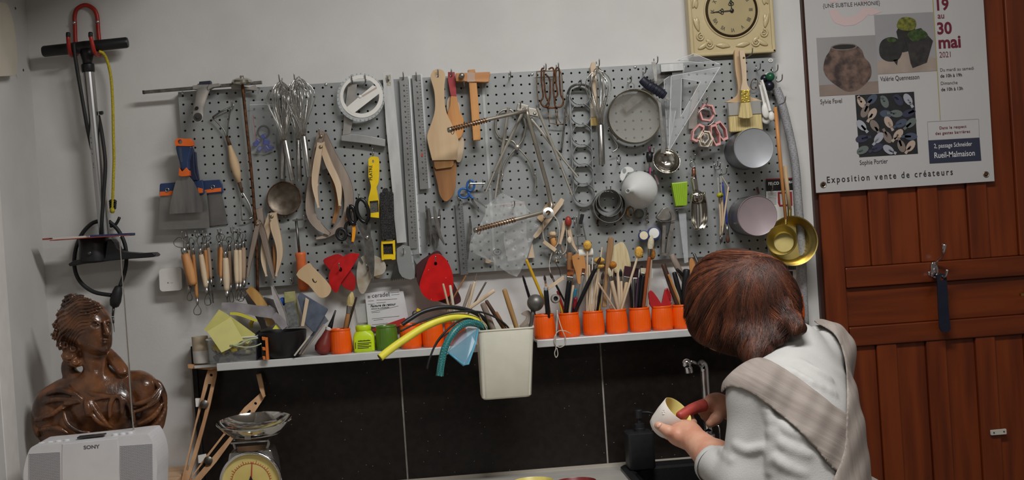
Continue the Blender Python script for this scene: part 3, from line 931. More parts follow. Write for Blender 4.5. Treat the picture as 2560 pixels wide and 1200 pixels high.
# small strainer behind the whisks
t=thing('tea_strainer','small round rusty metal strainer hanging below the whisks','strainer',W(712,533,.03))
c=W(*k5.one(1168,130),.034)
obj('bowl',lathe(c,(0,-1,0.05),[(0.0,-.004),(.02,-.0035),(.033,.002),(.0375,.006),(.0378,.0075),(.036,.0075),(.031,.0045),(.018,.0015),(0,.001)],32,caps=False),mat('strainer_steel',(112,104,94),0.45,1.0,c2=(84,74,64),vscale=60),t,smooth=40)
obj('rim',tube([c+Vector((.0378*math.cos(a),-.0075,.0378*math.sin(a)))for a in[i*math.pi/16 for i in range(32)]],.0013,6,closed=True),RUST,t,smooth=True)
obj('lug',ring(*k5.one(1178,286),4,.036,.0008,4,12,5),RUST,t,smooth=True)
obj('handle',bar(W(703,350,.032),W(711,456,.032),.006,.0015),STEEL_D,t)
# clay trimming tools in two bunches (each a tool of its own)
W_T=[wood('tool_wood_a',(206,150,96),(176,118,70),'z',.6),wood('tool_wood_b',(214,194,166),(192,168,138),'z',.65),wood('tool_wood_c',(196,138,80),(164,106,58),'z',.55),wood('tool_wood_d',(170,146,124),(140,116,96),'z',.7)]
def trim_tool(lab,a,b,w,wm,d,head,tail,hm='loop',tm='loop',rs=0):
 """a,b ends of the wooden handle; head/tail pixel points of the wire ends."""
 t=thing('trimming_tool',lab,'clay tool',W(b[0],b[1],d),'clay trimming tools on the pegboard')
 obj('handle',turned(a,b,[(0,w*.72),(.08,w*.9),(.35,w),(.6,w*1.05),(.9,w*.85),(1,w*.7)],d,12),W_T[wm],t,smooth=True)
 ax=(b[0]-a[0],b[1]-a[1])
 l=math.hypot(*ax)
 u=(ax[0]/l,ax[1]/l)
 for end,sgn,tgt,kind in((a,-1,head,hm),(b,1,tail,tm)):
  if tgt is None:
   continue
  fe=(end[0]+u[0]*sgn*16,end[1]+u[1]*sgn*16)
  obj('ferrule',turned((end[0]-u[0]*sgn*2,end[1]-u[1]*sgn*2),fe,[(0,w*.75),(.8,w*.62),(1,w*.45)],d,10),STEEL,t,smooth=True)
  nx,ny=-u[1],u[0]
  L=math.hypot(tgt[0]-fe[0],tgt[1]-fe[1])
  hw=tgt[2]if len(tgt)>2 else 6
  if kind=='loop':
   v=((tgt[0]-fe[0])/max(L,1),(tgt[1]-fe[1])/max(L,1))
   nx,ny=-v[1],v[0]
   pts=[(fe[0]+nx*1.5,fe[1]+ny*1.5),(fe[0]+v[0]*L*.55+nx*hw,fe[1]+v[1]*L*.55+ny*hw),(tgt[0]+nx*hw*.7,tgt[1]+ny*hw*.7),
(tgt[0]-nx*hw*.7,tgt[1]-ny*hw*.7),(fe[0]+v[0]*L*.55-nx*hw,fe[1]+v[1]*L*.55-ny*hw),(fe[0]-nx*1.5,fe[1]-ny*1.5)]
   obj('wire_loop',ptube(pts,d,.0009,5,4),STEEL_D,t,smooth=True)
  elif kind=='pin':
   obj('pin',tube([W(fe[0],fe[1],d),W(tgt[0],tgt[1],d)],[.0016,.0006],6),STEEL,t,smooth=True)
  else:
   obj('blade',strip([fe,tgt],[2.4,1.8],d,.0012,0),STEEL_D,t)
q=k5.one
trim_tool('stout dark stained trimming tool with a wide bent wire loop',q(290,615),q(365,890),12,0,.062,q(215,490)+(12,),None)
trim_tool('trimming tool with a honey coloured handle ending in a long teardrop wire loop',q(365,620),q(397,1010),5,2,.050,q(345,480)+(6,),q(400,1150)+(9,))
trim_tool('short brown trimming tool half hidden behind the stout one',q(318,580),q(330,900),8,3,.042,q(300,470)+(7,),q(333,1025)+(6,))
trim_tool('pale trimming tool with a chrome ferrule and a spiral tipped end',q(432,620),q(478,915),7,1,.060,q(425,465)+(7,),q(495,1065)+(8,))
trim_tool('slim tan trimming tool hanging beside the pale chrome ended one',q(470,580),q(490,850),5,2,.048,q(462,465)+(6,),q(520,1055),tm='blade')
trim_tool('grey brown trimming tool at the outer side of its bunch',q(495,560),q(520,840),5,3,.040,q(490,460)+(8,),q(540,1050),tm='blade')
trim_tool('reddish trimming tool with a needle point',q(610,555),q(608,830),5,0,.060,q(617,445)+(7,),q(605,900),tm='pin')
trim_tool('pale fat trimming tool with a flat steel end',q(648,650),q(660,945),8.5,1,.062,q(640,500)+(8,),q(668,1045)+(6,),tm='blade')
trim_tool('brown slim trimming tool behind the pale fat one',q(685,590),q(695,890),5.5,3,.044,q(680,470)+(7,),q(705,1040)+(5,))
trim_tool('pale straight trimming tool with a bright ferrule paired with its twin',q(740,580),q(750,880),6.5,1,.060,q(742,425)+(7,),q(760,1020)+(6,))
trim_tool('second pale straight trimming tool touching its twin',q(775,580),q(778,880),5.5,1,.052,q(778,430)+(7,),q(785,1030)+(8,))
trim_tool('curved beige trimming tool nearest the wooden dividers',q(806,560),q(812,850),7,3,.048,q(800,430)+(7,),q(800,1010)+(5,))
trim_tool('tan trimming tool mostly hidden behind the reddish one',q(592,570),q(596,800),5,2,.046,q(590,450)+(6,),None)
for x,y,l in((300,455,'the stout dark trimming tool'),(415,450,'the pale tool with the chrome ferrule'),(610,430,'the reddish trimming tool'),(723,412,'the twin pale trimming tools'),(480,450,'the slim tan trimming tool'),(780,425,'the curved beige trimming tool')):
 hook(*q(x,y),'holding '+l,.05)
 # wooden dividers (two small pairs)
def divider(lab,piv,arms,d,m_,wts,nm='wooden_dividers'):
 t=thing(nm,lab,'dividers',W(piv[0],piv[1]+100,d),'wooden dividers and calipers')
 for i,(pts,w)in enumerate(zip(arms,wts)):
  obj('arm',strip(pts,w,d-i*.0055,.005),m_,t,bevel=.0012)
 obj('rivet',lathe(W(piv[0],piv[1],d+.0002),(0,-1,0),[(.0042,0),(.0038,.0014),(.0015,.002),(0,.002)],12),mat('brass_dull',(150,138,110),.4,.9),t,smooth=True)
 return t
divider('small grey wooden dividers with straight splayed legs and a bright wing nut',q(930,352),[
[q(945,325),q(925,400),q(890,560),q(862,700),q(845,820)],[q(935,322),q(975,420),q(1010,560),q(1050,720),q(1075,830)]],.058,W_GREY,[[5,6,5.5,4,2],[5,7.5,6.5,5,2.5]])
divider('pale wooden dividers with bowed legs beside the grey wooden pair',q(1057,288),[
[q(1070,255),q(1085,380),q(1120,520),q(1128,640),q(1095,810)],[q(1045,270),q(1020,380),q(990,540),q(985,680),q(1010,810)]],.050,W_PALE,[[8,11,9,7,2],[6,9,7.5,6,2]])
t=thing('wood_strip','weathered wooden strip with a scorched end hanging behind the small dividers','stick',W(*q(960,330),.03))
obj('strip',strip([q(945,215),q(960,300),q(975,390)],[8,8,7],.034,.006,3),W_GREY,t,bevel=.001)
trim_tool('short pencil like wooden tool tucked between the pale dividers',q(1075,540),q(1085,780),4,2,.036,None,None)
hook(*q(1060,300),'holding the pale bowed dividers',.055)
# big wooden calipers
k6=Crop(760,150,3.4275)
k7=Crop(760,440,3.53)
divider('large clay stained wooden calipers with long curved arms',k6.one(146,655),[
[k6.one(150,610),k6.one(110,790),k7.one(60,150),k7.one(60,330),k7.one(130,440),k7.one(225,510),k7.one(115,548)][:6],
[k6.one(165,640),k6.one(250,830),k6.one(345,1010),k7.one(395,160),k7.one(385,330),k7.one(310,450),k7.one(205,522),k7.one(108,550)]],.046,W_GREY,[[9,10,11,11,10,4],[9,11,12,12,11,9,5,2]],'wooden_calipers')
divider('smaller pale wooden calipers hung over the large clay stained pair',k6.one(143,745),[
[k6.one(140,715),k6.one(115,860),k6.one(95,1010),k7.one(100,120),k7.one(128,275)],
[k6.one(150,712),k6.one(210,880),k6.one(280,1030),k7.one(310,130),k7.one(315,260)]],.062,W_PALE,[[7,9,8.5,6.5,2],[7,9,8.5,7,2.5]],'wooden_calipers')
t=thing('wood_strip','brown wooden spacer blade tucked inside the large calipers','stick',W(*k7.one(260,420),.034))
obj('strip',strip([k6.one(210,900),k6.one(270,1080),k7.one(300,250),k7.one(260,420)],[5,7,7,4],.036,.005),W_DARK,t)
hook(*k6.one(146,640),'holding the two wooden calipers',.06)
# ================================================================ PEGBOARD, MIDDLE THIRD
m4=Crop(1050,140,3.75)
m5=Crop(1120,400,3.75)
m7=Crop(1400,130,4.0)
m8=Crop(1460,400,4.6156)
# file or rasp with orange handle and pale wooden rib
t=thing('flat_file','flat steel file with an orange wooden handle hanging head down','file',W(752,720,.05))
obj('shaft',turned(k5.one(1272,325),k5.one(1300,605),[(0,3.4),(1,3.2)],.05,8),STEEL_D,t,smooth=True)
obj('head',bar(W(*k5.one(1240,322),.05),W(*k5.one(1370,308),.05),.004,.006),STEEL_D,t)
obj('handle',turned(k5.one(1308,603),k5.one(1345,945),[(0,12.5),(.06,13.5),(.15,12),(.5,14),(.9,14),(1,11)],.055,16),mat('orange_lacquer',(214,108,56),0.42,var=0.1),t,smooth=True)
hook(*k5.one(1355,315),'holding the orange handled file',.045)
t=thing('throwing_rib','pale wooden throwing rib with a bird mark hanging over the orange handle','rib',W(786,740,.085))
obj('rib',plate(cat(k5([(1272,800),(1378,700),(1420,735),(1500,815),(1565,890),(1580,940),(1550,990),(1500,1005),(1460,985),(1380,890)]),3,True),.088,.009),W_BEECH,t,bevel=.002)
obj('bird_mark',join(ptube(k5([(1420,845),(1428,862),(1445,868),(1452,855)]),.0884,.0008,5,4),ptube(k5([(1418,835),(1422,850),(1432,862)]),.0884,.0012,5,3)),INK,t)
hook(*k5.one(1245,860),'beside the pale wooden rib',.06)
# protractor and steel square
pc=k6.one(490,315)
t=thing('protractor','round clear protractor with a white ring and a slanted white bar','protractor',W(pc[0],pc[1]+60,.05))
obj('disc',plate(circ(pc[0]-1,pc[1]+1,60,61,48),.052,.0018,[circ(pc[0]+1,pc[1]-1,54,55,48)]),mat('frosted_clear',(206,210,210),.3,alpha=.42),t)
rg=obj('white_ring',plate(circ(pc[0]+1,pc[1]-1,54,53.5,48),.0525,.0022,[circ(pc[0],pc[1]-2,45,44,48)]),WHITE_P,t,bevel=.0005)
bb=k6([(365,405),(590,215),(618,230),(640,255),(655,280),(420,462),(385,440)])
obj('white_bar',plate(bb,.0528,.0025),WHITE_P,t,bevel=.0005)
obj('slot',strip([k6.one(498,312),k6.one(622,237)],[2.2,2.2],.0531,.0005,0),mat('beige_slot',(176,160,150),.6),t)
obj('pivot',lathe(W(*k6.one(480,313),.053),(0,-1,0),[(.004,0),(.0035,.001),(0,.0012)],14),WHITE_P,t,smooth=True)
_tk=[]
for i in range(36):
 a=math.radians(i*10)
 _tk.append(bar(W(pc[0]-1+56*math.cos(a),pc[1]+1+56.5*math.sin(a),.0528),W(pc[0]-1+59*math.cos(a),pc[1]+1+60*math.sin(a),.0528),.0008,.0004))
obj('degree_marks',join(*_tk),mat('grey_print',(96,98,100),.7),t)
hook(*k6.one(416,180),'holding the protractor with its neighbour',.035)
hook(*k6.one(530,175),'holding the protractor beside the other',.035)
t=thing('steel_square','grey metal L square hanging behind the protractor','square',W(905,368,.03))
obj('blade',plate(k6([(378,200),(455,200),(440,400),(398,632),(330,645),(345,460)]),.036,.004),STEEL_DIRTY,t,bevel=.0006)
obj('stock',plate(k6([(318,648),(398,632),(560,652),(698,680),(695,742),(500,712),(318,692)]),.042,.012),mat('square_stock',(158,158,156),.5,.6,var=.1),t,bevel=.001)
# long aluminium bar and rulers
t=thing('aluminium_bar','long flat aluminium bar hanging upright beside the steel rulers','bar',W(1004,607,.04))
obj('bar',plate(k6([(672,108),(760,106),(805,600),(850,1190)])+k7([(905,585),(820,592),(798,380)])+k6([(755,1100),(705,600)]),.044,.009,[circ(*k6.one(720,175),3.4,n=12)]),ALUM,t,bevel=.0008)
obj('label_residue',plate(k6([(698,132),(742,124),(746,220),(708,222)]),.0443,.0004,[circ(*k6.one(720,175),3.6,n=12)]),mat('old_label',(188,184,166),.8,c2=(150,146,132),vscale=300),t)
hook(*k6.one(720,180),'holding the long aluminium bar',.03)
def ruler(lab,pl_px,a,b,w,d,m_,nm='steel_ruler',ticks=34,clear=None):
 t=thing(nm,lab,'ruler',W(b[0],b[1],d),'hanging rulers')
 obj('blade',strip([a,b],[w,w],d,.0012,0),m_,t)
 tk=[]
 ux,uy=b[0]-a[0],b[1]-a[1]
 l=math.hypot(ux,uy)
 ux,uy=ux/l,uy/l
 for i in range(ticks):
  s=l*(.05+.92*i/ticks)
  c=(a[0]+ux*s,a[1]+uy*s)
  tk.append(bar(W(c[0]+uy*w*.85,c[1]-ux*w*.85,d+.0003),W(c[0]+uy*w*.5,c[1]-ux*w*.5,d+.0003),.0009,.0003))
  if i%2==0:
   tk.append(plate([(c[0]-1.5-uy*w*.1,c[1]-2),(c[0]+1.5,c[1]-2),(c[0]+1.5,c[1]+2),(c[0]-1.5,c[1]+2)],d+.0003,.0002))
 obj('graduation',join(*tk),mat('ruler_ink',(60,60,62),.7),t)
 return t
R_STEEL=mat('ruler_steel',(156,156,154),.36,.6,var=.12,vscale=50,stretch=(1,1,.15))
ruler('long steel ruler with a clear plastic backing hanging next to the aluminium bar',None,k6.one(852,145),k7.one(965,640),10.5,.036,R_STEEL,ticks=60)
t=thing('plastic_ruler','long clear plastic ruler hanging behind the long steel ruler','ruler',W(1040,640,.03))
obj('blade',strip([k6.one(862,138),k7.one(985,690)],[15,15],.0335,.002,0),CLEAR_P,t)
obj('bevelled_edge',strip([k6.one(900,138),k7.one(1022,680)],[1.6,1.6],.0345,.0022,0),CLEAR_EDGE,t)
hook(*k6.one(852,150),'holding the long steel ruler',.025)
ruler('half length steel ruler with red figures hanging beside the long one',None,k6.one(962,128),k6.one(1032,1105),11,.036,R_STEEL,ticks=36)
t=thing('plastic_ruler','clear plastic ruler hanging behind the half length steel ruler','ruler',W(1061,470,.03))
obj('blade',strip([k6.one(968,122),k6.one(1040,1100)],[14,14],.0335,.002,0),CLEAR_P,t)
obj('bevelled_edge',strip([k6.one(1003,122),k6.one(1068,1100)],[1.5,1.5],.0345,.0022,0),CLEAR_EDGE,t)
obj('red_mark',plate(circ(*k6.one(1012,812),2.6,4.5,10),.0366,.0003),mat('red_ink',(180,60,50),.7),t)
hook(*k6.one(962,150),'holding the half length ruler',.025)
ruler('short steel ruler hanging under the wooden spatula',None,m5.one(100,385),m5.one(155,1075),9.5,.034,mat('ruler_steel_2',(140,142,142),.4,.8,var=.1),ticks=30)
hook(*m5.one(100,392),'holding the short steel ruler',.035)
# wooden spatulas and spoon
t=thing('wooden_spatula','broad pale wooden paddle with a flared square end','spatula',W(1110,400,.05))
obj('paddle',plate(cat(m4([(118,140),(165,122),(218,138),(238,190),(228,300),(240,500),(300,640),(352,760),(362,800)]),4)+m4([(345,972),(115,978)])+cat(m4([(85,860),(68,745),(110,620),(140,500),(135,340),(103,220),(100,180)]),4),.056,.008,[circ(*m4.one(167,187),4,n=14)]),W_BEECH,t,bevel=.0016)
hook(*m4.one(167,185),'holding the broad wooden paddle',.045)
obj('wooden_spatula',plate(cat(m4([(130,975),(325,970),(335,1180)])+k7([(1335,110),(1308,180),(1265,222),(1230,215),(1195,160),(1180,80)]),3,True),.046,.008),W_DARK,label='darker wooden spatula with a pointed end hanging behind the broad paddle',category='spatula',bevel=.0015)
obj('wood_block',plate(m4([(128,978),(318,972),(315,1020),(300,1042),(150,1062),(135,1040)]),.052,.006),wood('tan_wood',(170,126,76),(142,98,54),'z'),label='short curved wooden rib end showing under the broad paddle',category='rib',bevel=.001)
t=thing('wooden_spoon','flat wooden spoon with a red painted handle','spoon',W(1142,350,.04))
obj('bowl',plate(cat(m4([(290,375),(342,378),(352,420),(372,520),(405,580),(410,690),(385,760),(340,775),(280,700),(255,560),(280,470)]),3,True),.046,.006),W_ORANGE,t,bevel=.002)
obj('handle',plate(m4([(262,150),(325,150),(332,220),(342,378),(290,374),(262,230)]),.0465,.007,[circ(*m4.one(293,185),3,n=12)]),mat('red_paint',(164,52,56),.5,var=.15),t,bevel=.001)
hook(*m4.one(293,180),'holding the red handled spoon',.035)
obj('wooden_spoon',plate(cat(m4([(255,420),(285,375),(300,420),(365,440),(378,560),(385,740),(410,780),(408,880),(385,980),(355,995),(338,960),(345,800),(300,640),(256,520)]),3,True),.036,.006),W_PALE,label='pale wooden spoon hanging behind the red handled one',category='spoon',bevel=.001)
# marking gauge
t=thing('marking_gauge','wooden marking gauge with a brass knob and a clear taped head','gauge',W(1187,350,.05))
obj('head',plate(m4([(335,160),(655,148),(660,175),(645,240),(600,245),(338,235)]),.064,.03),wood('gauge_wood',(196,140,88),(160,104,60),'x',.5),t,bevel=.0015)
obj('beam',plate(m4([(458,240),(530,235),(555,520),(570,788),(500,792),(478,500)]),.060,.018),W_ORANGE,t,bevel=.0012)
obj('beam_end',plate(m4([(448,130),(515,124),(520,150),(450,156)]),.060,.018),W_ORANGE,t,bevel=.001)
obj('knob',lathe(W(*m4.one(390,190),.064),(0,-1,0),[(.004,0),(.004,.004),(.0065,.006),(.0065,.011),(.004,.013),(0,.0135)],16),mat('grey_knob',(128,122,112),.35,.8),t,smooth=40)
obj('tape',plate(m4([(440,152),(512,148),(516,240),(445,245)]),.0645,.0004),CLEAR_P,t)
hook(*m4.one(408,285),'below the marking gauge head',.05)
hook(*m4.one(838,200),'left empty near the board top',.04)
# bent rod bracket with two wound ends
t=thing('bent_rod','long steel rod bent into a Z with spring wound ends reaching over the wooden paddle','rod',W(1285,550,.08))
ROD=mat('rod_steel',(176,168,154),.38,.75,var=.15)
COPPER=mat('copper_wire',(176,124,86),.35,1.0,var=.25,vscale=90)
top=m4([(1000,515,.085),(905,535,.095),(640,595,.125),(285,690,.15)])
obj('arm',ptube(top,0,.0042,10),ROD,t,smooth=True)
obj('shaft',ptube(m4([(1000,505,.085),(1010,560,.084),(1190,1200,.06)])+m5([(962,385,.05),(972,425,.052),(966,452,.055),(940,472,.06),(900,486,.066),(640,555,.095),(265,655,.12)]),0,.0048,10),ROD,t,smooth=True)
def coil(a,b,n,r,rw):
 pts=[]
 A,B=W(*a),W(*b)
 x,y,ax=frame_of(B-A)
 L=(B-A).length
 for i in range(n*10+1):
  th=2*math.pi*i/10
  pts.append(A+ax*(L*i/(n*10))+(x*math.cos(th)+y*math.sin(th))*r)
 return tube(pts,rw,5)
obj('coil',coil(m4.one(630,600)+(.126,),m4.one(300,685)+(.149,),14,.0046,.0018),COPPER,t,smooth=True)
obj('coil',coil(m5.one(635,557)+(.0955,),m5.one(290,648)+(.118,),14,.0046,.0018),COPPER,t,smooth=True)
for c,d in((m4.one(282,692),.151),(m5.one(265,656),.121)):
 obj('end_stop',lathe(W(c[0],c[1],d),(1,.35,.1),[(0,-.006),(.0055,-.005),(.006,0),(.0055,.004),(0,.005)],12,caps=False),mat('nickel',(170,164,152),.25,1.),t,smooth=True)
 obj('wire_loop',ring(c[0]+6,c[1]+2,4,d,.0009,9,14,5),COPPER,t,smooth=True)
obj('collar',lathe(W(*m5.one(938,500),.075),(0,-1,.2),[(.006,0),(.0125,.001),(.0125,.005),(.006,.006),(.006,0)],20,caps=False),STEEL,t,smooth=40)
# telescopic legged proportional callipers (metal)
TUBE_M=mat('nickel_tube',(190,184,172),.38,.7,var=.1)
def legset(lab,piv,legs,d):
 t=thing('telescopic_dividers',lab,'dividers',W(piv[0],piv[1]+150,d),'telescopic dividers')
 obj('joint_block',box(W(piv[0],piv[1],d+.003),(.026,.018,.017),Matrix.Rotation(.25,3,'Y')),TUBE_M,t,bevel=.0015)
 obj('joint_screw',lathe(W(piv[0]+4,piv[1]+3,d+.010),(0,-1,0),[(.0045,0),(.004,.002),(.0015,.003),(0,.003)],12),STEEL,t,smooth=True)
 for(a,b,e,dd)in legs:
  lg=obj('leg',join(tube([W(a[0],a[1],d+dd),W(b[0],b[1],d+dd)],.0035,8),tube([W(b[0],b[1],d+dd),W(e[0],e[1],d+dd)],.0028,6)),TUBE_M,t,smooth=40)
  ux,uy=e[0]-b[0],e[1]-b[1]
  l=math.hypot(ux,uy)
  nx,ny=-uy/l,ux/l
  if nx<0:
   nx,ny=-nx,-ny
  for i in range(4):
   f=.45+.15*i
   c=(b[0]+ux*f,b[1]+uy*f)
   obj('pin',tube([W(c[0],c[1],d+dd),W(c[0]+nx*7,c[1]+ny*7,d+dd)],.0008,5),STEEL,lg)
 return t
legset('nickel telescopic dividers with notched leg ends hanging over the bag',m4.one(960,490),[
(m4.one(985,480),m4.one(700,1080),m5.one(355,300),.010),(m4.one(830,485),m4.one(740,1100),m5.one(440,365),.004)],.045)
legset('nickel telescopic dividers with notched leg ends beside the ring rack',m4.one(1060,530),[
(m4.one(1100,490),m4.one(1330,1050),m5.one(1165,330),.012),(m4.one(1040,590),m4.one(1330,950),m4.one(1480,1135),.004)],.055)
# steel outside callipers
t=thing('outside_calipers','steel spring calipers with round bowed legs behind the telescopic dividers','calipers',W(1290,490,.035))
CAL=mat('caliper_steel',(170,166,156),.4,.7,var=.15)
obj('leg',ptube(m4([(905,850),(870,800),(760,770),(710,690),(720,570),(770,510),(850,505),(880,540)]),.036,.0028,8,4),CAL,t,smooth=True)
obj('leg',ptube(m4([(915,850),(960,790),(985,700),(990,640),(960,560),(900,520)]),.036,.003,8,4),CAL,t,smooth=True)
obj('leg',ptube(m4([(905,860),(850,920),(790,1020),(765,1120)])+m5([(515,130),(490,220),(500,300),(520,325)]),.038,.0022,8,4),CAL,t,smooth=True)
obj('leg',ptube(m4([(915,860),(975,920),(1040,1010),(1075,1120)])+m5([(815,120),(825,210),(815,270),(825,292)]),.040,.0022,8,4),CAL,t,smooth=True)
obj('rivet',lathe(W(*m4.one(912,856),.038),(0,-1,0),[(.007,0),(.007,.003),(.005,.005),(0,.0055)],16),CAL,t,smooth=40)
hook(*m4.one(930,480),'holding the metal dividers and calipers',.045)
hook(*m4.one(1095,500),'holding the telescopic dividers beside the ring rack',.05)
# blue scissors
t=thing('scissors','small nail scissors with blue plastic loops','scissors',W(1180,525,.036))
BLUE_P=mat('blue_plastic',(46,104,176),.35,var=.15)
for c,rx,ry,rot,dd in(((212,240),9,13,.1,.042),((148,312),12.5,12,.3,.040)):
 a=m5.one(*c)
 obj('handle_loop',ring(a[0],a[1],rx,dd,.0026,ry,24,8,rot),BLUE_P,t,smooth=True)
obj('shank',ptube(m5([(190,300),(215,345),(240,358)]),.041,.003,8,3),BLUE_P,t,smooth=True)
obj('blade',strip(m5([(225,350),(275,380),(355,445)]),[3,3,1],.041,.0016,3),STEEL,t)
obj('blade',strip(m5([(220,365),(260,430),(290,490)]),[3,3.5,1.2],.039,.0016,3),STEEL_D,t)
t=thing('pegboard_bracket','double steel pegboard bracket holding the blue scissors','hook',W(1200,460,.03))
obj('bar',tube([W(*m5.one(205,222),.045),W(*m5.one(345,220),.045)],.0022,8),HOOKM,t)
for x in(205,328):
 obj('prong',tube([W(*m5.one(x,240),.023),W(*m5.one(x,225),.045),W(*m5.one(x-2,182),.05)],.0014,6),HOOKM,t)
 # yellow surform rasps
t=thing('surform_rasp','yellow rasp with a straight handle lettered in black felt pen','rasp',W(935,545,.04))
hd=obj('handle',plate(cat(k6([(552,850),(575,828),(620,828),(642,850),(645,960),(638,1050),(622,1090),(628,1130),(640,1200)]),3)+k7([(662,210),(662,370),(560,360),(568,200)])+cat(k6([(548,1200),(570,1110),(572,1070),(552,1000)]),3),.056,.013,[k7([(578,222),(655,215),(660,318),(585,328)]),circ(*k6.one(592,868),2.6,4,10)]),YELLOW_P,t,bevel=.0015)
obj('lettering',wtext('PLATRE',*k6.one(585,1030),11,.0566,rot=87,bold=.01),INK,hd)
GRATE=mat('rasp_mesh',(120,118,114),.45,.9,speck=((24,24,24),900,.35))
obj('rasp_blade',plate(k7([(574,216),(658,210),(664,322),(580,332)]),.050,.003),GRATE,t)
hook(*k6.one(595,800),'holding the yellow rasp',.04)
t=thing('grater','black rectangular grater plate with rounded corners','rasp',W(968,598,.04))
BLK_GR=mat('black_grater',(38,38,40),.55,.4,c2=(26,26,27),vscale=200,speck=((92,88,84),420,.3))
_rr=k7([(672,145),(780,135),(790,155),(802,540),(795,555),(690,562),(680,548),(665,165)])
obj('plate',plate(_rr,.058,.006),BLK_GR,t,bevel=.0015)
gr=[]
for i in range(17):
 for j in range(7):
  a=k7.one(682+j*16+i*.9-4,165+i*23)
  gr.append(box(W(a[0],a[1],.0582),(.0022,.0016,.0009),Matrix.Rotation(-.5,3,'Y')))
obj('teeth',join(*gr),mat('grater_tooth',(70,68,66),.5,.5),t,kind='stuff')
obj('tab',plate(cat(k7([(690,130),(700,110),(735,108),(745,132)]),3)+k7([(745,142),(690,148)]),.056,.004),BLK_GR,t)
t=thing('surform_rasp','small yellow block rasp hanging under the black grater plate','rasp',W(970,650,.04))
obj('frame',plate(k7([(682,572),(802,566),(808,738),(780,742),(770,735),(710,738),(700,744),(684,742),(680,640)]),.052,.014,[k7([(698,600),(782,595),(788,688),(702,690)])]),YELLOW_P,t,bevel=.0012)
obj('rasp_blade',plate(k7([(694,594),(788,590),(792,692),(698,694)]),.046,.003),BLK_GR,t)
# scissors on the left of the rasps
t=thing('scissors','large tailor scissors with black enamelled handles pointing down','scissors',W(930,700,.05))
BLACK_G=mat('black_gloss',(22,22,23),.25,var=.2)
a=k7.one(518,305)
obj('handle_loop',ring(a[0],a[1],14,.064,.0042,29,28,8,-.25),BLACK_G,t,smooth=True)
a=k7.one(425,345)
obj('handle_loop',ring(a[0],a[1],9,.058,.005,22,28,8,-.2),BLACK_G,t,smooth=True)
obj('blade',strip(k7([(465,400),(520,490),(565,570),(590,740),(612,920)]),[4,7,10,9,1],.062,.003),STEEL_D,t,bevel=.0005)
obj('blade',strip(k7([(575,420),(570,520),(570,640),(600,800)]),[4,5,8,3],.057,.003),STEEL_D,t)
obj('pivot',lathe(W(*k7.one(557,542),.062),(0,-1,0),[(.005,0),(.0045,.0025),(0,.003)],14),STEEL,t,smooth=True)
t=thing('scissors','scissors with black and orange handles pointing down','scissors',W(895,680,.04))
a=k7.one(330,515)
obj('handle_loop',ring(a[0],a[1],11.5,.052,.0036,14,24,8,-.3),BLACKP,t,smooth=True)
obj('grip',strip(k7([(378,370),(410,400),(440,450),(438,520),(430,580)]),[3,4,4.5,4,3],.056,.009),mat('orange_yellow',(232,150,30),.4),t,bevel=.001)
obj('handle_loop',ring(*k7.one(405,470),11,.050,.0034,17,24,8,-.25),BLACKP,t,smooth=True)
obj('blade',strip(k7([(370,560),(430,620),(520,770)]),[4,6,1],.050,.002,4),STEEL_D,t)
obj('blade',strip(k7([(430,570),(445,640),(520,765)]),[4,5,1],.047,.002,4),STEEL,t)
hook(*k7.one(490,190),'holding the tailor scissors',.05)
hook(*k7.one(400,300),'holding the black and orange scissors',.04)
# rubber kidneys and scrapers along the lower edge
t=thing('rubber_kidney','translucent red rubber kidney with a curved top lying over another','kidney',W(855,728,.05))
obj('kidney',plate(cat(k7([(235,830),(300,740),(400,685),(470,683),(485,705),(410,830),(330,940),(290,1028),(235,985),(218,900)]),4,True),.052,.005,[circ(*k7.one(323,825),4,6,12)]),RED_RUB,t,bevel=.0015)
t=thing('rubber_kidney','red rubber kidney showing its points behind the curved one','kidney',W(860,728,.04))
obj('kidney',plate(cat(k7([(168,748),(235,705),(310,688),(350,720),(390,800),(450,890),(455,960),(430,1015),(350,980),(300,900),(230,830)]),3,True),.042,.005),mat('red_rubber_2',(180,26,28),.35,var=.15),t,bevel=.0015)
hook(*k7.one(323,800),'holding two red rubber kidneys',.05)
t=thing('plastic_kidney','clear plastic kidney scraper stained with clay','kidney',W(905,740,.04))
obj('kidney',plate(cat(k7([(500,720),(560,695),(650,710),(710,760),(722,820),(690,865),(610,890),(575,950),(530,1035),(490,1020),(465,920),(470,800)]),4,True),.046,.002,[circ(*k7.one(560,820),4,7,12)]),mat('stained_clear',(206,200,188),.3,c2=(178,162,138),vscale=40,alpha=.62),t)
obj('wood_kidney',plate(cat(k7([(560,820),(640,790),(690,850),(670,895),(630,890)]),3,True),.036,.003),W_BEECH,label='thin wooden kidney peeping out behind the clear plastic one',category='kidney')
hook(*k7.one(560,815),'holding the clear plastic kidney',.045)
t=thing('rubber_kidney','bright red oval rubber kidney with a hole and clay splashes','kidney',W(1090,752,.06))
obj('kidney',plate(cat(k7([(1160,688),(1215,700),(1270,760),(1310,860),(1318,980),(1290,1050),(1230,1090),(1140,1103),(1060,1060),(1020,980),(1035,900),(1065,820),(1105,720)]),4,True),.068,.008,[circ(*k7.one(1162,772),3.8,5,12)]),mat('red_rubber_3',(206,26,26),.25,var=.12,vscale=40,speck=((226,180,172),90,.06)),t,bevel=.002)
hook(*k7.one(1160,740),'holding the red oval kidney',.06)
t=thing('rubber_kidney','dark maroon rubber kidney behind the red oval one','kidney',W(1100,760,.05))
obj('kidney',plate(cat(k7([(1195,665),(1100,700),(1000,780),(990,850),(1010,960),(1090,1060),(1200,1110),(1300,1140),(1370,1120),(1382,1070),(1320,940),(1260,800)]),4,True),.056,.006),mat('maroon_rubber',(74,30,34),.45,var=.2),t,bevel=.0015)
t=thing('toothed_scraper','grey steel comb scraper with a toothed edge inside a clear sleeve','scraper',W(1000,706,.04))
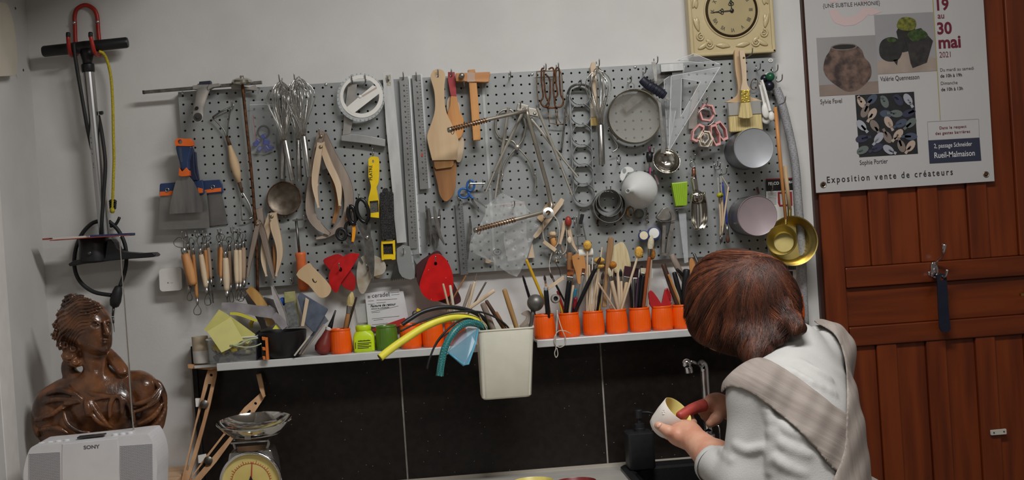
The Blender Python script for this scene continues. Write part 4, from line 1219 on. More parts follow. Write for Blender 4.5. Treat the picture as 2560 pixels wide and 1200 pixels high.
_teeth=[]
for i in range(11):
 _teeth+=[(758+20*i,930-2*i if i%1==0 else 0),(768+20*i,912-2*i)]
obj('blade',plate(k7([(980,900),(955,760),(940,640),(905,612),(840,622),(815,640),(805,760),(780,850)])+k7(_teeth),.046,.0018,[circ(*k7.one(880,672),5,n=12)]),mat('comb_steel',(92,90,86),.4,.9,var=.2),t)
obj('sleeve',plate(cat(k7([(820,640),(930,620),(975,780),(975,900),(900,905),(840,850)]),2,True),.050,.0006),CLEAR_P,t)
t=thing('toothed_scraper','second steel comb scraper with teeth pointing down beside the red oval kidney','scraper',W(1045,700,.036))
_teeth=[k7.one(990+11*i,(915 if i%2 else 895)-i*4)for i in range(7)]
obj('blade',plate(k7([(960,720),(985,765),(1058,880)])+_teeth[::-1]+k7([(975,880)]),.0385,.0016),mat('comb_steel_2',(112,110,104),.4,.9,var=.2),t)
hook(*k7.one(880,665),'holding the comb scraper',.04)
# tweezers and needles
for i,(lab,pts,w,dd)in enumerate((
('dark tweezers closed to a narrow point',[(1075,262),(1095,380),(1082,612)],[2,4,1],.040),
('dark tweezers with a bent blade',[(1098,285),(1105,400),(1110,612)],[3,4,1.2],.046),
('bright steel tweezers slanting over the bar',[(1146,268),(1165,400),(1195,520),(1236,605)],[3,4,3,.8],.052),
('thin grey tweezers behind the bright pair',[(1195,290),(1185,450),(1166,640)],[2,3.5,1],.042),
('grey steel tweezers with a blunt tip',[(1110,420),(1140,520),(1155,590)],[3,5,2],.038))):
 t=thing('tweezers',lab+' hanging in the tweezer bunch','tweezers',W(*k7.one(*pts[-1]),dd),'tweezers')
 for s in(0,1):
  obj('arm',strip([(p[0]+s*2.5*(j!=0),p[1])for j,p in enumerate(k7(pts))],w,dd+s*.003,.0014),STEEL if i==2 else STEEL_D,t)
t=thing('pegboard_bracket','double steel pegboard bracket holding the tweezers','hook',W(*k7.one(1155,372),.03))
obj('bar',tube([W(*k7.one(1110,374),.045),W(*k7.one(1205,364),.045)],.0018,8),HOOKM,t)
for x in(1112,1203):
 obj('prong',tube([W(*k7.one(x,378),.023),W(*k7.one(x,372),.045),W(*k7.one(x,345),.05)],.0012,6),HOOKM,t)
obj('potter_knife',strip(m5([(205,545),(210,640),(195,760),(185,930)]),[1.5,4,4,1],.036,.002),STEEL_D,label='dark thin potter knife hanging between short ruler and plastic bag',category='knife')
# plastic bags
t=thing('plastic_bag','crumpled clear plastic bag with smaller zip bags hanging in front of the board','bag',W(1290,690,.06))
_o=cat(m5([(500,310),(580,345),(700,395),(740,450),(870,600),(830,690),(790,760),(760,860),(735,925),(700,990),(645,1095),(520,1030),(400,950),(300,900),(202,845),(215,760),(260,680),(310,590),(350,500),(370,420),(430,370)]),2,True)
def crumple(outline,d,amp,seed,m_,nm,par,step=5.5):
 """Film sheet filling a traced outline, with real folds standing out of its plane."""
 xs=[p[0]for p in outline]
 ys=[p[1]for p in outline]
 r=random.Random(seed)
 waves=[(r.uniform(.04,.16)*r.choice((-1,1)),r.uniform(.04,.16)*r.choice((-1,1)),r.uniform(0,6),r.uniform(.4,1))for _ in range(9)]
 from mathutils.geometry import delaunay_2d_cdt
 pts=[Vector((x,y))for x,y in outline]
 n0=len(pts)
 def inside(x,y):
  c=False
  for i in range(n0):
   x1,y1=outline[i]
   x2,y2=outline[i-1]
   if(y1>y)!=(y2>y)and x<(x2-x1)*(y-y1)/(y2-y1)+x1:
    c=not c
  return c
 x=min(xs)
 while x<max(xs):
  y=min(ys)
  while y<max(ys):
   xx,yy=x+r.uniform(-1.5,1.5),y+r.uniform(-1.5,1.5)
   if inside(xx,yy):
    pts.append(Vector((xx,yy)))
   y+=step
  x+=step
 res=delaunay_2d_cdt(pts,[(i,(i+1)%n0)for i in range(n0)],[],1,1e-4)
 vs=[]
 for v in res[0]:
  f=sum(a*abs(math.sin(kx*v.x+ky*v.y+ph))for kx,ky,ph,a in waves)/5
  vs.append(W(v.x,v.y,d+amp*f))
 return obj(nm,(vs,[tuple(q)for q in res[2]]),m_,par,smooth=True)
crumple(_o,.050,.016,1,CLEAR_BAG,'film',t)
crumple(_o,.036,.010,2,CLEAR_BAG,'film',t)
_z=m5([(485,412),(715,385),(735,480),(735,700),(760,830),(740,920),(560,950),(530,800),(500,560)])
crumple(_z,.070,.008,5,mat('zip_film',(220,220,218),.25,alpha=.2,bump=.2,bscale=30),'inner_bag',t)
obj('zip_line',ptube(m5([(482,425),(600,410),(722,402)]),.080,.0007,5),mat('zip_red',(190,150,146),.5),t)
_z2=m5([(352,420),(480,410),(500,560),(480,620),(400,640),(345,560)])
crumple(_z2,.062,.008,7,mat('zip_film',(220,220,218),.3),'inner_bag',t)
obj('bag_mark',ring(*m5.one(462,862),9.5,.066,.0007,7.5,18,5),mat('grey_print',(96,98,100),.7),t)
obj('bag_mark',join(ptube(m5([(447,870),(450,852),(462,872),(464,852)]),.0665,.0006,4),ptube(m5([(470,872),(472,852),(480,852)]),.0665,.0006,4),ptube(m5([(471,862),(478,862)]),.0665,.0006,4)),mat('grey_print',(96,98,100),.7),t)
hook(*m5.one(600,425),'holding the plastic bag',.085)
obj('wood_chip',plate(m5([(352,925),(430,950),(375,968),(352,962)]),.034,.003),W_PALE,label='pale wooden chip peeping out under the plastic bag',category='stick')
obj('wood_chip',plate(m5([(768,850),(790,780),(812,915),(750,920)]),.034,.003),W_PALE,label='pale wedge of wood peeping out beside the plastic bag',category='stick')
# modelling sticks with strings
obj('wooden_lath',plate(m5([(795,715),(1060,355),(1093,375),(1075,420),(850,715),(815,738)]),.040,.005),W_PALE,label='slanted flat wooden slat behind the bent rod elbow',category='stick',bevel=.0008)
obj('wooden_lath',plate(m5([(830,545),(935,395),(1010,410),(965,470),(880,585)]),.034,.005),W_BEECH,label='short wooden slat crossing behind the slanted one',category='stick',bevel=.0008)
STRING=mat('white_string',(204,196,182),.8,var=.12,vscale=300)
t=thing('string_cutter','clay cutting cord with two wooden toggles hanging on the board','cutter',W(1385,650,.05))
obj('cord',join(ptube(m5([(900,540),(890,680),(905,760),(930,780)]),.046,.0011,6,4),ptube(m5([(985,510),(1030,580),(1045,680),(1030,780),(990,840),(960,920),(950,1000),(962,1060)]),.046,.0011,6,4),ptube(m5([(1105,600),(1115,760),(1100,860),(1060,890)]),.048,.0011,6,4)),STRING,t,smooth=True)
obj('toggle',bar(W(*m5.one(895,765),.050),W(*m5.one(1010,850),.050),.009,.007),W_PALE,t,bevel=.001)
obj('toggle',bar(W(*m5.one(1060,800),.042),W(*m5.one(1115,920),.042),.006,.005),W_GREY,t,bevel=.001)
t=thing('pony_tool','small turned wooden mushroom tool held on a wire clip','tool',W(1383,615,.04))
obj('handle',turned(m5.one(985,700),m5.one(995,830),[(0,5),(.2,9),(.6,8),(1,4)],.042),W_ORANGE,t,smooth=True)
obj('cap',turned(m5.one(985,670),m5.one(985,712),[(0,6),(.3,10),(.8,10.5),(1,8)],.044),W_BEECH,t,smooth=True)
obj('clip',join(ptube(m5([(920,720),(1020,715)]),.052,.0012,6),ptube(m5([(935,650),(935,720)]),.05,.0012,6),ptube(m5([(1012,650),(1012,745)]),.05,.0014,6)),HOOKM,t)
t=thing('wire_whisk','tiny wire ball tool on a brass stem hanging from a cord','tool',W(1400,660,.05))
obj('wire_ball',join(*[tube([W(*m5.one(1035,890),.05)+Vector((.009*math.cos(a)*math.cos(b),.009*math.cos(a)*math.sin(b),.011*math.sin(a)))for a in[i*math.pi/8 for i in range(16)]],.0006,5,closed=True)for b in(0,.8,1.6,2.4)]),WIREM,t,smooth=True)
obj('stem',turned(m5.one(1018,930),m5.one(1012,975),[(0,2.5),(.5,4),(1,2)],.05),mat('brass_dull',(150,138,110),.4,.9),t)
obj('cord',ptube(m5([(1015,975),(1045,1030),(1055,1090)]),.05,.0009,5,3),BLACKR,t)
t=thing('bone_tool','curved boxwood modelling tools bound with a red rubber teat','tool',W(1418,640,.05))
obj('prong',strip(m5([(1090,580),(1075,680),(1050,785)]),[4,4,3],.050,.006),W_PALE,t,bevel=.001)
obj('prong',strip(m5([(1130,590),(1140,680),(1170,780),(1215,860)]),[4,5,4,1.5],.048,.006),W_PALE,t,bevel=.001)
obj('spoon_end',ball(W(*m5.one(1140,750),.053),.006,12,8,.9,.4,1.3),mat('cream_bone',(214,200,176),.4),t,smooth=True)
obj('red_teat',ball(W(*m5.one(1128,575),.056),.0105,14,10,.75,.7,1.15),mat('red_brown_rubber',(150,52,40),.45),t,smooth=True)
t=thing('drawing_compass','thin steel drawing compass with a black hinge','compass',W(1462,640,.045))
obj('leg',ptube(m5([(1230,465),(1220,640),(1215,760),(1225,850)]),.045,.0014,6,3),STEEL,t)
obj('leg',ptube(m5([(1240,510),(1270,640),(1295,750)]),.045,.0014,6,3),STEEL,t)
obj('hinge',bar(W(*m5.one(1262,505),.046),W(*m5.one(1240,600),.046),.008,.006),BLACKP,t,bevel=.001)
obj('screw_bar',ptube(m5([(1205,715),(1280,712)]),.047,.0016,6),STEEL,t)
hook(*m5.one(1185,570),'holding the modelling tools with the red teat',.045)
# wire mashers, rusty
t=thing('potato_masher','rusty looped wire masher with two keyhole shaped wires hanging at the board top','masher',W(1377,270,.05))
obj('loop',ptube(m4([(1165,115),(1140,130),(1140,250),(1155,380),(1130,430),(1160,475),(1205,470),(1205,420),(1180,380),(1165,250),(1160,130)]),.056,.002,8,4),RUST,t,smooth=True)
obj('loop',ptube(m4([(1205,125),(1240,110),(1255,150),(1250,300),(1260,400),(1270,470),(1320,475),(1345,420),(1320,360),(1310,250),(1305,130),(1285,110),(1270,140),(1275,250),(1290,360),(1262,400),(1270,450)]),.058,.002,8,4),RUST,t,smooth=True)
obj('loop',ptube(m4([(1180,175),(1215,220),(1220,330),(1210,420),(1180,480),(1280,485)]),.054,.002,8,4),RUST,t,smooth=True)
t=thing('wire_masher','thin rusty wire frame with straight sides hanging behind the rusty masher','masher',W(1380,312,.04))
obj('frame',join(ptube(m4([(1115,470),(1098,320),(1095,165),(1110,145),(1230,140),(1320,150),(1335,300),(1350,460),(1390,560),(1350,640)]),.042,.0014,6,4),ptube(m4([(1200,490),(1215,630),(1290,640),(1345,640)]),.042,.0014,6),ptube(m4([(1270,490),(1280,635)]),.042,.0014,6),ptube(m4([(1290,500),(1290,580),(1320,630)]),.042,.0012,6,3)),mat('rust_thin',(120,92,66),.55,.8,c2=(150,138,120),vscale=120),t,smooth=True)
hook(*m4.one(1165,130),'holding the rusty masher',.045)
hook(*m4.one(1280,125),'holding the rusty masher beside its twin hook',.045)
# ring rack
t=thing('ring_cutter_strip','tall galvanised strip of six joined round cutters hanging upright','cutter',W(1455,515,.04))
GALV=mat('galvanised',(170,174,174),.38,.8,var=.12,vscale=25)
cs=[m7.one(197,430),m7.one(203,625),m7.one(213,830),m7.one(222,1030)]+[m5.one(1262,130),m5.one(1272,320)]
for i,c in enumerate(cs):
 A=W(c[0],c[1],.026)
 n=30
 vs,fs=[],[]
 for k in range(n):
  a=2*math.pi*k/n
  for r,y in((.0240,-.004),(.0240,-.018),(.0231,-.018),(.0231,-.004)):
   vs.append(A+Vector((r*math.cos(a),y,r*math.sin(a))))
 for k in range(n):
  l=(k+1)%n
  for q4 in range(4):
   r4=(q4+1)%4
   fs.append((k*4+q4,l*4+q4,l*4+r4,k*4+r4))
 obj('cutter_ring',(vs,fs),GALV,t,smooth=40)
for s in(-1,1):
 obj('side_rail',tube([W(cs[0][0]+s*25,cs[0][1],.040),W(cs[5][0]+s*25,cs[5][1],.040)],.0016,6),GALV,t)
obj('hanger',ptube(m7([(75,420,.04),(110,350,.045),(190,322,.05),(280,345,.045),(318,390,.04)]),0,.0026,8,4),STEEL_D,t,smooth=True)
obj('long_rod',ptube(m7([(78,415,.044),(60,560,.044),(35,800,.044),(10,1010,.044)]),0,.0022,8,3),STEEL_D,t,smooth=True)
hook(*m7.one(190,330),'holding the strip of round cutters',.045)
# large whisk with brush behind
whisk('large balloon whisk with a clay splashed steel handle hanging wires up beside the sieve',m7.one(405,725),m7.one(375,140),m7.one(420,1132),.030,.066,6,8,wr=.0012)
t=thing('flat_brush','flat paint brush with a pale wooden handle hanging behind the large whisk','brush',W(1485,315,.035))
obj('handle',plate(m7([(318,100),(345,95),(360,150),(372,250),(375,480),(395,520),(400,560),(305,560),(308,520),(325,480),(312,250),(302,150)]),.042,.009),W_PALE,t,bevel=.002)
obj('ferrule',plate(m7([(303,555),(400,555),(398,655),(304,655)]),.0425,.010),mat('brush_ferrule',(176,166,150),.35,.9),t,bevel=.001)
obj('bristles',plate(m7([(305,652),(398,652),(385,738),(305,740)]),.042,.009),mat('bristle_tan',(196,168,104),.8,var=.25,vscale=400,stretch=(1,1,.05)),t,bevel=.002)
hook(*m7.one(365,140),'holding the large whisk',.05)
# fine sieve
t=thing('sieve','round fine mesh sieve with a steel rim and wire lugs','sieve',W(1586,358,.05))
c=W(*m7.one(745,645),.052)
obj('rim',lathe(c,(0,-1,0),[(.0600,-.020),(.0625,-.020),(.0635,.004),(.0625,.008),(.0602,.006),(.0600,-.020)],56,caps=False),mat('sieve_rim',(176,168,148),.28,1.),t,smooth=40)
MESH=mat('sieve_mesh',(160,156,146),.7,0,alpha=.42)
obj('mesh',lathe(c,(0,-1,0),[(.0601,.002),(.05,-.003),(.035,-.007),(.018,-.009),(0,-.0095)],48,caps=False),MESH,t,smooth=True)
for x in(675,742):
 obj('lug',ptube(m7([(x,385),(x,322)]),.05,.0012,6),STEEL,t)
obj('lug_wire',ptube(m7([(675,322),(700,300),(742,322)]),.05,.001,6,3),STEEL,t)
obj('side_hook',ptube(m7([(480,740),(530,860),(575,940),(565,975),(520,1000)]),.045,.0016,6,4),STEEL,t,smooth=True)
hook(*m7.one(680,300),'holding the fine sieve',.05)
hook(*m7.one(830,200),'left empty above the file grip',.04)
hook(*m7.one(575,1090),'above the plastic funnel',.045)
# file with dark ribbed grip
t=thing('rasp_file','flat rasp slanting behind the sieve with a ribbed dark blue plastic grip','file',W(1650,250,.06))
ax=[m7.one(815,270),m7.one(880,330),m7.one(960,375),m7.one(1050,440)]
obj('grip',ptube([a+(.075,)for a in ax],0,[.009,.0105,.0105,.0115,.0105,.011,.0105,.009],14,6),mat('dark_grip',(32,34,52),.5,var=.2),t,smooth=True)
obj('ribs',join(*[tube([W(x,y,.075)+Vector((.0112*(.6*math.cos(a)),.0112*math.sin(a),.0112*.8*math.cos(a)))for a in[i*math.pi/7 for i in range(14)]],.0016,5,closed=True)for x,y in[m7.one(880+28*i,318+20*i)for i in range(6)]]),mat('dark_grip',(32,34,52),.5),t,smooth=True)
obj('tang',strip(m7([(1040,440),(1100,480)]),[4,3],.074,.003,0),STEEL,t)
obj('blade',strip(m7([(1110,180),(960,300),(800,440),(640,570)]),[10,11,11,10],.040,.004,0),STEEL_D,t)
# ladle
t=thing('soup_ladle','shiny steel ladle with a hooked flat handle','ladle',W(1665,430,.06))
obj('handle',plate(m7([(915,100),(955,98),(968,180),(972,290),(955,300),(945,285),(928,180)]),.068,.002),STEEL,t)
obj('handle',plate(m7([(965,455),(985,480),(1010,510),(1025,640),(1045,780),(1055,870),(1055,960),(1062,1010),(1005,1010),(1015,960),(1015,870),(1000,700),(990,560)]),.068,.0022),STEEL,t,bevel=.0005)
c=W(*m7.one(1060,1100),.062)
obj('bowl',lathe(c,(0.05,-1,.35),[(0,-.018),(.015,-.016),(.026,-.008),(.0305,.004),(.0315,.009),(.0305,.0092),(.0295,.004),(.025,-.006),(.014,-.0135),(0,-.0155)],32,caps=False),mat('polished_steel',(200,196,188),.14,1.),t,smooth=True)
hook(*m7.one(940,110),'holding the soup ladle',.05)
# try square and clear set squares
t=thing('try_square','steel try square with a broad aluminium stock','square',W(1700,330,.05))
obj('stock',plate(m7([(1005,125),(1235,108),(1240,182),(1012,200)]),.062,.012),ALUM,t,bevel=.0008)
obj('blade',plate(m7([(1120,195),(1225,185),(1240,400),(1215,560),(1110,560),(1130,400)]),.054,.002),mat('square_steel',(126,128,128),.35,.9,var=.2),t)
SETSQ=mat('set_square_film',(214,216,218),.15,alpha=.20,bump=.1,bscale=40)
def set_square(lab,tri,inner,d):
 t=thing('set_square',lab,'set square',W(tri[0][0],tri[0][1],d),'clear set squares')
 obj('sheet',plate(tri,d,.002,[inner]if inner else[]),SETSQ,t)
 e=[W(p[0],p[1],d-.001)for p in tri]
 obj('edge',join(*[tube([e[i],e[(i+1)%len(e)]],.0008,5)for i in range(len(e))]),CLEAR_EDGE,t)
 if inner:
  e=[W(p[0],p[1],d-.001)for p in inner]
  obj('edge',join(*[tube([e[i],e[(i+1)%len(e)]],.0007,5)for i in range(len(e))]),CLEAR_EDGE,t)
 tk=[]
 a,b=tri[0],tri[1]
 for i in range(36):
  f=.05+.9*i/36
  x,y=a[0]+(b[0]-a[0])*f,a[1]+(b[1]-a[1])*f
  nx,ny=(tri[2][0]-x),(tri[2][1]-y)
  l=math.hypot(nx,ny)
  tk.append(bar(W(x+nx/l*2,y+ny/l*2,d+.0003),W(x+nx/l*(6 if i%5==0 else 4),y+ny/l*(6 if i%5==0 else 4),d+.0003),.0006,.0002))
 obj('graduation',join(*tk),mat('grey_print',(96,98,100),.7),t)
set_square('large clear plastic set square with its long edge slanting down to the ladle',[(1800,168),(1672,378),(1678,190)],[(1752,204),(1702,292),(1704,196)],.072)
set_square('second clear plastic set square turned corner up beside the clock',[(1688,152),(1798,160),(1735,134)],None,.058)
set_square('clear plastic set square with a narrow foot hanging upright against the board',[(1670,375),(1660,200),(1712,165)],[(1680,330),(1675,220),(1700,200)],.046)
obj('metal_scraper',plate([(1737,215),(1747,214),(1742,322),(1721,322),(1724,280)],.038,.002),STEEL_DIRTY,label='grey steel scraper blade hanging between set squares and pink cutters',category='scraper')
# ================================================================ PEGBOARD, RIGHT THIRD
r1=Crop(1700,100,3.75)
r2=Crop(1680,380,3.529)
# set of six-sided pink cutters on a ring
t=thing('pastry_cutters','bunch of pink and cream six sided plastic cutters on a steel ring','cutters',W(1772,368,.05))
PINK=mat('pink_plastic',(222,160,156),.42,var=.06)
CREAM=mat('cream_plastic',(222,210,190),.42,var=.05)
def hexring(c,rx,ry,rot,d,depth,m_,th=1.6):
 out=[(c[0]+rx*math.cos(a)*math.cos(rot)-ry*math.sin(a)*math.sin(rot),c[1]+rx*math.cos(a)*math.sin(rot)+ry*math.sin(a)*math.cos(rot))for a in[math.pi/3*i for i in range(6)]]
 k=1-2*th/(rx+ry)
 inn=[(c[0]+(x-c[0])*k,c[1]+(y-c[1])*k)for x,y in out]
 return obj('cutter',plate(out,d+depth,depth,[inn]),m_,t)
hexring(r1.one(258,680),21,24,.15,.036,.022,PINK,4.5)
hexring(r1.one(172,870),14,26,.45,.050,.026,PINK,4.5)
hexring(r1.one(335,890),12,31,-.25,.046,.026,PINK,4.5)
hexring(r1.one(392,850),13,29,-.42,.038,.026,PINK,4.5)
hexring(r1.one(238,925),19,23,.1,.060,.016,CREAM,3.5)
hexring(r1.one(262,930),15,20,-.1,.054,.016,CREAM,3.5)
hexring(r1.one(232,918),11,14,.25,.076,.01,CREAM,2.0)
obj('ring',ring(*r1.one(245,722),22,.060,.0011,22,28,6),STEEL,t,smooth=True)
hook(*r1.one(212,590),'holding the pink cutters',.055)
# paint brushes
BRIS=mat('bristle_cream',(214,196,142),.8,c2=(186,164,108),vscale=500,stretch=(1,1,.03),bump=.5,bscale=700)
t=thing('wide_brush','wide pale bristle paint brush with a wooden handle hanging under the clock','brush',W(1865,330,.05))
obj('handle',plate(cat(r1([(512,110),(540,92),(572,110),(578,300),(585,440),(640,520),(745,560),(745,580),(450,585),(452,572),(535,520),(545,430),(520,280)]),3,True),.056,.012),W_BEECH,t,bevel=.003)
obj('ferrule',plate(r1([(450,590),(755,565),(765,690),(462,710)]),.060,.016),mat('brush_tin',(190,188,184),.3,.6),t,bevel=.001)
obj('bristles',plate(r1([(460,708),(766,686),(782,845),(700,850),(600,855),(468,866)]),.058,.014),BRIS,t,bevel=.003)
t=thing('small_brush','small flat brush with a brass ferrule and pale handle hung over the wide brush','brush',W(1866,298,.08))
obj('handle',plate(cat(r1([(560,110),(580,98),(605,110),(622,250),(628,400),(652,450),(650,475),(575,478),(575,440),(585,380),(575,250)]),3,True),.084,.011,[circ(*r1.one(598,168),3,n=10)]),W_PALE,t,bevel=.003)
obj('ferrule',plate(r1([(572,470),(655,465),(660,580),(576,588)]),.086,.014),mat('brass_ferrule',(196,172,84),.3,1.,bump=.3,bscale=300),t,bevel=.001)
obj('bristles',plate(r1([(575,585),(660,578),(688,722),(650,735),(590,735),(552,728)]),.085,.012),BRIS,t,bevel=.002)
hook(*r1.one(605,150),'holding the two paint brushes',.075)
hook(*r1.one(714,270),'left empty beside the paint brushes',.04)
t=thing('sticker','round white sticker on the pegboard corner','sticker',W(1927,151,.03))
obj('paper',plate(circ(*r1.one(850,190),6,5,18),.0245,.0006),WHITE_P,t)
obj('print',ring(*r1.one(850,190),2.4,.0248,.0004,2,10,4),INK,t)
# balls on the hook
obj('green_ball',ball(W(*r1.one(846,345),.055),.0105,20,14),mat('green_bead',(30,92,62),.3,var=.15),label='dark green wooden knob hanging near the pegboard corner',category='knob',smooth=True)
t=thing('stamp_knob','white edged disc under the green knob','knob',W(*r1.one(826,350),.04))
obj('disc',lathe(W(*r1.one(826,350),.036),(0.1,-1,0),[(.011,0),(.0115,.004),(.0105,.008),(0,.0085)],22),WHITE_P,t,smooth=40)
obj('navy_ball',ball(W(*r1.one(838,430),.052),.012,18,12),mat('navy_bead',(22,24,36),.3),label='near black knob hanging under the green knob',category='knob',smooth=True)
obj('navy_ball',ball(W(*r1.one(792,360),.044),.0095,18,12),mat('navy_bead',(22,24,36),.3),label='navy knob half hidden behind the green knob',category='knob',smooth=True)
hook(*r1.one(865,290),'holding the green knob',.05)
hook(*r1.one(905,380),'above the grey hose',.05)
# measuring spoons
for i,(lab,pts,w,bc,br,dd)in enumerate((
('white plastic measuring spoon with the roundest bowl',[(750,420),(768,500),(790,600)],[2.5,2.8,3],(805,660),(11,20),.055),
('white plastic measuring spoon with the longest handle',[(768,375),(800,480),(845,660)],[2.5,2.8,2.8],(858,715),(8,12),.066),
('white plastic measuring spoon behind the other two',[(760,395),(790,520),(825,690)],[2.5,2.8,3],(812,745),(13,12),.044))):
 t=thing('measuring_spoon',lab,'spoon',W(*r1.one(*bc),dd),'white measuring spoons')
 obj('handle',strip(r1(pts),w,dd,.003),WHITE_P,t,bevel=.0005)
 obj('bowl',ball(W(*r1.one(*bc),dd),S(0),16,10,br[0],6,br[1]),WHITE_P,t,smooth=True)
t=thing('wire_loop','thin rusty wire loop hanging beside the measuring spoons','wire',W(*r1.one(690,470),.03))
obj('wire',ring(*r1.one(697,415),8.5,.034,.0008,14,20,5,.2),RUST,t)
# grey braided hose
t=thing('grey_hose','grey braided hose hanging down beside the pegboard edge','hose',W(2000,800,.03))
_hz=[(1940,222,.04),(1950,245,.04),(1965,300,.04),(1981,370,.04),(1990,430,.04),(1995,500,.038),(2003,600,.034),(2007,700,.03),(2012,812,.028)]
HOSEG=mat('grey_braid',(158,158,160),.45,var=.1)
obj('hose_wall',ptube(_hz,0,.0098,14,6),HOSEG,t,smooth=True)
P=[W(*p)for p in cat(_hz,24)]
for s in(1,-1):
 for ph in(0,2.1,4.2):
  pts=[]
  for i,p in enumerate(P):
   tt=(P[min(i+1,len(P)-1)]-P[max(i-1,0)]).normalized()
   a=tt.cross(Vector((0,1,0))).normalized()
   b=tt.cross(a)
   th=s*i*.9+ph
   pts.append(p+(a*math.cos(th)+b*math.sin(th))*.0099)
  obj('braid',tube(pts,.0005,4),mat('braid_dark',(122,122,126),.5),t)
obj('hose_tie',ring(1942,226,10,.04,.0012,4,16,5),mat('beige_tie',(176,160,140),.6),t)
# brass ladles with wooden handles
BRASS=mat('gold_aluminium',(206,184,112),.3,1.,var=.1,vscale=10)
BRASS_D=mat('gold_aluminium_satin',(186,170,112),.42,1.,var=.1,vscale=20)
t=thing('brass_ladle','large gold coloured water ladle with a long wooden handle','ladle',W(1982,668,.06))
a=Crop(1900,400,4.0)
c=W(*a.one(325,808),.085)
obj('bowl',lathe(c,(-.10,-1,.10),[(0,-.055),(.042,-.055),(.048,-.05),(.054,-.01),(.0565,.0),(.058,.002),(.0578,.0035),(.0555,.003),(.0525,-.008),(.0465,-.046),(.04,-.052),(0,-.0525)],48,caps=False),BRASS,t,smooth=40)
obj('handle',turned(a.one(248,60),a.one(297,500),[(0,5.5),(1,5.5)],.085,12),W_BEECH,t,smooth=True)
obj('wrapping',join(*[turned(a.one(295,498+11*i),a.one(296,508+11*i),[(0,5),(.5,6),(1,5)],.085,12)for i in range(6)]),BRASS,t,smooth=True)
t=thing('brass_ladle','small gold coloured water ladle hanging inside the large one','ladle',W(1965,640,.1))
c=W(*a.one(217,800),.135)
obj('bowl',lathe(c,(-.42,-1,.20),[(0,-.042),(.024,-.042),(.028,-.036),(.0335,-.004),(.035,0),(.0342,.001),(.0325,-.003),(.0265,-.034),(.022,-.038),(0,-.038)],40,caps=False),BRASS_D,t,smooth=40)
obj('handle',turned(r1.one(893,630),a.one(258,600),[(0,4.5),(.3,5.5),(1,4)],.115,12,d2=.135),W_ORANGE,t,smooth=True)
obj('wrapping',join(*[turned(a.one(257,596+10*i),a.one(258,606+10*i),[(0,3.5),(.5,4.4),(1,3.5)],.136,12)for i in range(5)]),BRASS,t,smooth=True)
hook(*r1.one(890,600),'holding the two gold ladles',.09)
# metal tins standing out from the board
for nm_,cc,rad,col,lab,in_ in(('a',r1.one(697,1012),51,(150,152,156),'round grey tin with a clear lid sticking out from the board above another tin',(158,160,164)),
('b',r2.one(758,563),51,(150,146,148),'round tin with a pinkish lid sticking out from the board below the grey tin',(156,140,144))):
 D1=.125
 t=thing('tin_can',lab,'tin',W(cc[0]-20,cc[1]+50,.07))
 A=W(cc[0],cc[1],D1)
 r=rad*S(D1)
 obj('body',lathe(Vector((A.x,-.026,A.z)),(0,-1,0),[(0,0),(r*.985,0),(r*.995,.003),(r*.97,.005),(r*.97,D1-.032),(r*.99,D1-.030),(r*.99,D1-.028)],48,caps=False),mat('tin_'+nm_,col,.32,.9,var=.1,vscale=12),t,smooth=40)
 obj('lid',lathe(Vector((A.x,-D1+.003,A.z)),(0,-1,0),[(r*.985,-.008),(r*1.005,-.006),(r*1.005,-.001),(r*.985,0),(r*.955,-.001),(0,-.0012)],48,caps=False),mat('lid_'+nm_,in_,.35,.1,c2=tuple(v*.93 for v in in_),vscale=14),t,smooth=40)
 hook(cc[0]-10,cc[1]-30,'behind the %s tin'%('grey' if nm_=='a' else 'pinkish'),.03)
 # round cutters, funnel and small things
t=thing('ring_cutters','nest of round steel pastry rings hanging below the big whisk','cutter',W(1522,562,.04))
for cx,cy,r,d0,d1 in((292,535,41.5,.026,.055),(285,500,34,.030,.062),(292,470,29,.034,.070)):
 o_=m8.one(cx,cy)
 A=W(o_[0],o_[1],d1)
 rr=r*S(d1)
 obj('ring',lathe(Vector((A.x,-d0,A.z)),(0.04,-1,0),[(rr,0),(rr,d1-d0),(rr*.965,d1-d0),(rr*.965,0),(rr,0)],40,caps=False),mat('ring_steel',(160,158,152),.38,.75,var=.15),t,smooth=40)
hook(*m8.one(262,350),'holding the nest of pastry rings',.065)
for x,y in((410,560),(165,680)):
 t=thing('wood_peg','%s rusty brown strut behind the pastry rings'%('long' if x>300 else 'short'),'stick',W(*m8.one(x,y+80),.03))
 obj('strut',strip(m8([(x-10,y-100),(x+20,y+140)])if x>300 else m8([(x+20,y-60),(x-15,y+60)]),[2.5,2],.028,.003,0),RUST,t)
FUN=mat('frosted_plastic',(232,232,228),.4,alpha=.6,sss=0)
t=thing('funnel','translucent white plastic funnel hanging with its spout forward','funnel',W(1597,520,.06))
c=m8.one(640,345)
A=W(c[0],c[1],.050)
sp=W(*m8.one(495,358),.135)
obj('cone',lathe(A,(sp-A),[(.0425,-.004),(.0435,0),(.0425,.004),(.036,.022),(.022,.045),(.008,.062),(.0062,.066),(.0050,.090),(.0042,.090),(.0052,.066),(.02,.044),(.041,.001)],40,caps=False),FUN,t,smooth=40)
obj('hang_tab',plate(cat(m8([(440,240),(415,190),(440,110),(500,75),(560,95),(570,130),(500,150),(470,210)]),3,True),.050,.003,[circ(*m8.one(465,125),5,7,12)]),FUN,t)
t=thing('twine_coil','small coil of brown twine hanging below the funnel','twine',W(*m8.one(530,660),.04))
obj('twine',join(*[ring(*m8.one(528+4*i,600),9.5-i,.036+.002*i,.0011,13,18,5,.15)for i in range(4)]),mat('brown_twine',(156,118,72),.8,var=.3,vscale=300),t,smooth=True)
obj('sponge_holder',ball(W(*m8.one(635,620),.04),.0125,16,10,.95,.6,.95),mat('dark_olive',(58,56,50),.6,c2=(98,96,88),vscale=60),label='round dark grey sponge hanging behind the funnel',category='sponge',smooth=True)
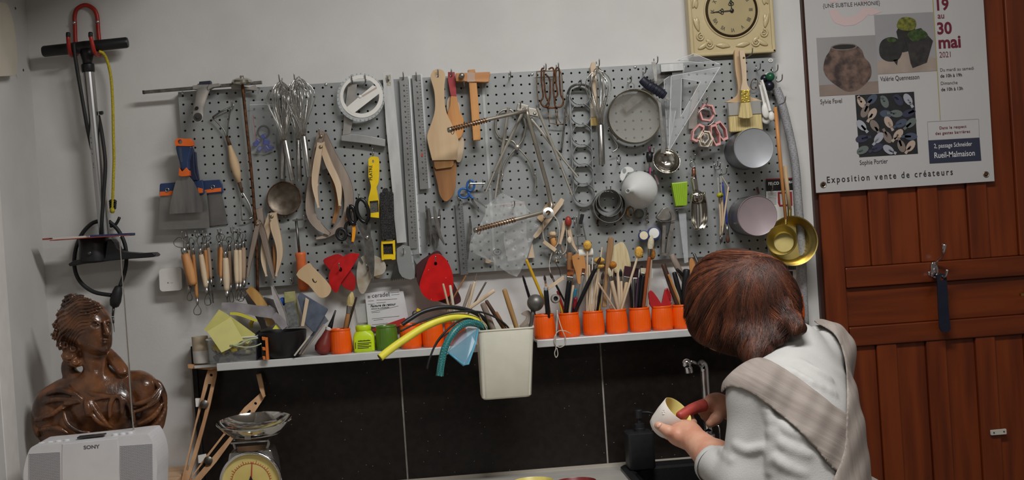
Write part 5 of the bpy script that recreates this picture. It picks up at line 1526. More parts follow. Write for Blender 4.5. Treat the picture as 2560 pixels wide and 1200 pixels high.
t=thing('key_bunch','few small dark keys dangling behind the funnel','keys',W(*m8.one(735,690),.03))
for i,(x,y)in enumerate(((720,575),(735,640),(728,690))):
 obj('key',join(strip(m8([(x,y),(x+8,y+45)]),[1.2,1.2],.032+.002*i,.0015,0),ring(*m8.one(x-4,y-8),2.6,.032+.002*i,.0008,2.6,10,5)),mat('key_steel',(96,88,74),.45,.8),t)
 # drawing pen compass
t=thing('ruling_pen','steel compass with a dark grip and a pink tip hanging beside the ladle bowl','compass',W(1622,440,.05))
obj('cap',turned(m7.one(898,940),m7.one(898,1000),[(0,2.5),(.4,3.6),(1,3)],.05),mat('plum_plastic',(96,48,66),.4),t,smooth=True)
obj('grip',turned(m7.one(896,1000),m7.one(894,1100),[(0,8),(.5,9),(1,6)],.05),BLACKP,t,smooth=True)
for s in(-1,1):
 obj('leg',strip([m7.one(894+s*18,1080),m8.one(758+s*32,60),m8.one(758+s*28,130)],[4,4.5,3],.05,.003,0),STEEL,t)
obj('tip',strip([m8.one(765,90),m8.one(763,165)],[2,1],.053,.002,0),mat('magenta',(190,62,130),.4),t)
obj('strut',strip(m8([(815,170),(840,220),(860,280)]),[2,2.5,2],.046,.002,0),mat('pink_grey',(170,140,140),.5),t)
hook(*m7.one(905,1000),'holding the steel compass',.045)
# green handled clear scraper
t=thing('green_scraper','scraper with a ribbed lime green grip and a long clear blade','scraper',W(1710,690,.04))
g_=m8([(1012,265),(1198,245),(1192,525),(1062,538)])
obj('grip',plate(g_,.058,.02),mat('lime_plastic',(142,178,38),.4,var=.05),t,bevel=.002)
for i in range(6):
 f=(i+1)/7
 obj('rib',bar(W(*m8.one(1012+186*f,272),.0585),W(*m8.one(1062+130*f,525),.0585),.0022,.002),mat('lime_plastic',(142,178,38),.4),t)
obj('clamp',join(bar(W(*m8.one(1052,555),.052),W(*m8.one(1205,545),.052),.003,.008),ring(*m8.one(1068,570),3,.05,.0008,3,10,5)),HOOKM,t)
obj('blade',plate(m8([(1085,560),(1175,550),(1190,800),(1205,1180),(1160,1190),(1125,900)]),.042,.003),mat('scratched_clear',(212,216,218),.3,alpha=.36,bump=.3,bscale=80),t)
# steel scoop
t=thing('flour_scoop','polished steel scoop hanging bowl down from a wire loop','scoop',W(1743,575,.05))
c0,c1=W(*m8.one(1300,370),.05),W(*m8.one(1310,810),.06)
PST=mat('polished_steel',(200,196,188),.14,1.)
vs,fs=[],[]
n,mm=14,16
for i in range(mm+1):
 u=i/mm
 w=.0195*(math.sin(math.pi*min(1,.16+u*.62))**.6)*(1 if u<.75 else math.cos((u-.75)/.25*1.15)**.6)
 p=c0.lerp(c1,u)
 for k in range(n+1):
  a=math.pi*k/n
  vs.append(p+Vector((w*math.cos(a),-.002+.012-.024*(1-math.sin(a))if False else-.024+.022*math.sin(a),0)))
for i in range(mm):
 for k in range(n):
  fs.append((i*(n+1)+k,i*(n+1)+k+1,(i+1)*(n+1)+k+1,(i+1)*(n+1)+k))
obj('scoop',(vs,fs),PST,t,smooth=True,solid=.0012)
obj('scoop_back',ball(W(*m8.one(1305,425),.062),.014,18,12,1.15,.75,1.1),PST,t,smooth=True)
obj('handle',ptube(m8([(1265,205),(1275,260),(1290,360)]),.062,[.0075,.007,.0068],12,3),PST,t,smooth=True)
obj('collar',turned(m8.one(1265,90),m8.one(1268,190),[(0,4),(.3,5.5),(.6,5),(1,7)],.055),mat('coppered',(150,104,84),.4,.9),t,smooth=True)
obj('loop',ring(*m8.one(1252,52),6.5,.055,.001,7.5,16,6),STEEL,t,smooth=True)
hook(*r1.one(100,1120),'holding the steel scoop',.05)
# nut cracker like press
t=thing('garlic_press','old grey metal hand press with two long handles','press',W(1665,640,.04))
PRS=mat('press_metal',(132,126,118),.42,.9,c2=(160,156,148),vscale=60)
obj('jaw',plate(cat(m8([(840,660),(870,620),(915,560),(960,555),(985,600),(985,680),(930,700),(870,690)]),2,True),.060,.02),PRS,t,bevel=.003)
obj('handle',strip(m8([(960,560),(1015,600),(1030,680),(1010,800),(985,920),(965,1090)]),[3,4.5,5,5,5,4],.052,.008),PRS,t,bevel=.0015)
obj('handle',strip(m8([(920,700),(925,800),(915,950),(910,1080)]),[4,4.5,4.5,4],.050,.008),PRS,t,bevel=.0015)
obj('stop',bar(W(*m8.one(890,1082),.05),W(*m8.one(970,1095),.05),.006,.008),PRS,t)
obj('ring',ptube(m8([(870,690),(900,712),(1050,695)]),.058,.0014,6,3),STEEL,t)
# clay rollers, blue rimmed
for cx,cy,r,lab,d in((808,845,14,'larger blue rimmed roller disc with a white face',.044),(690,872,11.5,'smaller blue rimmed roller disc with a cream face',.054)):
 t=thing('roller_disc',lab,'roller',W(*m8.one(cx,cy+60),d),'blue rimmed roller discs')
 A=W(*m8.one(cx,cy),d)
 k=S(d)
 obj('rim',lathe(A,(-.1,-1,.1),[(0,-.018),(r*k*1.1,-.016),(r*k*1.25,-.004),(r*k*1.22,0),(r*k*.95,.0006),(0,.0006)],28,caps=False),mat('blue_rim',(40,52,96),.4),t,smooth=40)
 obj('face',lathe(A,(-.1,-1,.1),[(r*k*.95,.0005),(r*k*.9,.002),(0,.0025)],28,caps=False),WHITE_P if r>13 else mat('cream_face',(214,202,172),.5),t,smooth=40)
 # brushes hanging from cords
for i,(lab,pts,w,m_,d,cord)in enumerate((
('pale modelling stick in the corded bunch',[(415,400),(430,600),(428,740)],[2.6,3,2.4],W_PALE,.050,(405,225)),
('bamboo stick in the corded bunch',[(440,410),(445,560),(440,660)],[2.6,2.8,2.2],W_BEECH,.056,(430,205)),
('slanted twig like stick in the corded bunch',[(498,310),(470,500),(440,725)],[2,2.6,2],W_PALE,.060,(440,210)),
('blue handled paint brush with brown hair in the corded bunch',[(445,265),(470,480),(485,640)],[2,3.2,3],mat('blue_lacquer',(52,66,140),.35),.046,(440,215)))):
 t=thing('hanging_stick',lab,'stick',W(*r2.one(*pts[-1]),d),'sticks hanging on cords')
 obj('shaft',ptube([r2.one(*p)+(d,)for p in pts],0,[x*S(d)for x in w],8,4),m_,t,smooth=True)
 if i==3:
  obj('ferrule',turned(r2.one(484,636),r2.one(490,745),[(0,2.8),(1,4)],d),STEEL,t,smooth=True)
  obj('hair',turned(r2.one(490,742),r2.one(494,802),[(0,4),(.4,5.5),(.8,5),(1,2)],d),mat('brown_hair',(84,52,36),.8),t,smooth=True)
 else:
  obj('tip',turned(r2.one(*pts[-1]),(r2.one(*pts[-1])[0],r2.one(*pts[-1])[1]+22),[(0,2.2),(.5,2.6),(1,.8)],d),STEEL_D,t,smooth=True)
 obj('cord',ptube([r2.one(*cord)+(.05,),r2.one(*pts[0])+(d,)],0,.0009,5),STRING,t)
obj('rubber_bead',ball(W(*r2.one(425,382),.066),.0075,14,10,1.1,1,.85),mat('black_yellow',(26,26,24),.4,c2=(190,186,30),vscale=55),label='black and yellow bead on the corded stick bunch',category='bead',smooth=True)
hook(*r2.one(380,140),'holding the corded sticks',.055)
hook(*r2.one(435,180),'beside the corded sticks',.055)
hook(*r1.one(318,1170),'left empty above the corded sticks',.04)
obj('thin_brush',strip(r2([(752,310),(768,370)]),[2.2,2.2],.036,.003,0),mat('plum_wood',(84,46,50),.5),label='short plum coloured stick end above the pinkish tin',category='stick')
# tool packaging cards
t=thing('tool_card','black and white retail card for a hand tool with a red window','card',W(1948,700,.03))
a=Crop(1900,400,4.0)
cd=obj('card',plate(a([(58,190),(322,178),(335,420),(362,900),(362,1190),(92,1190),(66,560)]),.0285,.001),mat('card_white',(206,204,200),.5,var=.03),t)
obj('black_band',plate(a([(58,196),(322,184),(328,300),(62,312)]),.0289,.0004),mat('card_black',(24,23,24),.45),cd)
obj('red_edge',plate(a([(58,188),(322,176),(322,186),(58,198)]),.029,.0004),mat('card_red',(150,28,32),.5),cd)
obj('lettering',wtext('FELCO',*a.one(82,252),10.5,.0292,bold=.03,sx=.9),mat('card_print_white',(222,222,220),.6),cd)
obj('lettering',wtext('FELCO',*a.one(272,232),8,.0292,bold=.03,sx=.9),mat('card_print_white',(222,222,220),.6),cd)
obj('red_frame',plate(a([(178,322),(318,316),(325,455),(195,465),(180,430)]),.0296,.0008,[a([(196,336),(300,330),(304,440),(204,448)])]),mat('card_red',(150,28,32),.5),cd)
ln=[]
for i in range(9):
 ln.append(plate(a([(80,330+14*i),(165,327+14*i),(165,330+14*i),(80,333+14*i)]),.0291,.0003))
obj('small_print',join(*ln),mat('grey_print',(96,98,100),.7),cd)
obj('photo_patch',plate(a([(285,1110),(328,1112),(328,1180),(288,1178)]),.0291,.0003),mat('card_black',(24,23,24),.45),cd)
obj('barcode',join(*[plate(a([(234+7*i,1060),(237+7*i+(i%3),1060),(237+7*i+(i%3),1098),(234+7*i,1098)]),.0291,.0003)for i in range(18)]),INK,cd)
hook(1925,470,'holding the tool card',.025)
# ================================================================ CLOCK
c3=Crop(1680,0,6.6667)
CLK=mat('cream_ceramic',(194,178,138),.38,c2=(184,166,124),vscale=8,coat=.25)
CD=.036
ox=W(*c3.one(1020,500),.03)
cc=W(*c3.one(990,180),CD)
t=thing('wall_clock','square cream ceramic wall clock with scrollwork relief and roman numerals','clock',(cc.x,-.02,W(1828,137,.03).z))
x0,x1=W(*c3.one(285,500),CD).x,W(*c3.one(1700,400),CD).x
zb=W(*c3.one(1000,915),CD).z
side=x1-x0
zt=cc.z+(cc.z-zb)
fr=obj('frame',box(((x0+x1)/2,-CD/2,(zb+zt)/2),(side,CD-.001,zt-zb)),CLK,t,bevel=.006,seg=3)
bw=.0085
def rim_bar(a0,a1,b0,b1):
 return box(((a0+a1)/2,-CD-.001,(b0+b1)/2),(a1-a0,.008,b1-b0))
obj('border',join(rim_bar(x0,x0+bw,zb,zt),rim_bar(x1-bw,x1,zb,zt),rim_bar(x0,x1,zb,zb+bw),rim_bar(x0,x1,zt-bw,zt)),CLK,t,bevel=.0025,seg=3)
def leaf(cx,cz_,L,wd,ang,bend):
 pts,rs=[],[]
 for i in range(9):
  u=i/8
  th=ang+bend*u
  pts.append((cx,-CD-.0012,cz_))
  rs.append(max(.0004,wd*math.sin(math.pi*(u*.92+.06))**.8))
  cx+=L/8*math.cos(th)
  cz_+=L/8*math.sin(th)
 return tube(pts,rs,8,.45)
def spiral(cx,cz_,R,th0,sgn):
 pts,rs=[],[]
 for i in range(26):
  u=i/25
  r=R*(1-.86*u)
  th=th0+sgn*u*3.4*math.pi
  pts.append((cx+r*math.cos(th),-CD-.0012,cz_+r*math.sin(th)))
  rs.append(.0026*(1-.55*u))
 return tube(pts,rs,7,.7)
pr=[]
hw=side/2
mxc,mzc=(x0+x1)/2,(zb+zt)/2
for sx_ in(-1,1):
 for sz_ in(-1,1):
  X=lambda u:mxc+sx_*u*hw
  Z=lambda v:mzc+sz_*v*(zt-zb)/2
  A=lambda deg:math.atan2(sz_*math.sin(math.radians(deg)),sx_*math.cos(math.radians(deg)))
  g=-sx_*sz_
  pr+=[spiral(X(.55),Z(.74),.010,A(180),g),spiral(X(.74),Z(.55),.010,A(-90),-g),
leaf(X(.82),Z(.82),.030,.006,A(200),-.5*g),leaf(X(.40),Z(.76),.034,.0065,A(180),.35*g),
leaf(X(.78),Z(.42),.034,.0060,A(-80),-.35*g),leaf(X(.62),Z(.62),.020,.0050,A(150),.4*g),
leaf(X(.10),Z(.77),.026,.0062,A(8),.3*g),leaf(X(.80),Z(.10),.024,.0055,A(85),-.3*g)]
for g in pr:
 obj('scroll',g,CLK,t,smooth=True)
R0=438/6.6667*S(CD)
obj('bezel',lathe(Vector((cc.x,-CD,cc.z)),(0,-1,0),[(R0*.93,0),(R0*.93,.004),(R0*.97,.007),(R0,.006),(R0*1.02,.001),(R0*1.02,0)],64,caps=False),mat('clock_bronze',(70,54,38),.35,.7),t,smooth=40)
obj('ring',lathe(Vector((cc.x,-CD,cc.z)),(0,-1,0),[(R0*1.02,0),(R0*1.03,.003),(R0*1.07,.003),(R0*1.09,0)],64,caps=False),CLK,t,smooth=True)
dl=obj('dial',lathe(Vector((cc.x,-CD,cc.z)),(0,-1,0),[(R0*.94,.002),(0,.002)],64,caps=False),mat('clock_dial',(170,154,112),.5,.1,var=.06,vscale=12),t)
num=['XII','I','II','III','IIII','V','VI','VII','VIII','IX','X','XI']
gs=[]
for i,s_ in enumerate(num):
 v,f=text_geo(s_,.0125,align='CENTER',sx=.75,bold=.02)
 a=math.radians(90-30*i)
 rot=a-math.pi/2
 cr,sr=math.cos(rot),math.sin(rot)
 px_,pz_=cc.x+R0*.68*math.cos(a),cc.z+R0*.68*math.sin(a)
 gs.append(([Vector((px_+x*cr-y*sr,-CD-.0024,pz_+x*sr+y*cr))for x,y,z in v],f))
obj('numerals',join(*gs),mat('clock_ink',(58,54,44),.6),dl)
def hand(deg,L,wmax,ring_at):
 a=math.radians(deg)
 e=Vector((math.cos(a),0,math.sin(a)))
 nrm=Vector((-math.sin(a),0,math.cos(a)))
 o=Vector((cc.x,-CD-.0042,cc.z))
 g=[slab([o-e*.004+nrm*.0012,o+e*ring_at*.8+nrm*.0012,o+e*ring_at*.8-nrm*.0012,o-e*.004-nrm*.0012],.0005),
slab([o+e*ring_at*1.25+nrm*.0018,o+e*L,o+e*ring_at*1.25-nrm*.0018],.0005)]
 for k in(-1,0,1):
  q=o+e*(ring_at+.004*(k==0)-.001)+nrm*(.003*k)
  g.append(tube([q+e*(.0032*math.cos(b))+nrm*(.0032*math.sin(b))for b in[i*math.pi/7 for i in range(14)]],.0007,5,closed=True))
 return join(*g)
obj('minute_hand',hand(180+2,R0*.82,.003,R0*.40),mat('hand_black',(24,22,20),.4),t)
obj('hour_hand',hand(97-4,R0*.55,.003,R0*.28),mat('hand_black',(24,22,20),.4),t)
obj('hub',lathe(Vector((cc.x,-CD-.002,cc.z)),(0,-1,0),[(.0045,0),(.0045,.004),(.003,.005),(0,.005)],16),mat('hand_black',(24,22,20),.4),t,smooth=40)
# ================================================================ POSTER
PD=.036
p4=Crop(1990,0,2.4)
PAPER=mat('poster_paper',(176,173,172),.55,var=.02,vscale=5)
pl_=W(2040,482,PD)
prt=W(2486,453,PD)
pxl,pxr,pzb=W(2025,240,PD).x,W(2472,220,PD).x,(pl_.z+prt.z)/2
t=thing('poster','white exhibition poster with photographs of ceramics hanging on the wooden door','poster',((pxl+pxr)/2,-PD,pzb))
ph=.595
pb=obj('sheet',slab([(pxl,-PD,pzb),(pxr,-PD,pzb),(pxr,-PD,pzb+ph),(pxl,-PD,pzb+ph)],.0008),PAPER,t)
PE=PD+.0006
def ptext(s,x,y,size,m_,**k):
 return obj('lettering',wtext(s,*p4.one(x,y),size,PE,**k),m_,pb)
TXT=mat('poster_black',(30,28,30),.7)
BURG=mat('poster_burgundy',(96,22,40),.7)
ptext('19',832,62,40,BURG,bold=.03,sx=.95)
ptext('au',850,112,22,BURG,bold=.012,sx=.9)
ptext('30',846,205,42,BURG,bold=.03,sx=.95)
ptext('mai',854,290,44,BURG,bold=.03,sx=.98)
ptext('2021',860,346,21,BURG,sx=.8)
ptext('Du mardi au samedi',864,430,12,TXT,sx=.92)
ptext('de 10h à 19h',866,466,12,TXT,bold=.02,sx=.92)
ptext('Dimanche',868,510,12,TXT,sx=.92)
ptext('de 10h à 13h',871,547,12,TXT,bold=.02,sx=.92)
ptext('{UNE SUBTILE HARMONIE}',162,48,15,TXT,sx=.82,space=1.02)
ptext('Valérie Quennesson',506,488,17,TXT,sx=.74,bold=.004)
ptext('Sylvie Favel',146,625,17,TXT,sx=.74,bold=.004)
ptext('Sophie Portier',382,990,17,TXT,sx=.74,bold=.004)
ptext('Exposition vente de créateurs',184,1098,23,TXT,sx=.80,bold=.016,space=1.42)
RB=mat('poster_box_blue',(40,44,62),.6)
obj('box_frame',plate(p4([(788,730),(1097,713),(1101,826),(793,843)]),PE,.0003,[p4([(790,732),(1095,715),(1099,824),(795,841)])]),mat('poster_grey_line',(130,128,130),.7),pb)
obj('address_box',plate(p4([(793,843),(1101,826),(1112,964),(802,982)]),PE,.0003),RB,pb)
obj('lettering',wtext('Dans le respect',*p4.one(860,776),10.5,PE+.0003,sx=.95,bold=.012,space=1.12),BURG,pb)
obj('lettering',wtext('des gestes barrières',*p4.one(836,809),10.5,PE+.0003,sx=.95,bold=.012,space=1.12),BURG,pb)
WTX=mat('poster_white_ink',(206,204,206),.7)
obj('lettering',wtext('2, passage Schneider',*p4.one(828,889),16,PE+.0006,sx=.76,bold=.004),WTX,pb)
obj('lettering',wtext('Rueil-Malmaison',*p4.one(829,949),21,PE+.0006,sx=.78,bold=.006),WTX,pb)
obj('divider_line',plate(p4([(819,0),(824,0),(868,722),(864,722)]),PE,.0003),mat('poster_olive_line',(150,140,80),.7),pb)
# large pale ampersand-like sign
AMP=mat('poster_rose',(190,168,166),.7)
obj('emblem',plate(p4([(198,60),(248,56),(262,90),(300,104),(345,98),(385,70),(392,50),(455,46),(515,70),(455,92),(432,88),(400,122),(350,150),(290,156),(235,138),(208,100)]),PE,.0003),AMP,pb)
obj('emblem',plate(p4([(200,14),(215,-60),(300,-110),(420,-60),(430,4),(385,6),(370,-40),(300,-64),(255,-40),(250,12)]),PE,.0003),AMP,pb)
# printed photograph: round rough vase
g1=p4([(122,228),(478,210),(497,558),(142,578)])
obj('photo_ground',plate(g1,PE,.0003),mat('photo_grey_1',(140,138,138),.6,var=.05,vscale=4),pb)
obj('photo_table',plate(p4([(139,512),(493,486),(497,558),(142,578)]),PE+.0003,.0003),mat('photo_table',(132,116,106),.6,var=.1,vscale=20),pb)
obj('photo_vase',plate(cat(p4([(215,285),(280,268),(355,272),(395,300),(412,345),(445,385),(452,450),(420,500),(370,540),(310,550),(260,525),(195,475),(165,420),(175,350),(200,310)]),3,True),PE+.0006,.0003),mat('photo_vase',(112,90,78),.7,c2=(54,42,40),vscale=45),pb)
obj('photo_vase_mouth',plate(circ(*p4.one(288,281),29,6,20,-.05),PE+.0009,.0003),mat('photo_dark',(30,28,28),.7),pb)
obj('photo_vase_rim',plate(circ(*p4.one(288,281),33,8.5,24,-.05),PE+.00075,.0003),mat('photo_rim',(120,108,100),.7,var=.2,vscale=80),pb)
# printed photograph: dark planters with moss
obj('photo_ground',plate(p4([(468,90),(822,72),(845,425),(490,446)]),PE,.0003),mat('photo_grey_2',(146,144,146),.6,var=.06,vscale=4),pb)
obj('photo_table',plate(p4([(486,372),(640,310),(840,350),(845,425),(490,446)]),PE+.0003,.0003),mat('photo_table_2',(156,140,128),.6,var=.12,vscale=16),pb)
DKP=mat('photo_planter',(44,42,42),.7,c2=(26,25,26),vscale=60)
obj('photo_planter',plate(p4([(602,190),(618,160),(712,160),(722,200),(700,300),(640,315),(618,260)]),PE+.0006,.0003),DKP,pb)
obj('photo_planter',plate(cat(p4([(500,280),(520,240),(570,222),(620,240),(640,290),(625,345),(590,368),(540,365),(505,335)]),3,True),PE+.0008,.0003),DKP,pb)
obj('photo_planter',plate(p4([(582,360),(612,355),(606,392)]),PE+.0008,.0003),DKP,pb)
obj('photo_planter',plate(p4([(655,215),(700,180),(750,168),(822,245),(785,375),(700,408),(688,380)]),PE+.0010,.0003),mat('photo_planter_2',(52,48,46),.7,c2=(32,30,30),vscale=60),pb)
obj('photo_moss',plate(cat(p4([(668,205),(720,175),(770,185),(790,215),(740,240),(700,248)]),3,True),PE+.0012,.0003),mat('photo_moss',(62,78,34),.8,c2=(36,52,22),vscale=120),pb)
obj('photo_moss',plate(cat(p4([(545,232),(575,226),(602,240),(590,252),(560,254)]),3,True),PE+.0012,.0003),mat('photo_moss',(62,78,34),.8),pb)
obj('photo_moss',plate(cat(p4([(605,160),(620,115),(660,102),(710,115),(722,150),(700,180),(640,182)]),3,True),PE+.0009,.0003),mat('photo_moss_2',(118,116,44),.8,c2=(66,72,30),vscale=120),pb)
# printed photograph: many spoons on black
q0=p4([(355,570),(708,550),(732,922),(380,944)])
obj('photo_ground',plate(q0,PE,.0003),mat('photo_black',(32,31,34),.7,var=.3,vscale=60),pb)
rs=random.Random(12)
SPC=[mat('spoon_%d'%i,c_,.6)for i,c_ in enumerate(((168,150,136),(66,74,92),(92,100,98),(48,50,70),(150,152,160),(120,108,100)))]
k_=0
for iy in range(5):
 for ix in range(5):
  cx=395+ix*72+iy*5+rs.uniform(-16,16)
  cy=610+iy*72-ix*4+rs.uniform(-14,14)
  an=rs.uniform(0,6.28)
  cx,cy=min(max(cx,392),690),min(max(cy,596),900)
  c_=p4.one(cx,cy)
  ddx=PE+.0004+.00004*k_
  g=[plate(circ(c_[0],c_[1],16,9.5,14,an),ddx,.0002)]
  hx=c_[0]+24*math.cos(an),c_[1]+24*math.sin(an)
  hx=(min(max(hx[0],2145),2288),min(max(hx[1],240),384))
  g.append(strip([c_,hx],[2.2,3.6],ddx,.0002,0))
  obj('photo_spoon',join(*g),SPC[k_%6],pb)
  k_+=1
  # eyelets with hooks
for x,y in((2058,462),(2465,436)):
 obj('eyelet',lathe(W(x,y,PD),(0,-1,0),[(.0075,0),(.0075,.001),(.0062,.0022),(.0045,.0016),(.0042,0)],24,caps=False),mat('eyelet_metal',(150,142,130),.35,.9),t,smooth=40)
 obj('pin',lathe(W(x,y,PD+.0005),(0,-1,0),[(.0042,0),(.002,.0006),(.0018,.004),(0,.0045)],12),RUST,t,smooth=True)
 # ================================================================ SHELF: pots and what stands in them
ORANGE_G=mat('orange_glaze',(246,94,8),.36,var=.06,vscale=14,coat=.15)
POT_D=.052
def pot(px,lab,m_,r=.0248,h=.056,name='ceramic_pot',d=POT_D,grp='glazed pots on the shelf'):
 p=W(px,810+(1500-px)*.066,d)
 o=Vector((p.x,-d,Z_SH))
 t=thing(name,lab,'pot',o,grp)
 g=lathe(o,(0,0,1),[(0,0),(r*.9,0),(r*.97,.002),(r,.01),(r*.995,h*.55),(r*.93,h*.86),(r*.91,h*.90)],96,caps=False)
 g=([v+Vector((v.x-o.x,v.y-o.y,0))*(.018*(.5+.5*math.cos(24*math.atan2(v.y-o.y,v.x-o.x)))*(o.z+.003<v.z<o.z+h*.88))for v in g[0]],g[1])
 obj('body',g,m_,t,smooth=45)
 obj('rim',lathe(o,(0,0,1),[(r*.91,h*.90),(r*.95,h*.93),(r*.95,h*.985),(r*.91,h),(r*.85,h*.98),(r*.83,h*.9)],36,caps=False),m_,t,smooth=True)
 obj('inner_wall',lathe(o,(0,0,1),[(r*.83,h*.9),(r*.86,h*.5),(r*.84,.006),(0,.005)],36,caps=False),m_,t,smooth=45)
 return t
RP=[(1361,'bristling with pencils beside the hanging bin'),(1423,'of wide brushes with the white string looped before it'),(1484,'full of pale skewers and sponge sticks'),(1542,'with a fan brush and pale handles'),(1600,'with a soft white tipped brush'),(1656,'holding red handled pliers'),(1707,'of modelling knives half hidden by the hair')]
for x,l in RP:
 pot(x,'orange glazed pot '+l,ORANGE_G)
pot(1984,'orange glazed pot at the shelf end behind the shoulder',ORANGE_G)
pot(852,'orange glazed pot holding a pale bristle brush beside the red bulb',ORANGE_G)
pot(1027,'orange glazed pot behind the yellow hose end next to the green pot',ORANGE_G)
pot(1082,'orange glazed pot partly behind the yellow hose',ORANGE_G)
pot(1139,'orange glazed pot behind the teal hose',ORANGE_G)
pot(967,'green glazed pot between lime jar and orange pots',mat('green_glaze',(86,124,34),.35,var=.08,coat=.2))
# lime plastic jar
t=thing('plastic_jar','lime yellow plastic jar with black printed words','jar',Vector((W(910,845,.05).x,-.05,Z_SH)))
LIME=mat('lime_jar',(196,222,28),.35,var=.04)
o=Vector((W(910,845,.05).x,-.05,Z_SH))
jb=obj('body',loft([rrect(o.x-a,o.x+a,.05-b,.05+b,r_,Z_SH+z)for a,b,r_,z in((.022,.018,.006,0),(.0238,.0205,.007,.003),(.0238,.0205,.007,.034),(.021,.018,.012,.042),(.0165,.0165,.0164,.047))],True,True),LIME,t,smooth=40)
obj('cap',lathe(o+Vector((0,0,.047)),(0,0,1),[(.0165,0),(.0178,.002),(.0178,.010),(.0165,.0125),(0,.0125)],32,caps=False),LIME,t,smooth=40)
obj('print',join(*[plate([(895+3.1*i,852-.2*i-(i%3)*.6),(897.6+3.1*i,851.8-.2*i),(897.8+3.1*i,854-.2*i),(895.2+3.1*i,854.4-.2*i)],.0709,.0003)for i in range(10)]),INK,jb)
obj('small_print',join(*[plate([(894,858+4.2*i),(928-(i%2)*6,855.7+4.2*i),(928-(i%2)*6,857.4+4.2*i),(894,859.7+4.2*i)],.0709,.0003)for i in range(4)]+[plate([(888,856),(889.5,856),(890,872),(888.5,872)],.0709,.0003)]),INK,jb)
# ---- handles and brushes in the pots
f6=Crop(1300,560,3.53)
c2_=Crop(820,680,4.285)
c8_=Crop(440,700,4.0)
BLK_LAC=mat('black_lacquer',(24,24,27),.3)
BRISTLE_D=mat('dark_bristle',(56,36,28),.8,var=.3,vscale=400)
BRISTLE_W=mat('white_bristle',(212,200,172),.8,var=.15,vscale=400)
FERR=mat('ferrule_silver',(176,174,170),.3,1.,var=.1)
SPONGE=mat('yellow_sponge',(226,186,96),.9,c2=(196,146,58),vscale=90,bump=.8,bscale=160)
AMBER=mat('amber_sponge',(196,130,44),.9,c2=(150,92,28),vscale=90,bump=.8,bscale=160)
def into(a,b,da,db,zb=None):
 """Line from the upper pixel a through b, carried on down to just above the shelf."""
 A,B=W(a[0],a[1],da),W(b[0],b[1],db)
 zb=Z_SH+.008 if zb is None else zb
 v=B-A
 if v.z>-1e-4 or B.z<zb:
  return A,B
 k=min((zb-A.z)/v.z,1+.035/v.length)
 E=A+v*k
 E.y=max(min(E.y,-.036),-.066)if zb>Z_SH and da<.12 else E.y
 return A,E
def stick(lab,a,b,w,m_,da=.055,db=.055,head=None,name='wooden_stick',cat_='stick',grp='sticks in the pots',zb=None,flat=1.0):
 """Handle seen from pixel a (top) to b (at the pot rim); head = (kind, length px, width px, material)."""
 A,E=into(a,b,da,db,zb)
 t=thing(name,lab,cat_,E,grp)
 L=(E-A).length
 k=S(da)
 u=(E-A).normalized()
 s0_=A
 if head:
  kind,hl,hw,hm=head
  hl,hw=hl*k,hw*k
  fl=hl*.55
  if kind=='brush':
   obj('bristles',lathe(A,u,[(0,0),(hw*.35,hl*.06),(hw*.9,hl*.4),(hw,hl*.7),(hw*.8,hl)],14,1,.75,caps=False),hm,t,smooth=True)
   obj('ferrule',lathe(A+u*hl*.98,u,[(hw*.8,0),(hw*.78,fl*.2),(w*k,fl)],12),FERR,t,smooth=40)
  elif kind=='flat':
   x,y,a_=frame_of(u)
   P=[A+x*hw,A-x*hw,A-x*hw*.9+u*hl,A+x*hw*.9+u*hl]
   obj('bristles',slab([p-Vector((0,.003,0))for p in P],.006),hm,t,bevel=.001)
   P=[A+x*hw*.95+u*hl,A-x*hw*.95+u*hl,A-x*w*k*1.2+u*(hl+fl),A+x*w*k*1.2+u*(hl+fl)]
   obj('ferrule',slab([p-Vector((0,.0035,0))for p in P],.007),FERR,t,bevel=.001)
  elif kind=='ball':
   obj('sponge',ball(A,hw,16,12,1,.9,hl/hw),hm,t,smooth=True)
   fl=0
   hl*=.5
  elif kind=='tip':
   obj('tip',lathe(A,u,[(0,0),(hw*.5,hl*.1),(hw,hl*.5),(hw,hl)],12),hm,t,smooth=40)
   fl=0
  s0_=A+u*(hl+(fl if kind in('brush','flat')else 0))*.99
 obj('handle',tube([s0_,s0_.lerp(E,.02),s0_.lerp(E,.3),s0_.lerp(E,.97),E],[w*k*.8,w*k,w*k*1.1,w*k*.9,w*k*.6],10,flat),m_,t,smooth=True)
 return t
q=f6.one
YPEN=mat('yellow_pencil',(206,160,36),.4)
R_WOOD=wood('red_wood',(150,78,42),(122,58,28),'z',.4)
stick('slim black and white pen leaning out of the first brush pot',q(22,450),q(120,770),3.4,BLK_LAC,.075,.055,('tip',26,3.2,BLK_LAC),'pen','pen')
stick('yellow pencil leaning far out of the first brush pot',q(55,312),q(255,780),3.6,YPEN,.07,.055,None,'pencil','pencil')
stick('black felt marker with a white label',q(226,548),q(245,780),6.0,BLK_LAC,.078,.07,('tip',10,5.5,mat('grey_cap',(150,150,150),.4)),'marker','marker')
stick('small brush with ginger hair in the first pot',q(215,450),q(262,770),2.6,W_ORANGE,.05,.05,('brush',14,3.5,BRISTLE_D),'paint_brush','brush')
stick('dark tipped small brush leaning right in the first pot',q(265,435),q(345,590),2.6,BLK_LAC,.048,.05,('brush',14,3.6,BRISTLE_D),'paint_brush','brush')
stick('red and black pencil lying between the first two pots',q(330,590),q(388,770),3.0,mat('red_pencil',(150,34,30),.4),.05,.05,None,'pencil','pencil')
stick('yellow striped pencil beside the red and black one',q(335,610),q(370,770),2.8,YPEN,.045,.05,None,'pencil','pencil')
t=thing('clothes_peg','pale wooden peg lying across the pencils','peg',W(*q(320,520),.085))
for dy in(0,16):
 obj('jaw',bar(W(*q(250,560+dy),.085),W(*q(384,462+dy*1.2),.085),.0045,.007),W_PALE,t,bevel=.0006)
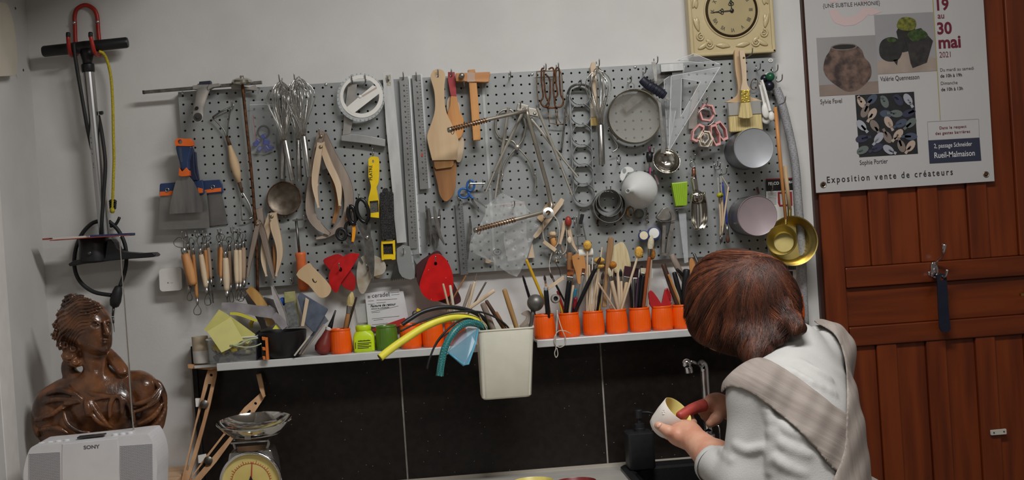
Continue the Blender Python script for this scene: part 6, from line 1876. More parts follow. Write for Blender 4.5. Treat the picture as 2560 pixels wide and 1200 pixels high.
t=thing('metal_washer','thick grey metal washer with a black centre on the pencils','washer',W(*q(308,700),.085))
obj('body',lathe(W(*q(308,660),.078),(.1,-1,.1),[(.009,0),(.0105,.002),(.0105,.009),(.009,.011),(.0055,.011),(.005,.002)],28,caps=False),STEEL_DIRTY,t,smooth=40)
obj('core',lathe(W(*q(308,660),.078),(.1,-1,.1),[(.0055,.004),(.004,.005),(0,.005)],18),BLACKP,t)
stick('broad flat brush with black and orange hair',q(448,395),q(405,765),6.5,BLK_LAC,.075,.06,('flat',20,9,mat('black_orange_hair',(32,24,22),.8,c2=(170,92,36),vscale=90)),'flat_brush','brush')
obj('wood_tool',plate(cat(q_:=[q(458,285),q(550,262),q(570,300),q(585,420),q(540,520),q(510,520),q(490,420)],2,True)+[],.068,.006,[circ(*q(515,305),2.4,n=10)]),W_ORANGE,label='flat pale orange wooden scraper with a small hole standing in the second pot',category='scraper',bevel=.001)
stick('rounded brown wooden paddle behind the orange scraper',q(440,250),q(440,600),7,W_DARK,.05,.05,None,'wooden_paddle','paddle',flat=.5)
stick('flat brush with a silver ferrule and chestnut hair',q(563,392),q(505,760),4.5,mat('grey_handle',(130,126,122),.4),.07,.055,('flat',12,4,mat('chestnut_hair',(96,54,36),.8)),'flat_brush','brush')
stick('long black lacquered brush slanting across the pots',q(712,290),q(490,765),5.0,BLK_LAC,.085,.065,('brush',20,4.5,BRISTLE_D),'paint_brush','brush')
stick('teal ended brush handle low in the second pot',q(492,570),q(465,760),4.2,mat('teal_lacquer',(46,116,140),.35),.07,.058,None,'brush_handle','brush')
stick('cream handle leaning left in the second pot',q(470,540),q(440,765),3.4,W_PALE,.06,.055,None)
stick('black handle with a red end in the second pot',q(490,650),q(475,765),5,mat('black_red_lacquer',(26,22,24),.3,c2=(150,30,44),vscale=60),.075,.06,None,'brush_handle','brush')
for i,(a,b,l)in enumerate((((724,205),(652,750),'tallest thin skewer in the third pot'),((642,420),(604,750),'thin skewer leaning left in the third pot'),((692,400),(640,750),'skewer crossing the black brush in the third pot'),((668,440),(625,750),'pale skewer beside the sponge stick'),((610,360),(620,750),'upright skewer in the third pot'),((715,520),(700,745),'yellow spotted thin stick in the third pot'))):
 stick(l,q(*a),q(*b),2.8 if i else 2.0,W_PALE if i<5 else YPEN,.05+.006*(i%3),.055)
stick('stick topped with a round yellow sponge',q(595,190),q(590,750),2.2,W_PALE,.075,.06,('ball',13,11,SPONGE),'sponge_stick','sponge')
t=thing('foam_roller','small white foam roller standing on a wire in the third pot','roller',W(*q(630,300),.06))
obj('foam',tube([W(*q(515,262),.06),W(*q(642,250),.06)],.0095,16),mat('white_foam',(222,218,208),.9,bump=.4,bscale=200),t,smooth=40)
A,E=into(q(640,290),q(632,750),.06,.055)
obj('wire',tube([A,E],.0014,6),WHITE_P,t)
stick('stick with a long yellow sponge lying on its side',q(700,322),q(672,750),2.2,W_PALE,.062,.055,('ball',8,14,SPONGE),'sponge_stick','sponge')
stick('stick with a flattened ochre sponge below the long one',q(700,372),q(690,750),2.2,W_PALE,.056,.05,('ball',7,13,SPONGE),'sponge_stick','sponge')
stick('dark haired brush with a black handle at the side of the third pot',q(735,420),q(685,745),3.4,BLK_LAC,.07,.058,('brush',20,4,BRISTLE_D),'paint_brush','brush')
stick('amber sponge on a thin stick in front of the fan brush',q(822,360),q(790,740),2.0,W_PALE,.072,.06,('ball',9,9,AMBER),'sponge_stick','sponge')
t=thing('wooden_knife','tall brown wooden knife shaped tool standing in the fourth pot','tool',W(*q(760,700),.06))
obj('blade',plate([q(780,125),q(800,110),q(830,130),q(825,220),q(790,400),q(765,600),q(770,735),q(725,735),q(745,500),q(760,300)],.066,.009),wood('mid_brown_wood',(158,122,84),(128,92,60),'z'),t,bevel=.002)
t=thing('fan_brush','wide cream fan brush standing in the fourth pot','brush',W(*q(890,700),.05))
obj('bristles',plate(cat([q(812,215),q(860,175),q(905,160),q(940,210),q(965,290),q(978,380),q(920,430),q(840,430),q(800,330)],3,True),.052,.008),mat('fan_hair',(212,196,158),.85,c2=(194,174,130),vscale=260,stretch=(1,1,.1)),t,bevel=.002)
A,E=into(q(880,420),q(880,735),.05,.052)
obj('handle',tube([A,E],[.008,.004],12),W_PALE,t,smooth=True)
stick('bone coloured slim handle leaning across the fourth pot',q(690,520),q(828,738),2.6,W_PALE,.088,.07)
stick('round headed white brush with a pale handle in the fourth pot',q(782,385),q(862,738),5.0,W_PALE,.08,.062,('brush',22,5.5,BRISTLE_W),'paint_brush','brush')
stick('black tipped brush with a silver ferrule behind the fourth pot',q(845,400),q(880,735),3.4,BLK_LAC,.045,.05,('brush',18,4.5,BLK_LAC),'paint_brush','brush')
stick('pointed black brush paired with its neighbour in the fourth pot',q(888,395),q(900,735),3.6,W_PALE,.06,.055,('brush',20,4.5,BLK_LAC),'paint_brush','brush')
stick('wide flat brush with deep maroon hair',q(965,375),q(905,740),5,W_BEECH,.062,.056,('flat',26,12,mat('maroon_hair',(62,26,36),.8,var=.2,vscale=300)),'flat_brush','brush')
stick('maroon haired brush behind the wide maroon one',q(1020,390),q(1010,720),4,BLK_LAC,.05,.052,('flat',24,8,mat('maroon_hair',(62,26,36),.8)),'flat_brush','brush')
stick('long stick topped with a yellow sponge leaning over the fifth pot',q(1050,250),q(905,735),3.0,W_PALE,.088,.075,('ball',15,11,SPONGE),'sponge_stick','sponge',zb=Z_SH+.03)
stick('tall round brush with soft white hair and a mahogany handle',q(1163,95),q(1092,722),4.5,R_WOOD,.085,.07,('brush',36,8.5,BRISTLE_W),'paint_brush','brush')
stick('amber sponge stick behind the mahogany brush',q(1165,262),q(1130,720),2.2,W_PALE,.06,.055,('ball',15,9,AMBER),'sponge_stick','sponge')
stick('brush with a beige flat top in the fifth pot',q(1095,390),q(1060,720),5,BLK_LAC,.07,.06,('flat',12,9,BRISTLE_W),'flat_brush','brush')
for i,(a,b,m_,l)in enumerate((((1000,480),(1005,722),FERR,'silver stemmed tool in the fifth pot'),((1075,370),(1035,722),BLK_LAC,'black round handle in the fifth pot'),((1045,470),(1025,722),mat('plum_lacquer',(70,48,66),.35),'plum coloured handle in the fifth pot'),((970,500),(985,725),BLK_LAC,'thin black handle at the side of the fifth pot'))):
 stick(l,q(*a),q(*b),3.2,m_,.055+.005*(i%2),.055,None,'brush_handle','brush')
t=thing('comb','small clear white comb standing behind the fifth pot','comb',W(*q(1158,470),.04))
obj('comb',join(plate([q(1140,385),q(1150,385),q(1150,475),q(1140,475)],.045,.002),*[plate([q(1150,390+10*i),q(1172,390+10*i),q(1172,395+10*i),q(1150,395+10*i)],.045,.002)for i in range(9)]),WHITE_P,t)
t=thing('pliers','red handled pliers standing open in the sixth pot','pliers',W(*q(1240,710),.055))
RED_P=mat('red_grip',(180,34,38),.4,var=.08)
obj('handle',plate(cat([q(1135,610),q(1155,585),q(1185,610),q(1240,690),q(1250,735),q(1160,735),q(1140,670)],2,True),.062,.01),RED_P,t,bevel=.002)
obj('handle',plate(cat([q(1280,580),q(1310,565),q(1338,640),q(1330,735),q(1245,735),q(1255,690)],2,True),.060,.01),RED_P,t,bevel=.002)
for a,b,w,m_,l,d,h in(((1262,352),(1380,690),6,wood('umber_wood',(92,62,48),(64,42,32),'z',.5),'dark brown rounded handle leaning out of the last pot',.06,None),((1335,268),(1480,560),7.5,W_GREY,'thick grey brown wooden handle leaning right',.05,None),
((1310,445),(1405,695),3,W_ORANGE,'slim amber pencil in the last pot',.07,None),((1330,480),(1420,695),2.6,W_PALE,'pale slim stick in the last pot',.066,None),((1360,425),(1430,690),6,BLACKP,'black knife handle in the last pot',.058,None),
((1470,400),(1450,690),9,BLACKP,'ridged black handle in the last pot',.066,None),((1385,400),(1470,480),4,BLACKP,'black tool handle lying across the last pot',.075,None),((1535,262),(1600,420),3.5,STEEL_D,'dark pointed blade standing up behind the head',.05,None)):
 stick(l,q(*a),q(*b),w,m_,d,.055,h)
obj('wood_palette',plate(cat([q(1495,330),q(1520,300),q(1555,360),q(1580,460),q(1520,480),q(1500,420)],3,True),.045,.004),W_ORANGE,label='small rounded orange wooden rib standing behind the last pot',category='rib',bevel=.001)
obj('clear_strip',plate([q(1252,490),q(1285,485),q(1345,690),q(1325,695)],.06,.002),CLEAR_P,label='clear plastic strip leaning in the last pot',category='strip')
t=thing('white_string','white string with a tied loop hanging over the shelf edge','string',W(*q(380,1100),.102))
obj('string',join(ptube([q(325,760)+(.085,),q(345,850)+(.09,),q(375,940)+(.101,),q(402,1010)+(.103,),q(395,1065)+(.103,),q(350,1088)+(.103,),q(310,1060)+(.103,),q(305,1000)+(.103,),q(340,945)+(.102,),q(400,945)+(.1,),q(450,970)+(.09,)],0,.0011,6,5),
ptube([q(330,760)+(.085,),q(325,900)+(.1,),q(315,1020)+(.104,),q(318,1090)+(.104,),q(305,1140)+(.104,),q(318,1178)+(.104,),q(334,1150)+(.104,),q(325,1095)+(.104,)],0,.0011,6,5)),STRING,t,smooth=True)
# ---- left half of the shelf
q=c2_.one
stick('fat round brush with a yellowish bristle head in the left orange pot',q(258,212),q(190,590),5.5,W_DARK,.06,.052,('brush',36,9.5,BRIS),'paint_brush','brush')
stick('thin dark handled brush behind the fat one',q(305,268),q(215,580),2.6,BRISTLE_D,.048,.05,None,'paint_brush','brush')
t=thing('invoice','creased white delivery invoice propped behind lime jar and green pot','paper',W(970,820,.03))
iv=obj('sheet',plate(c2_([(395,232),(762,176),(768,206),(806,204),(830,330),(858,475),(800,530),(610,600),(430,580)]),.016,.0006),mat('paper_white',(212,212,214),.7,var=.03),t)
obj('lettering',wtext('ceradel',*q(470,275),15,.0167,rot=1.5,sx=1.0),mat('logo_grey',(70,70,74),.7),iv)
obj('lettering',wtext('Facture de retour',*q(455,378),8.6,.0167,bold=.02,rot=1,shear=.2),INK,iv)
obj('lettering',wtext('Adresse de LIVRAISON',*q(462,402),4.6,.0167,rot=1,bold=.01),INK,iv)
obj('emblem',join(*[ring(*q(432+12*(i%2),262+11*(i//2)),1.5,.0167,.0003,1.5,8,4)for i in range(4)]),mat('logo_grey',(70,70,74),.7),iv)
obj('form_lines',join(*[plate([q(x0_,y0_),q(x1_,y1_),q(x1_,y1_+2.5),q(x0_,y0_+2.5)],.0167,.0003)for x0_,y0_,x1_,y1_ in((462,425,755,362),(470,500,765,470),(470,565,640,545),(430,310,490,305),(520,300,740,285),(430,345,500,340),(520,330,620,322),(470,435,560,425),(672,222,762,212),(680,245,765,236),(490,515,590,505))]+[plate([q(658,215),q(660,215),q(662,262),q(660,262)],.0167,.0003)]),mat('grey_print',(96,98,100),.7),iv)
obj('plastic_sachet',plate(c2_([(285,345),(400,335),(435,540),(320,545)]),.012,.001),mat('sachet_film',(216,218,216),.3,alpha=.35),label='small clear sachet leaning on the wall beside the invoice',category='sachet')
obj('red_card',plate(c2_([(475,610),(820,490),(835,510),(840,560),(500,640)]),.022,.002),mat('red_card',(176,44,40),.5),label='red strip of card lying behind the green pot',category='card')
t=thing('red_bulb','dark red rubber bulb with a black nozzle','bulb',Vector((W(804,850,.06).x,-.06,Z_SH)))
q=c8_.one
A,B=W(*q(1448,728),.06),W(*q(1530,470),.06)
A.z=Z_SH+.0008
obj('bulb',lathe(A,B-A,[(0,0),(.008,.0008),(.0165,.007),(.019,.016),(.0165,.028),(.011,.042),(.0075,.054),(.0062,.060)],28,caps=False),mat('oxblood_rubber',(128,48,40),.4,var=.12),t,smooth=True)
obj('white_ring',lathe(A,B-A,[(.0066,.058),(.0072,.060),(.0072,.064),(.006,.065)],20),WHITE_P,t,smooth=40)
obj('nozzle',lathe(A,W(*q(1597,300),.06)-A,[(.006,.064),(.005,.072),(.003,.085),(.0018,.105),(0,.106)],16),BLACKP,t,smooth=True)
# black bowl with rasps and wooden tools
bo=Vector((W(709,860,.062).x,-.062,Z_SH))
t=thing('black_bowl','black rubber mixing bowl crammed with tools on the shelf','bowl',bo)
obj('bowl',lathe(bo,(0,0,1),[(0,0),(.028,0),(.036,.003),(.046,.022),(.052,.045),(.0535,.060),(.052,.061),(.050,.055),(.044,.022),(.034,.006),(0,.005)],40,caps=False),mat('black_bowl',(24,24,26),.45,var=.2),t,smooth=45)
def long_tool(nm,lab,pts,ws,d,m_,th=.008,cat_='tool',bev=.002):
 return obj(nm,strip(c8_(pts),ws,d,th),m_,label=lab,category=cat_,bevel=bev)
CLAYG=mat('clay_grey',(150,146,148),.75,c2=(122,116,118),vscale=30)
long_tool('clay_bat','thick clay grey wooden bat with a wire twisted end lying over the bowl',[(455,255),(600,270),(800,310),(960,330),(1060,400),(1110,475)],[7,10,13,14,10,6],.098,CLAYG,.016)
long_tool('gouge_handle','golden turned gouge handle sticking up out of the black bowl',[(722,85),(790,160),(870,265),(925,380),(950,455)],[8,11,11,10,8],.082,wood('gold_wood',(196,156,92),(168,124,66),'z',.45),.018,'gouge',.006)
long_tool('grey_stick','dark grey round handle behind the golden one',[(868,200),(960,230),(1050,270)],[7,8,7],.07,mat('slate_grey',(88,84,86),.6,var=.15),.014,bev=.004)
long_tool('clay_stick','clay coated stick standing at the back of the bowl',[(700,140),(760,250),(840,380),(880,480)],[6,8,8,6],.05,CLAYG,.012)
long_tool('palette_knife','pointed clay grey palette blade standing upright in the bowl',[(962,65),(1000,180),(1060,330),(1098,465)],[3,7,8,6],.104,mat('clay_light',(168,162,160),.7,var=.1),.006)
long_tool('short_stick','stubby clay grey stick leaning in the bowl',[(975,350),(1040,410),(1090,480)],[9,10,8],.112,CLAYG,.014)
obj('sanding_block',plate(c8_([(1080,122),(1190,112),(1245,460),(1205,475),(1180,470),(1180,215),(1085,235)]),.075,.007),mat('olive_card',(168,164,112),.6,c2=(140,136,92),vscale=50),label='olive edged sanding block standing in the bowl',category='block',bevel=.001)
obj('sanding_pad',plate(c8_([(1088,238),(1178,218),(1240,470),(1120,478)]),.088,.006),mat('grey_pad',(116,118,116),.85,c2=(90,92,92),vscale=160),label='grey sanding pad in front of the olive block',category='pad',bevel=.001)
BLUEG=mat('blue_slate',(92,100,116),.75,c2=(72,78,92),vscale=40)
obj('slate_plate',plate(c8_([(1240,122),(1520,290),(1515,310),(1395,515),(1370,522),(1290,440),(1215,175)]),.092,.006),BLUEG,label='blue grey square plate tilted up behind the bowl edge',category='plate',bevel=.0015)
obj('slate_plate',plate(c8_([(1480,350),(1525,410),(1440,480),(1250,745),(1240,700),(1400,480)]),.082,.005),mat('blue_slate_2',(104,108,118),.75,var=.15,vscale=40),label='blue grey plate leaning between bowl and red bulb',category='plate',bevel=.001)
obj('white_lath',plate(c8_([(1295,175),(1330,200),(1280,465),(1248,462)]),.1,.005),W_PALE,label='pale flat stick leaning on the blue grey plate',category='stick',bevel=.001)
for i,(a,b)in enumerate((((1335,560),(1185,755)),((1480,445),(1262,742)),((1330,590),(1235,740)))):
 obj('thin_lath',bar(W(*q(*a),.106-.005*i),W(*q(*b),.103-.005*i),.0035,.006),W_GREY if i else mat('pale_lath',(190,184,168),.7),label=('pale bent lath leaning against the black bowl','long grey lath leaning against the tilted plate','short grey lath beside the bent one')[i],category='stick')
obj('blue_sponge',ball(W(*q(1068,215),.06),.008,12,8,1.1,.8,1.2),mat('bright_blue',(36,92,190),.5),label='bright blue scrap tucked behind the olive block',category='scrap')
obj('yellow_note',plate(c8_([(965,492),(1000,442),(1042,488)]),.108,.001),mat('note_yellow',(214,210,76),.6),label='small yellow paper corner sticking out of the bowl',category='paper')
# clear box with yellow scraps, papers
bx_=(W(*q(350,780),.07).x,W(*q(815,780),.07).x)
t=thing('clear_box','clear plastic box of yellow and violet clay scraps','box',Vector(((bx_[0]+bx_[1])/2,-.05,Z_SH)))
BOXM=mat('clear_box',(206,210,210),.12,alpha=.16)
obj('walls',loft([rrect(bx_[0],bx_[1],.006,.096,.006,Z_SH+.001),rrect(bx_[0]-.004,bx_[1]+.004,.003,.099,.006,Z_SH+.055)],True),BOXM,t,smooth=40)
obj('rim',tube(rrect(bx_[0]-.004,bx_[1]+.004,.003,.099,.006,Z_SH+.055),.0016,6,closed=True),CLEAR_EDGE,t)
obj('side_panel',box((bx_[1]+.001,-.05,Z_SH+.032),(.002,.085,.06)),mat('dark_violet',(44,40,56),.5),t)
rs=random.Random(8)
SCM=[mat('scrap_yellow',(226,200,40),.6,var=.2,vscale=60),mat('scrap_violet',(62,46,66),.6,var=.2),mat('scrap_grey',(110,108,116),.7),mat('scrap_pale',(196,190,140),.6)]
for i in range(64):
 u,v=rs.random(),rs.random()
 zz=Z_SH+.004+.09*v*(.35+.65*u)
 p=Vector((bx_[0]+.006+(bx_[1]-bx_[0]-.012)*u,-.03-.055*rs.random(),zz))
 m_=SCM[0]if v>.35 and rs.random()<.85 else SCM[rs.choice((1,2,2,3))]
 e_=rs.uniform(.006,.011)
 obj('clay_scrap',box(p,(e_*1.5,e_,e_*.8),Matrix.Rotation(rs.uniform(0,3),3,'Y')@Matrix.Rotation(rs.uniform(0,3),3,'X')),m_,t,bevel=.002)
NOTE=mat('yellow_paper',(222,216,138),.6,var=.03)
obj('yellow_paper',plate(c8_([(430,295),(550,365),(795,545),(720,640),(560,560),(275,505)]),.097,.0006),mat('yellow_paper_2',(208,202,120),.6,var=.04),label='pale yellow sheet fanned out behind the front one',category='paper')
obj('yellow_paper',plate(c8_([(545,372),(672,598),(530,690),(455,725),(310,515)]),.108,.0006),NOTE,label='pale yellow sheet hanging over the front of the clear box',category='paper')
obj('zip_strip',strip(c8_([(540,335),(640,345),(810,410)]),[3,4,3],.1,.002),mat('yellow_clear',(206,196,70),.4),label='yellow edged clear strip lying over the clay scraps',category='strip')
obj('bag_edge',ptube([q(540,655)+(.108,),q(640,640)+(.11,),q(720,600)+(.11,),q(820,578)+(.108,)],0,.0022,6,4),mat('greenish_film',(176,184,150),.3),label='rolled edge of a greenish plastic bag on the clear box',category='bag',smooth=True)
obj('bag_edge',ptube([q(560,650)+(.112,),q(680,672)+(.113,),q(780,665)+(.112,),q(855,635)+(.11,)],0,.0015,6,4),mat('greenish_film',(176,184,150),.3),label='thin greenish cord crossing the front of the clear box',category='cord',smooth=True)
t=thing('paper_tube','upright paper tube, cream above and white below','tube',Vector((W(504,870,.05).x,-.05,Z_SH)))
to=W(*q(255,828),.05)
obj('lower_tube',lathe(to,(0,0,1),[(.0165,0),(.0175,.002),(.0178,.028)],28),WHITE_P,t,smooth=40)
obj('upper_tube',lathe(to,(0,0,1),[(.0178,.028),(.0182,.060),(.0170,.060),(.0165,.03)],28,caps=False),mat('cream_card',(196,180,156),.7,var=.05),t,smooth=40)
sh0=W(485,905,.05).x
obj('wall_shelf',box(((sh0+s0)/2+.001,-.035,Z_SH-.006),(s0-sh0+.002-.006,.065,.006)),ALU,label='short end piece of white shelf under the paper tube',category='shelf')
t=thing('orange_clip','orange plastic F shaped clip clamped to the shelf edge','clip',W(*q(895,800),.105))
ORW=mat('orange_clip',(206,112,44),.45)
obj('bar',plate(c8_([(890,575),(915,575),(930,798),(902,800)]),.114,.008),ORW,t,bevel=.0008)
for y in(568,670,762):
 obj('jaw',plate(c8_([(856+(y-568)*.04,y),(892,y+4),(896,y+36),(862+(y-568)*.04,y+34)]),.113,.007),ORW,t,bevel=.0008)
 # ================================================================ HANGING BIN with hoses
c3_=Crop(920,660,3.158)
q=c3_.one
BINM=mat('bin_cream',(226,223,206),.42,var=.03)
bl,brt=W(1194,826,.2),W(1335,817,.2)
bzt,bzb=(bl.z+brt.z)/2,(W(1203,1000,.2).z+W(1330,993,.2).z)/2
b0,b1=W(1205,995,.2).x,W(1330,985,.2).x
t=thing('hanging_bin','cream plastic bin hanging from the shelf gap, full of hoses and tools','bin',((b0+b1)/2,-.15,bzb))
_lo=[(b0+.004,b1-.004,.116,.196,.012,bzb),(b0,b1,.112,.2,.012,bzb+.004),(bl.x,brt.x,.104,.2,.014,bzt-.003),(bl.x-.0015,brt.x+.0015,.1025,.2015,.014,bzt-.003),(bl.x-.0015,brt.x+.0015,.1025,.2015,.014,bzt),(bl.x+.002,brt.x-.002,.106,.198,.012,bzt),(b0+.003,b1-.003,.115,.197,.010,bzb+.006)]
obj('shell',loft([rrect(*a)for a in _lo],True,True),BINM,t,smooth=50)
obj('hanger',box(((b0+b1)/2,-.1015,bzt-.03),(b1-b0-.03,.003,.055)),BINM,t)
BZ=bzt-.06
def bin_hose(nm,lab,pts,r,m_,rib=0):
 g=ptube(c3_(pts),0,r,12,7)
 o_=obj(nm,g,m_,label=lab,category='hose',smooth=True)
 return o_
yh=[(95,740,.27),(180,672,.262),(300,588,.25),(450,495,.235),(600,435,.22),(720,418,.205),(840,440,.185),(905,495,.17),(930,580,.165)]
t=thing('yellow_hose','thick yellow hose arching out of the bin to the left','hose',W(*q(95,760),.27))
obj('hose_wall',ptube(c3_(yh),0,.0082,16,7),mat('yellow_hose',(238,226,72),.42,var=.05),t,smooth=True)
A=W(*q(92,742),.27)
B=W(*q(180,672),.262)
obj('bore',lathe(A,A-B,[(.0081,.0),(.0062,.0006),(.0058,-.006),(0,-.006)],16,caps=False),mat('hose_inside',(60,66,76),.6),t)
t=thing('teal_hose','teal braided garden hose drooping from the bin','hose',W(*q(565,890),.26))
th_=[(566,884,.262),(578,790,.26),(612,650,.252),(685,530,.24),(775,468,.22),(862,472,.195),(920,520,.175),(935,600,.17)]
TP=cat([W(*p)for p in c3_(th_)],14)
obj('hose_wall',tube([Vector(p)for p in TP],.0078,14),mat('teal_hose',(38,112,112),.35,var=.1),t,smooth=True)
TPv=[Vector(p)for p in TP]
for s_ in(1,-1):
 for ph in range(3):
  pts=[]
  for i,p in enumerate(TPv[:80]):
   tt=(TPv[min(i+1,len(TPv)-1)]-TPv[max(i-1,0)]).normalized()
   a=tt.cross(Vector((0,1,0))).normalized()
   b=tt.cross(a)
   ang=s_*i*1.0+ph*2.09
   pts.append(p+(a*math.cos(ang)+b*math.sin(ang))*.0079)
  obj('braid',tube(pts,.0005,4),mat('teal_braid',(120,176,172),.4),t)
A,B=W(*q(566,886),.262),W(*q(578,790),.26)
obj('bore',lathe(A,A-B,[(.0078,0),(.0056,.0006),(.005,-.008),(0,-.008)],16,caps=False),mat('hose_inside_dark',(16,22,22),.7),t)
t=thing('corrugated_hose','black corrugated hose arching over the yellow hose','hose',W(*q(268,490),.25))
ch_=[(270,478,.245),(330,436,.24),(430,378,.23),(560,345,.22),(700,346,.205),(850,388,.185),(950,470,.165),(965,560,.16)]
CP=cat([W(*p)for p in c3_(ch_)],24)
obj('hose_wall',tube([Vector(p)for p in CP],[.0052 if i%2 else.0042 for i in range(len(CP))],12),mat('black_conduit',(32,33,36),.4),t,smooth=True)
bin_hose('black_cable','thin black cable running along the yellow hose',[(255,532,.258),(400,462,.245),(600,392,.228),(760,374,.21),(900,382,.195),(1020,430,.185),(1105,500,.18),(1125,570,.175)],.0021,BLACKR)
bin_hose('black_cable','thin black cable drooping to a bare grey end beside the teal hose',[(467,828,.262),(486,750,.262),(540,622,.255),(620,525,.245),(720,448,.23),(800,432,.215),(880,470,.195),(942,530,.18)],.0022,BLACKR)
bin_hose('black_cable','short black cable behind the drooping one',[(505,690,.255),(570,590,.25),(640,540,.24)],.0018,BLACKR)
t=thing('dustpan','translucent blue plastic scoop hanging from the bin edge','scoop',W(*q(760,800),.22))
BLUE_T=mat('blue_clear',(112,166,188),.25,alpha=.5)
sc_=[(690,560,.21),(790,505,.2),(868,512,.195),(850,620,.215),(790,790,.24),(755,800,.245),(630,695,.24)]
vs=[W(*p)for p in c3_(sc_)]
obj('pan',(vs,[tuple(range(len(vs)))]),BLUE_T,t,solid=.0015)
obj('rim',tube(vs[2:],.0024,8),mat('blue_rim_clear',(96,168,196),.3,alpha=.85),t,smooth=True)
obj('floor',([vs[2],vs[4],vs[6],W(*q(700,640),.2)],[(0,1,2,3)]),mat('blue_deep',(36,86,120),.3,alpha=.6),t,solid=.001)
def bin_stick(lab,a,b,w,m_,d=.16,name='wooden_stick',cat_='stick',head=None,flat=1.0):
 return stick(lab,q(*a),q(*b),w,m_,d,d-.005,head,name,cat_,'tools standing in the bin',bzt-.07,flat)
bin_stick('thick yellowed wooden handle standing in the bin',(1075,200),(1172,500),6,wood('yellowed_wood',(190,156,104),(162,124,76),'z'),.17)
bin_stick('grey wooden paddle handle in the bin',(905,310),(985,510),7,W_GREY,.175)
bin_stick('dark brown stick crossing in the bin',(932,288),(1065,500),4.5,wood('umber_wood',(92,62,48),(64,42,32),'z',.5),.15)
bin_stick('brown twig handle leaning left in the bin',(1010,380),(1080,505),4,W_DARK,.18)
bin_stick('wooden needle tool with a bright wire tip',(860,72),(790,345),3.4,W_PALE,.13,'needle_tool','needle tool',('tip',22,1.4,WIREM))
bin_stick('grey banded clay tool next to the needle tool',(820,158),(755,345),3.8,W_GREY,.125)
bin_stick('pale flat tipped clay stick behind the corrugated hose',(592,155),(640,345),2.8,W_PALE,.09)
bin_stick('cream square stick in front of the red kidney',(648,168),(675,345),3.4,mat('cream_stick',(206,198,176),.6),.1)
bin_stick('thin brown rod slanting behind the kidney',(775,90),(650,310),1.8,W_DARK,.08)
bin_stick('grey metal rod slanting to the right',(935,138),(830,325),2.2,FERR,.12)
bin_stick('pale wooden wedge blade slanting over the bin',(998,208),(805,345),4.5,W_PALE,.13,flat=.4)
bin_stick('thin straw coloured stick in the bin',(872,392),(935,515),1.4,W_BEECH,.19)
t=thing('ball_tool','grey metal ball on a stem standing in the bin','tool',W(*q(1290,490),.17))
obj('ball',ball(W(*q(1322,306),.17),.0188,24,16),mat('pewter',(120,118,114),.45,.7,c2=(98,96,92),vscale=40),t,smooth=True)
A,E=W(*q(1305,365),.17),W(*q(1282,510),.17)
obj('stem',tube([A,A.lerp(E,.3),E,E+Vector((-.001,0,-.03))],[.006,.0042,.0045,.004],12),mat('pewter',(120,118,114),.45,.7),t,smooth=True)
obj('wood_scoop',plate(cat(c3_([(1210,395),(1260,368),(1285,385),(1275,440),(1245,490),(1195,495),(1240,445),(1250,415)]),3,True),.165,.008),W_GREY,label='grey hooked wooden scoop end sticking out of the bin',category='scoop',bevel=.002)
t=thing('wire_coil','small coil of wire behind the corrugated hose end','wire',W(*q(375,395),.05))
obj('wire',join(*[ring(*q(372+4*i,392),7,.05+.002*i,.0006,7,16,5)for i in range(3)]),STEEL_D,t)
obj('yellow_stub',strip(c3_([(388,362),(430,385)]),[3,3.5],.055,.006,0),YELLOW_P,label='yellow plastic stub showing behind the corrugated hose',category='stub',bevel=.001)
# ================================================================ COUNTER
c1_=Crop(440,880,3.75)
q=c1_.one
# wooden pantograph arms
PW=wood('alder_wood',(198,156,116),(170,124,84),'z',.55)
KNOB=mat('zinc_knob',(126,122,114),.42,.85,var=.15)
def slot_arm(lab,outer,slot,holes,knob,clip,top,d,tilt):
 t=thing('slotted_arm',lab,'wooden arm',W(*q(*outer[-1]),d),'slotted wooden arms')
 zt_=q(*outer[0])[1]
 fn=lambda p:W(*q(*p),d+tilt*(q(*p)[1]-zt_)/300)
 out3=[fn(p)for p in outer]
 obj('arm',slab(out3,.008,[[fn(p)for p in slot]]+[[fn(p)for p in circ(h[0],h[1],14,n=12)]for h in holes]),PW,t,bevel=.0006)
 obj('cross_piece',slab([fn(p)-Vector((0,.012,0))for p in top],.011),PW,t,bevel=.001)
 k=fn(knob)
 obj('knob',lathe(k-Vector((0,.001,0)),(0,-1,0),[(.0045,0),(.0045,.003),(.0095,.005),(.0098,.008),(.007,.0105),(0,.0115)],24),KNOB,t,smooth=40)
 obj('white_clip',slab([fn(p)+Vector((0,.009,0))for p in clip],.006),WHITE_P,t,bevel=.001)
slot_arm('tall slotted wooden arm with a steel wing knob leaning in the corner of the tiles',[(300,160),(388,112),(378,230),(320,500),(215,900),(110,1240),(40,1240),(115,940),(190,620),(270,260)],
[(302,300),(330,300),(250,640),(112,1115),(92,1112),(190,680)],[(330,217)],(270,485),[(172,440),(225,440),(225,520),(178,522)],[(115,112),(360,108),(392,112),(390,150),(340,162),(120,150)],.05,.10)
slot_arm('slotted wooden arm slanting behind the kitchen scale',[(790,385),(840,410),(740,560),(560,780),(380,1030),(200,1240),(90,1240),(300,950),(520,670),(640,520)],
[(690,540),(705,552),(500,800),(160,1200),(140,1190),(440,800)],[(745,483)],(308,1012),[(198,978),(275,962),(278,1040),(202,1052)],[(757,205),(800,198),(825,310),(840,410),(820,428),(790,350)],.045,.10)
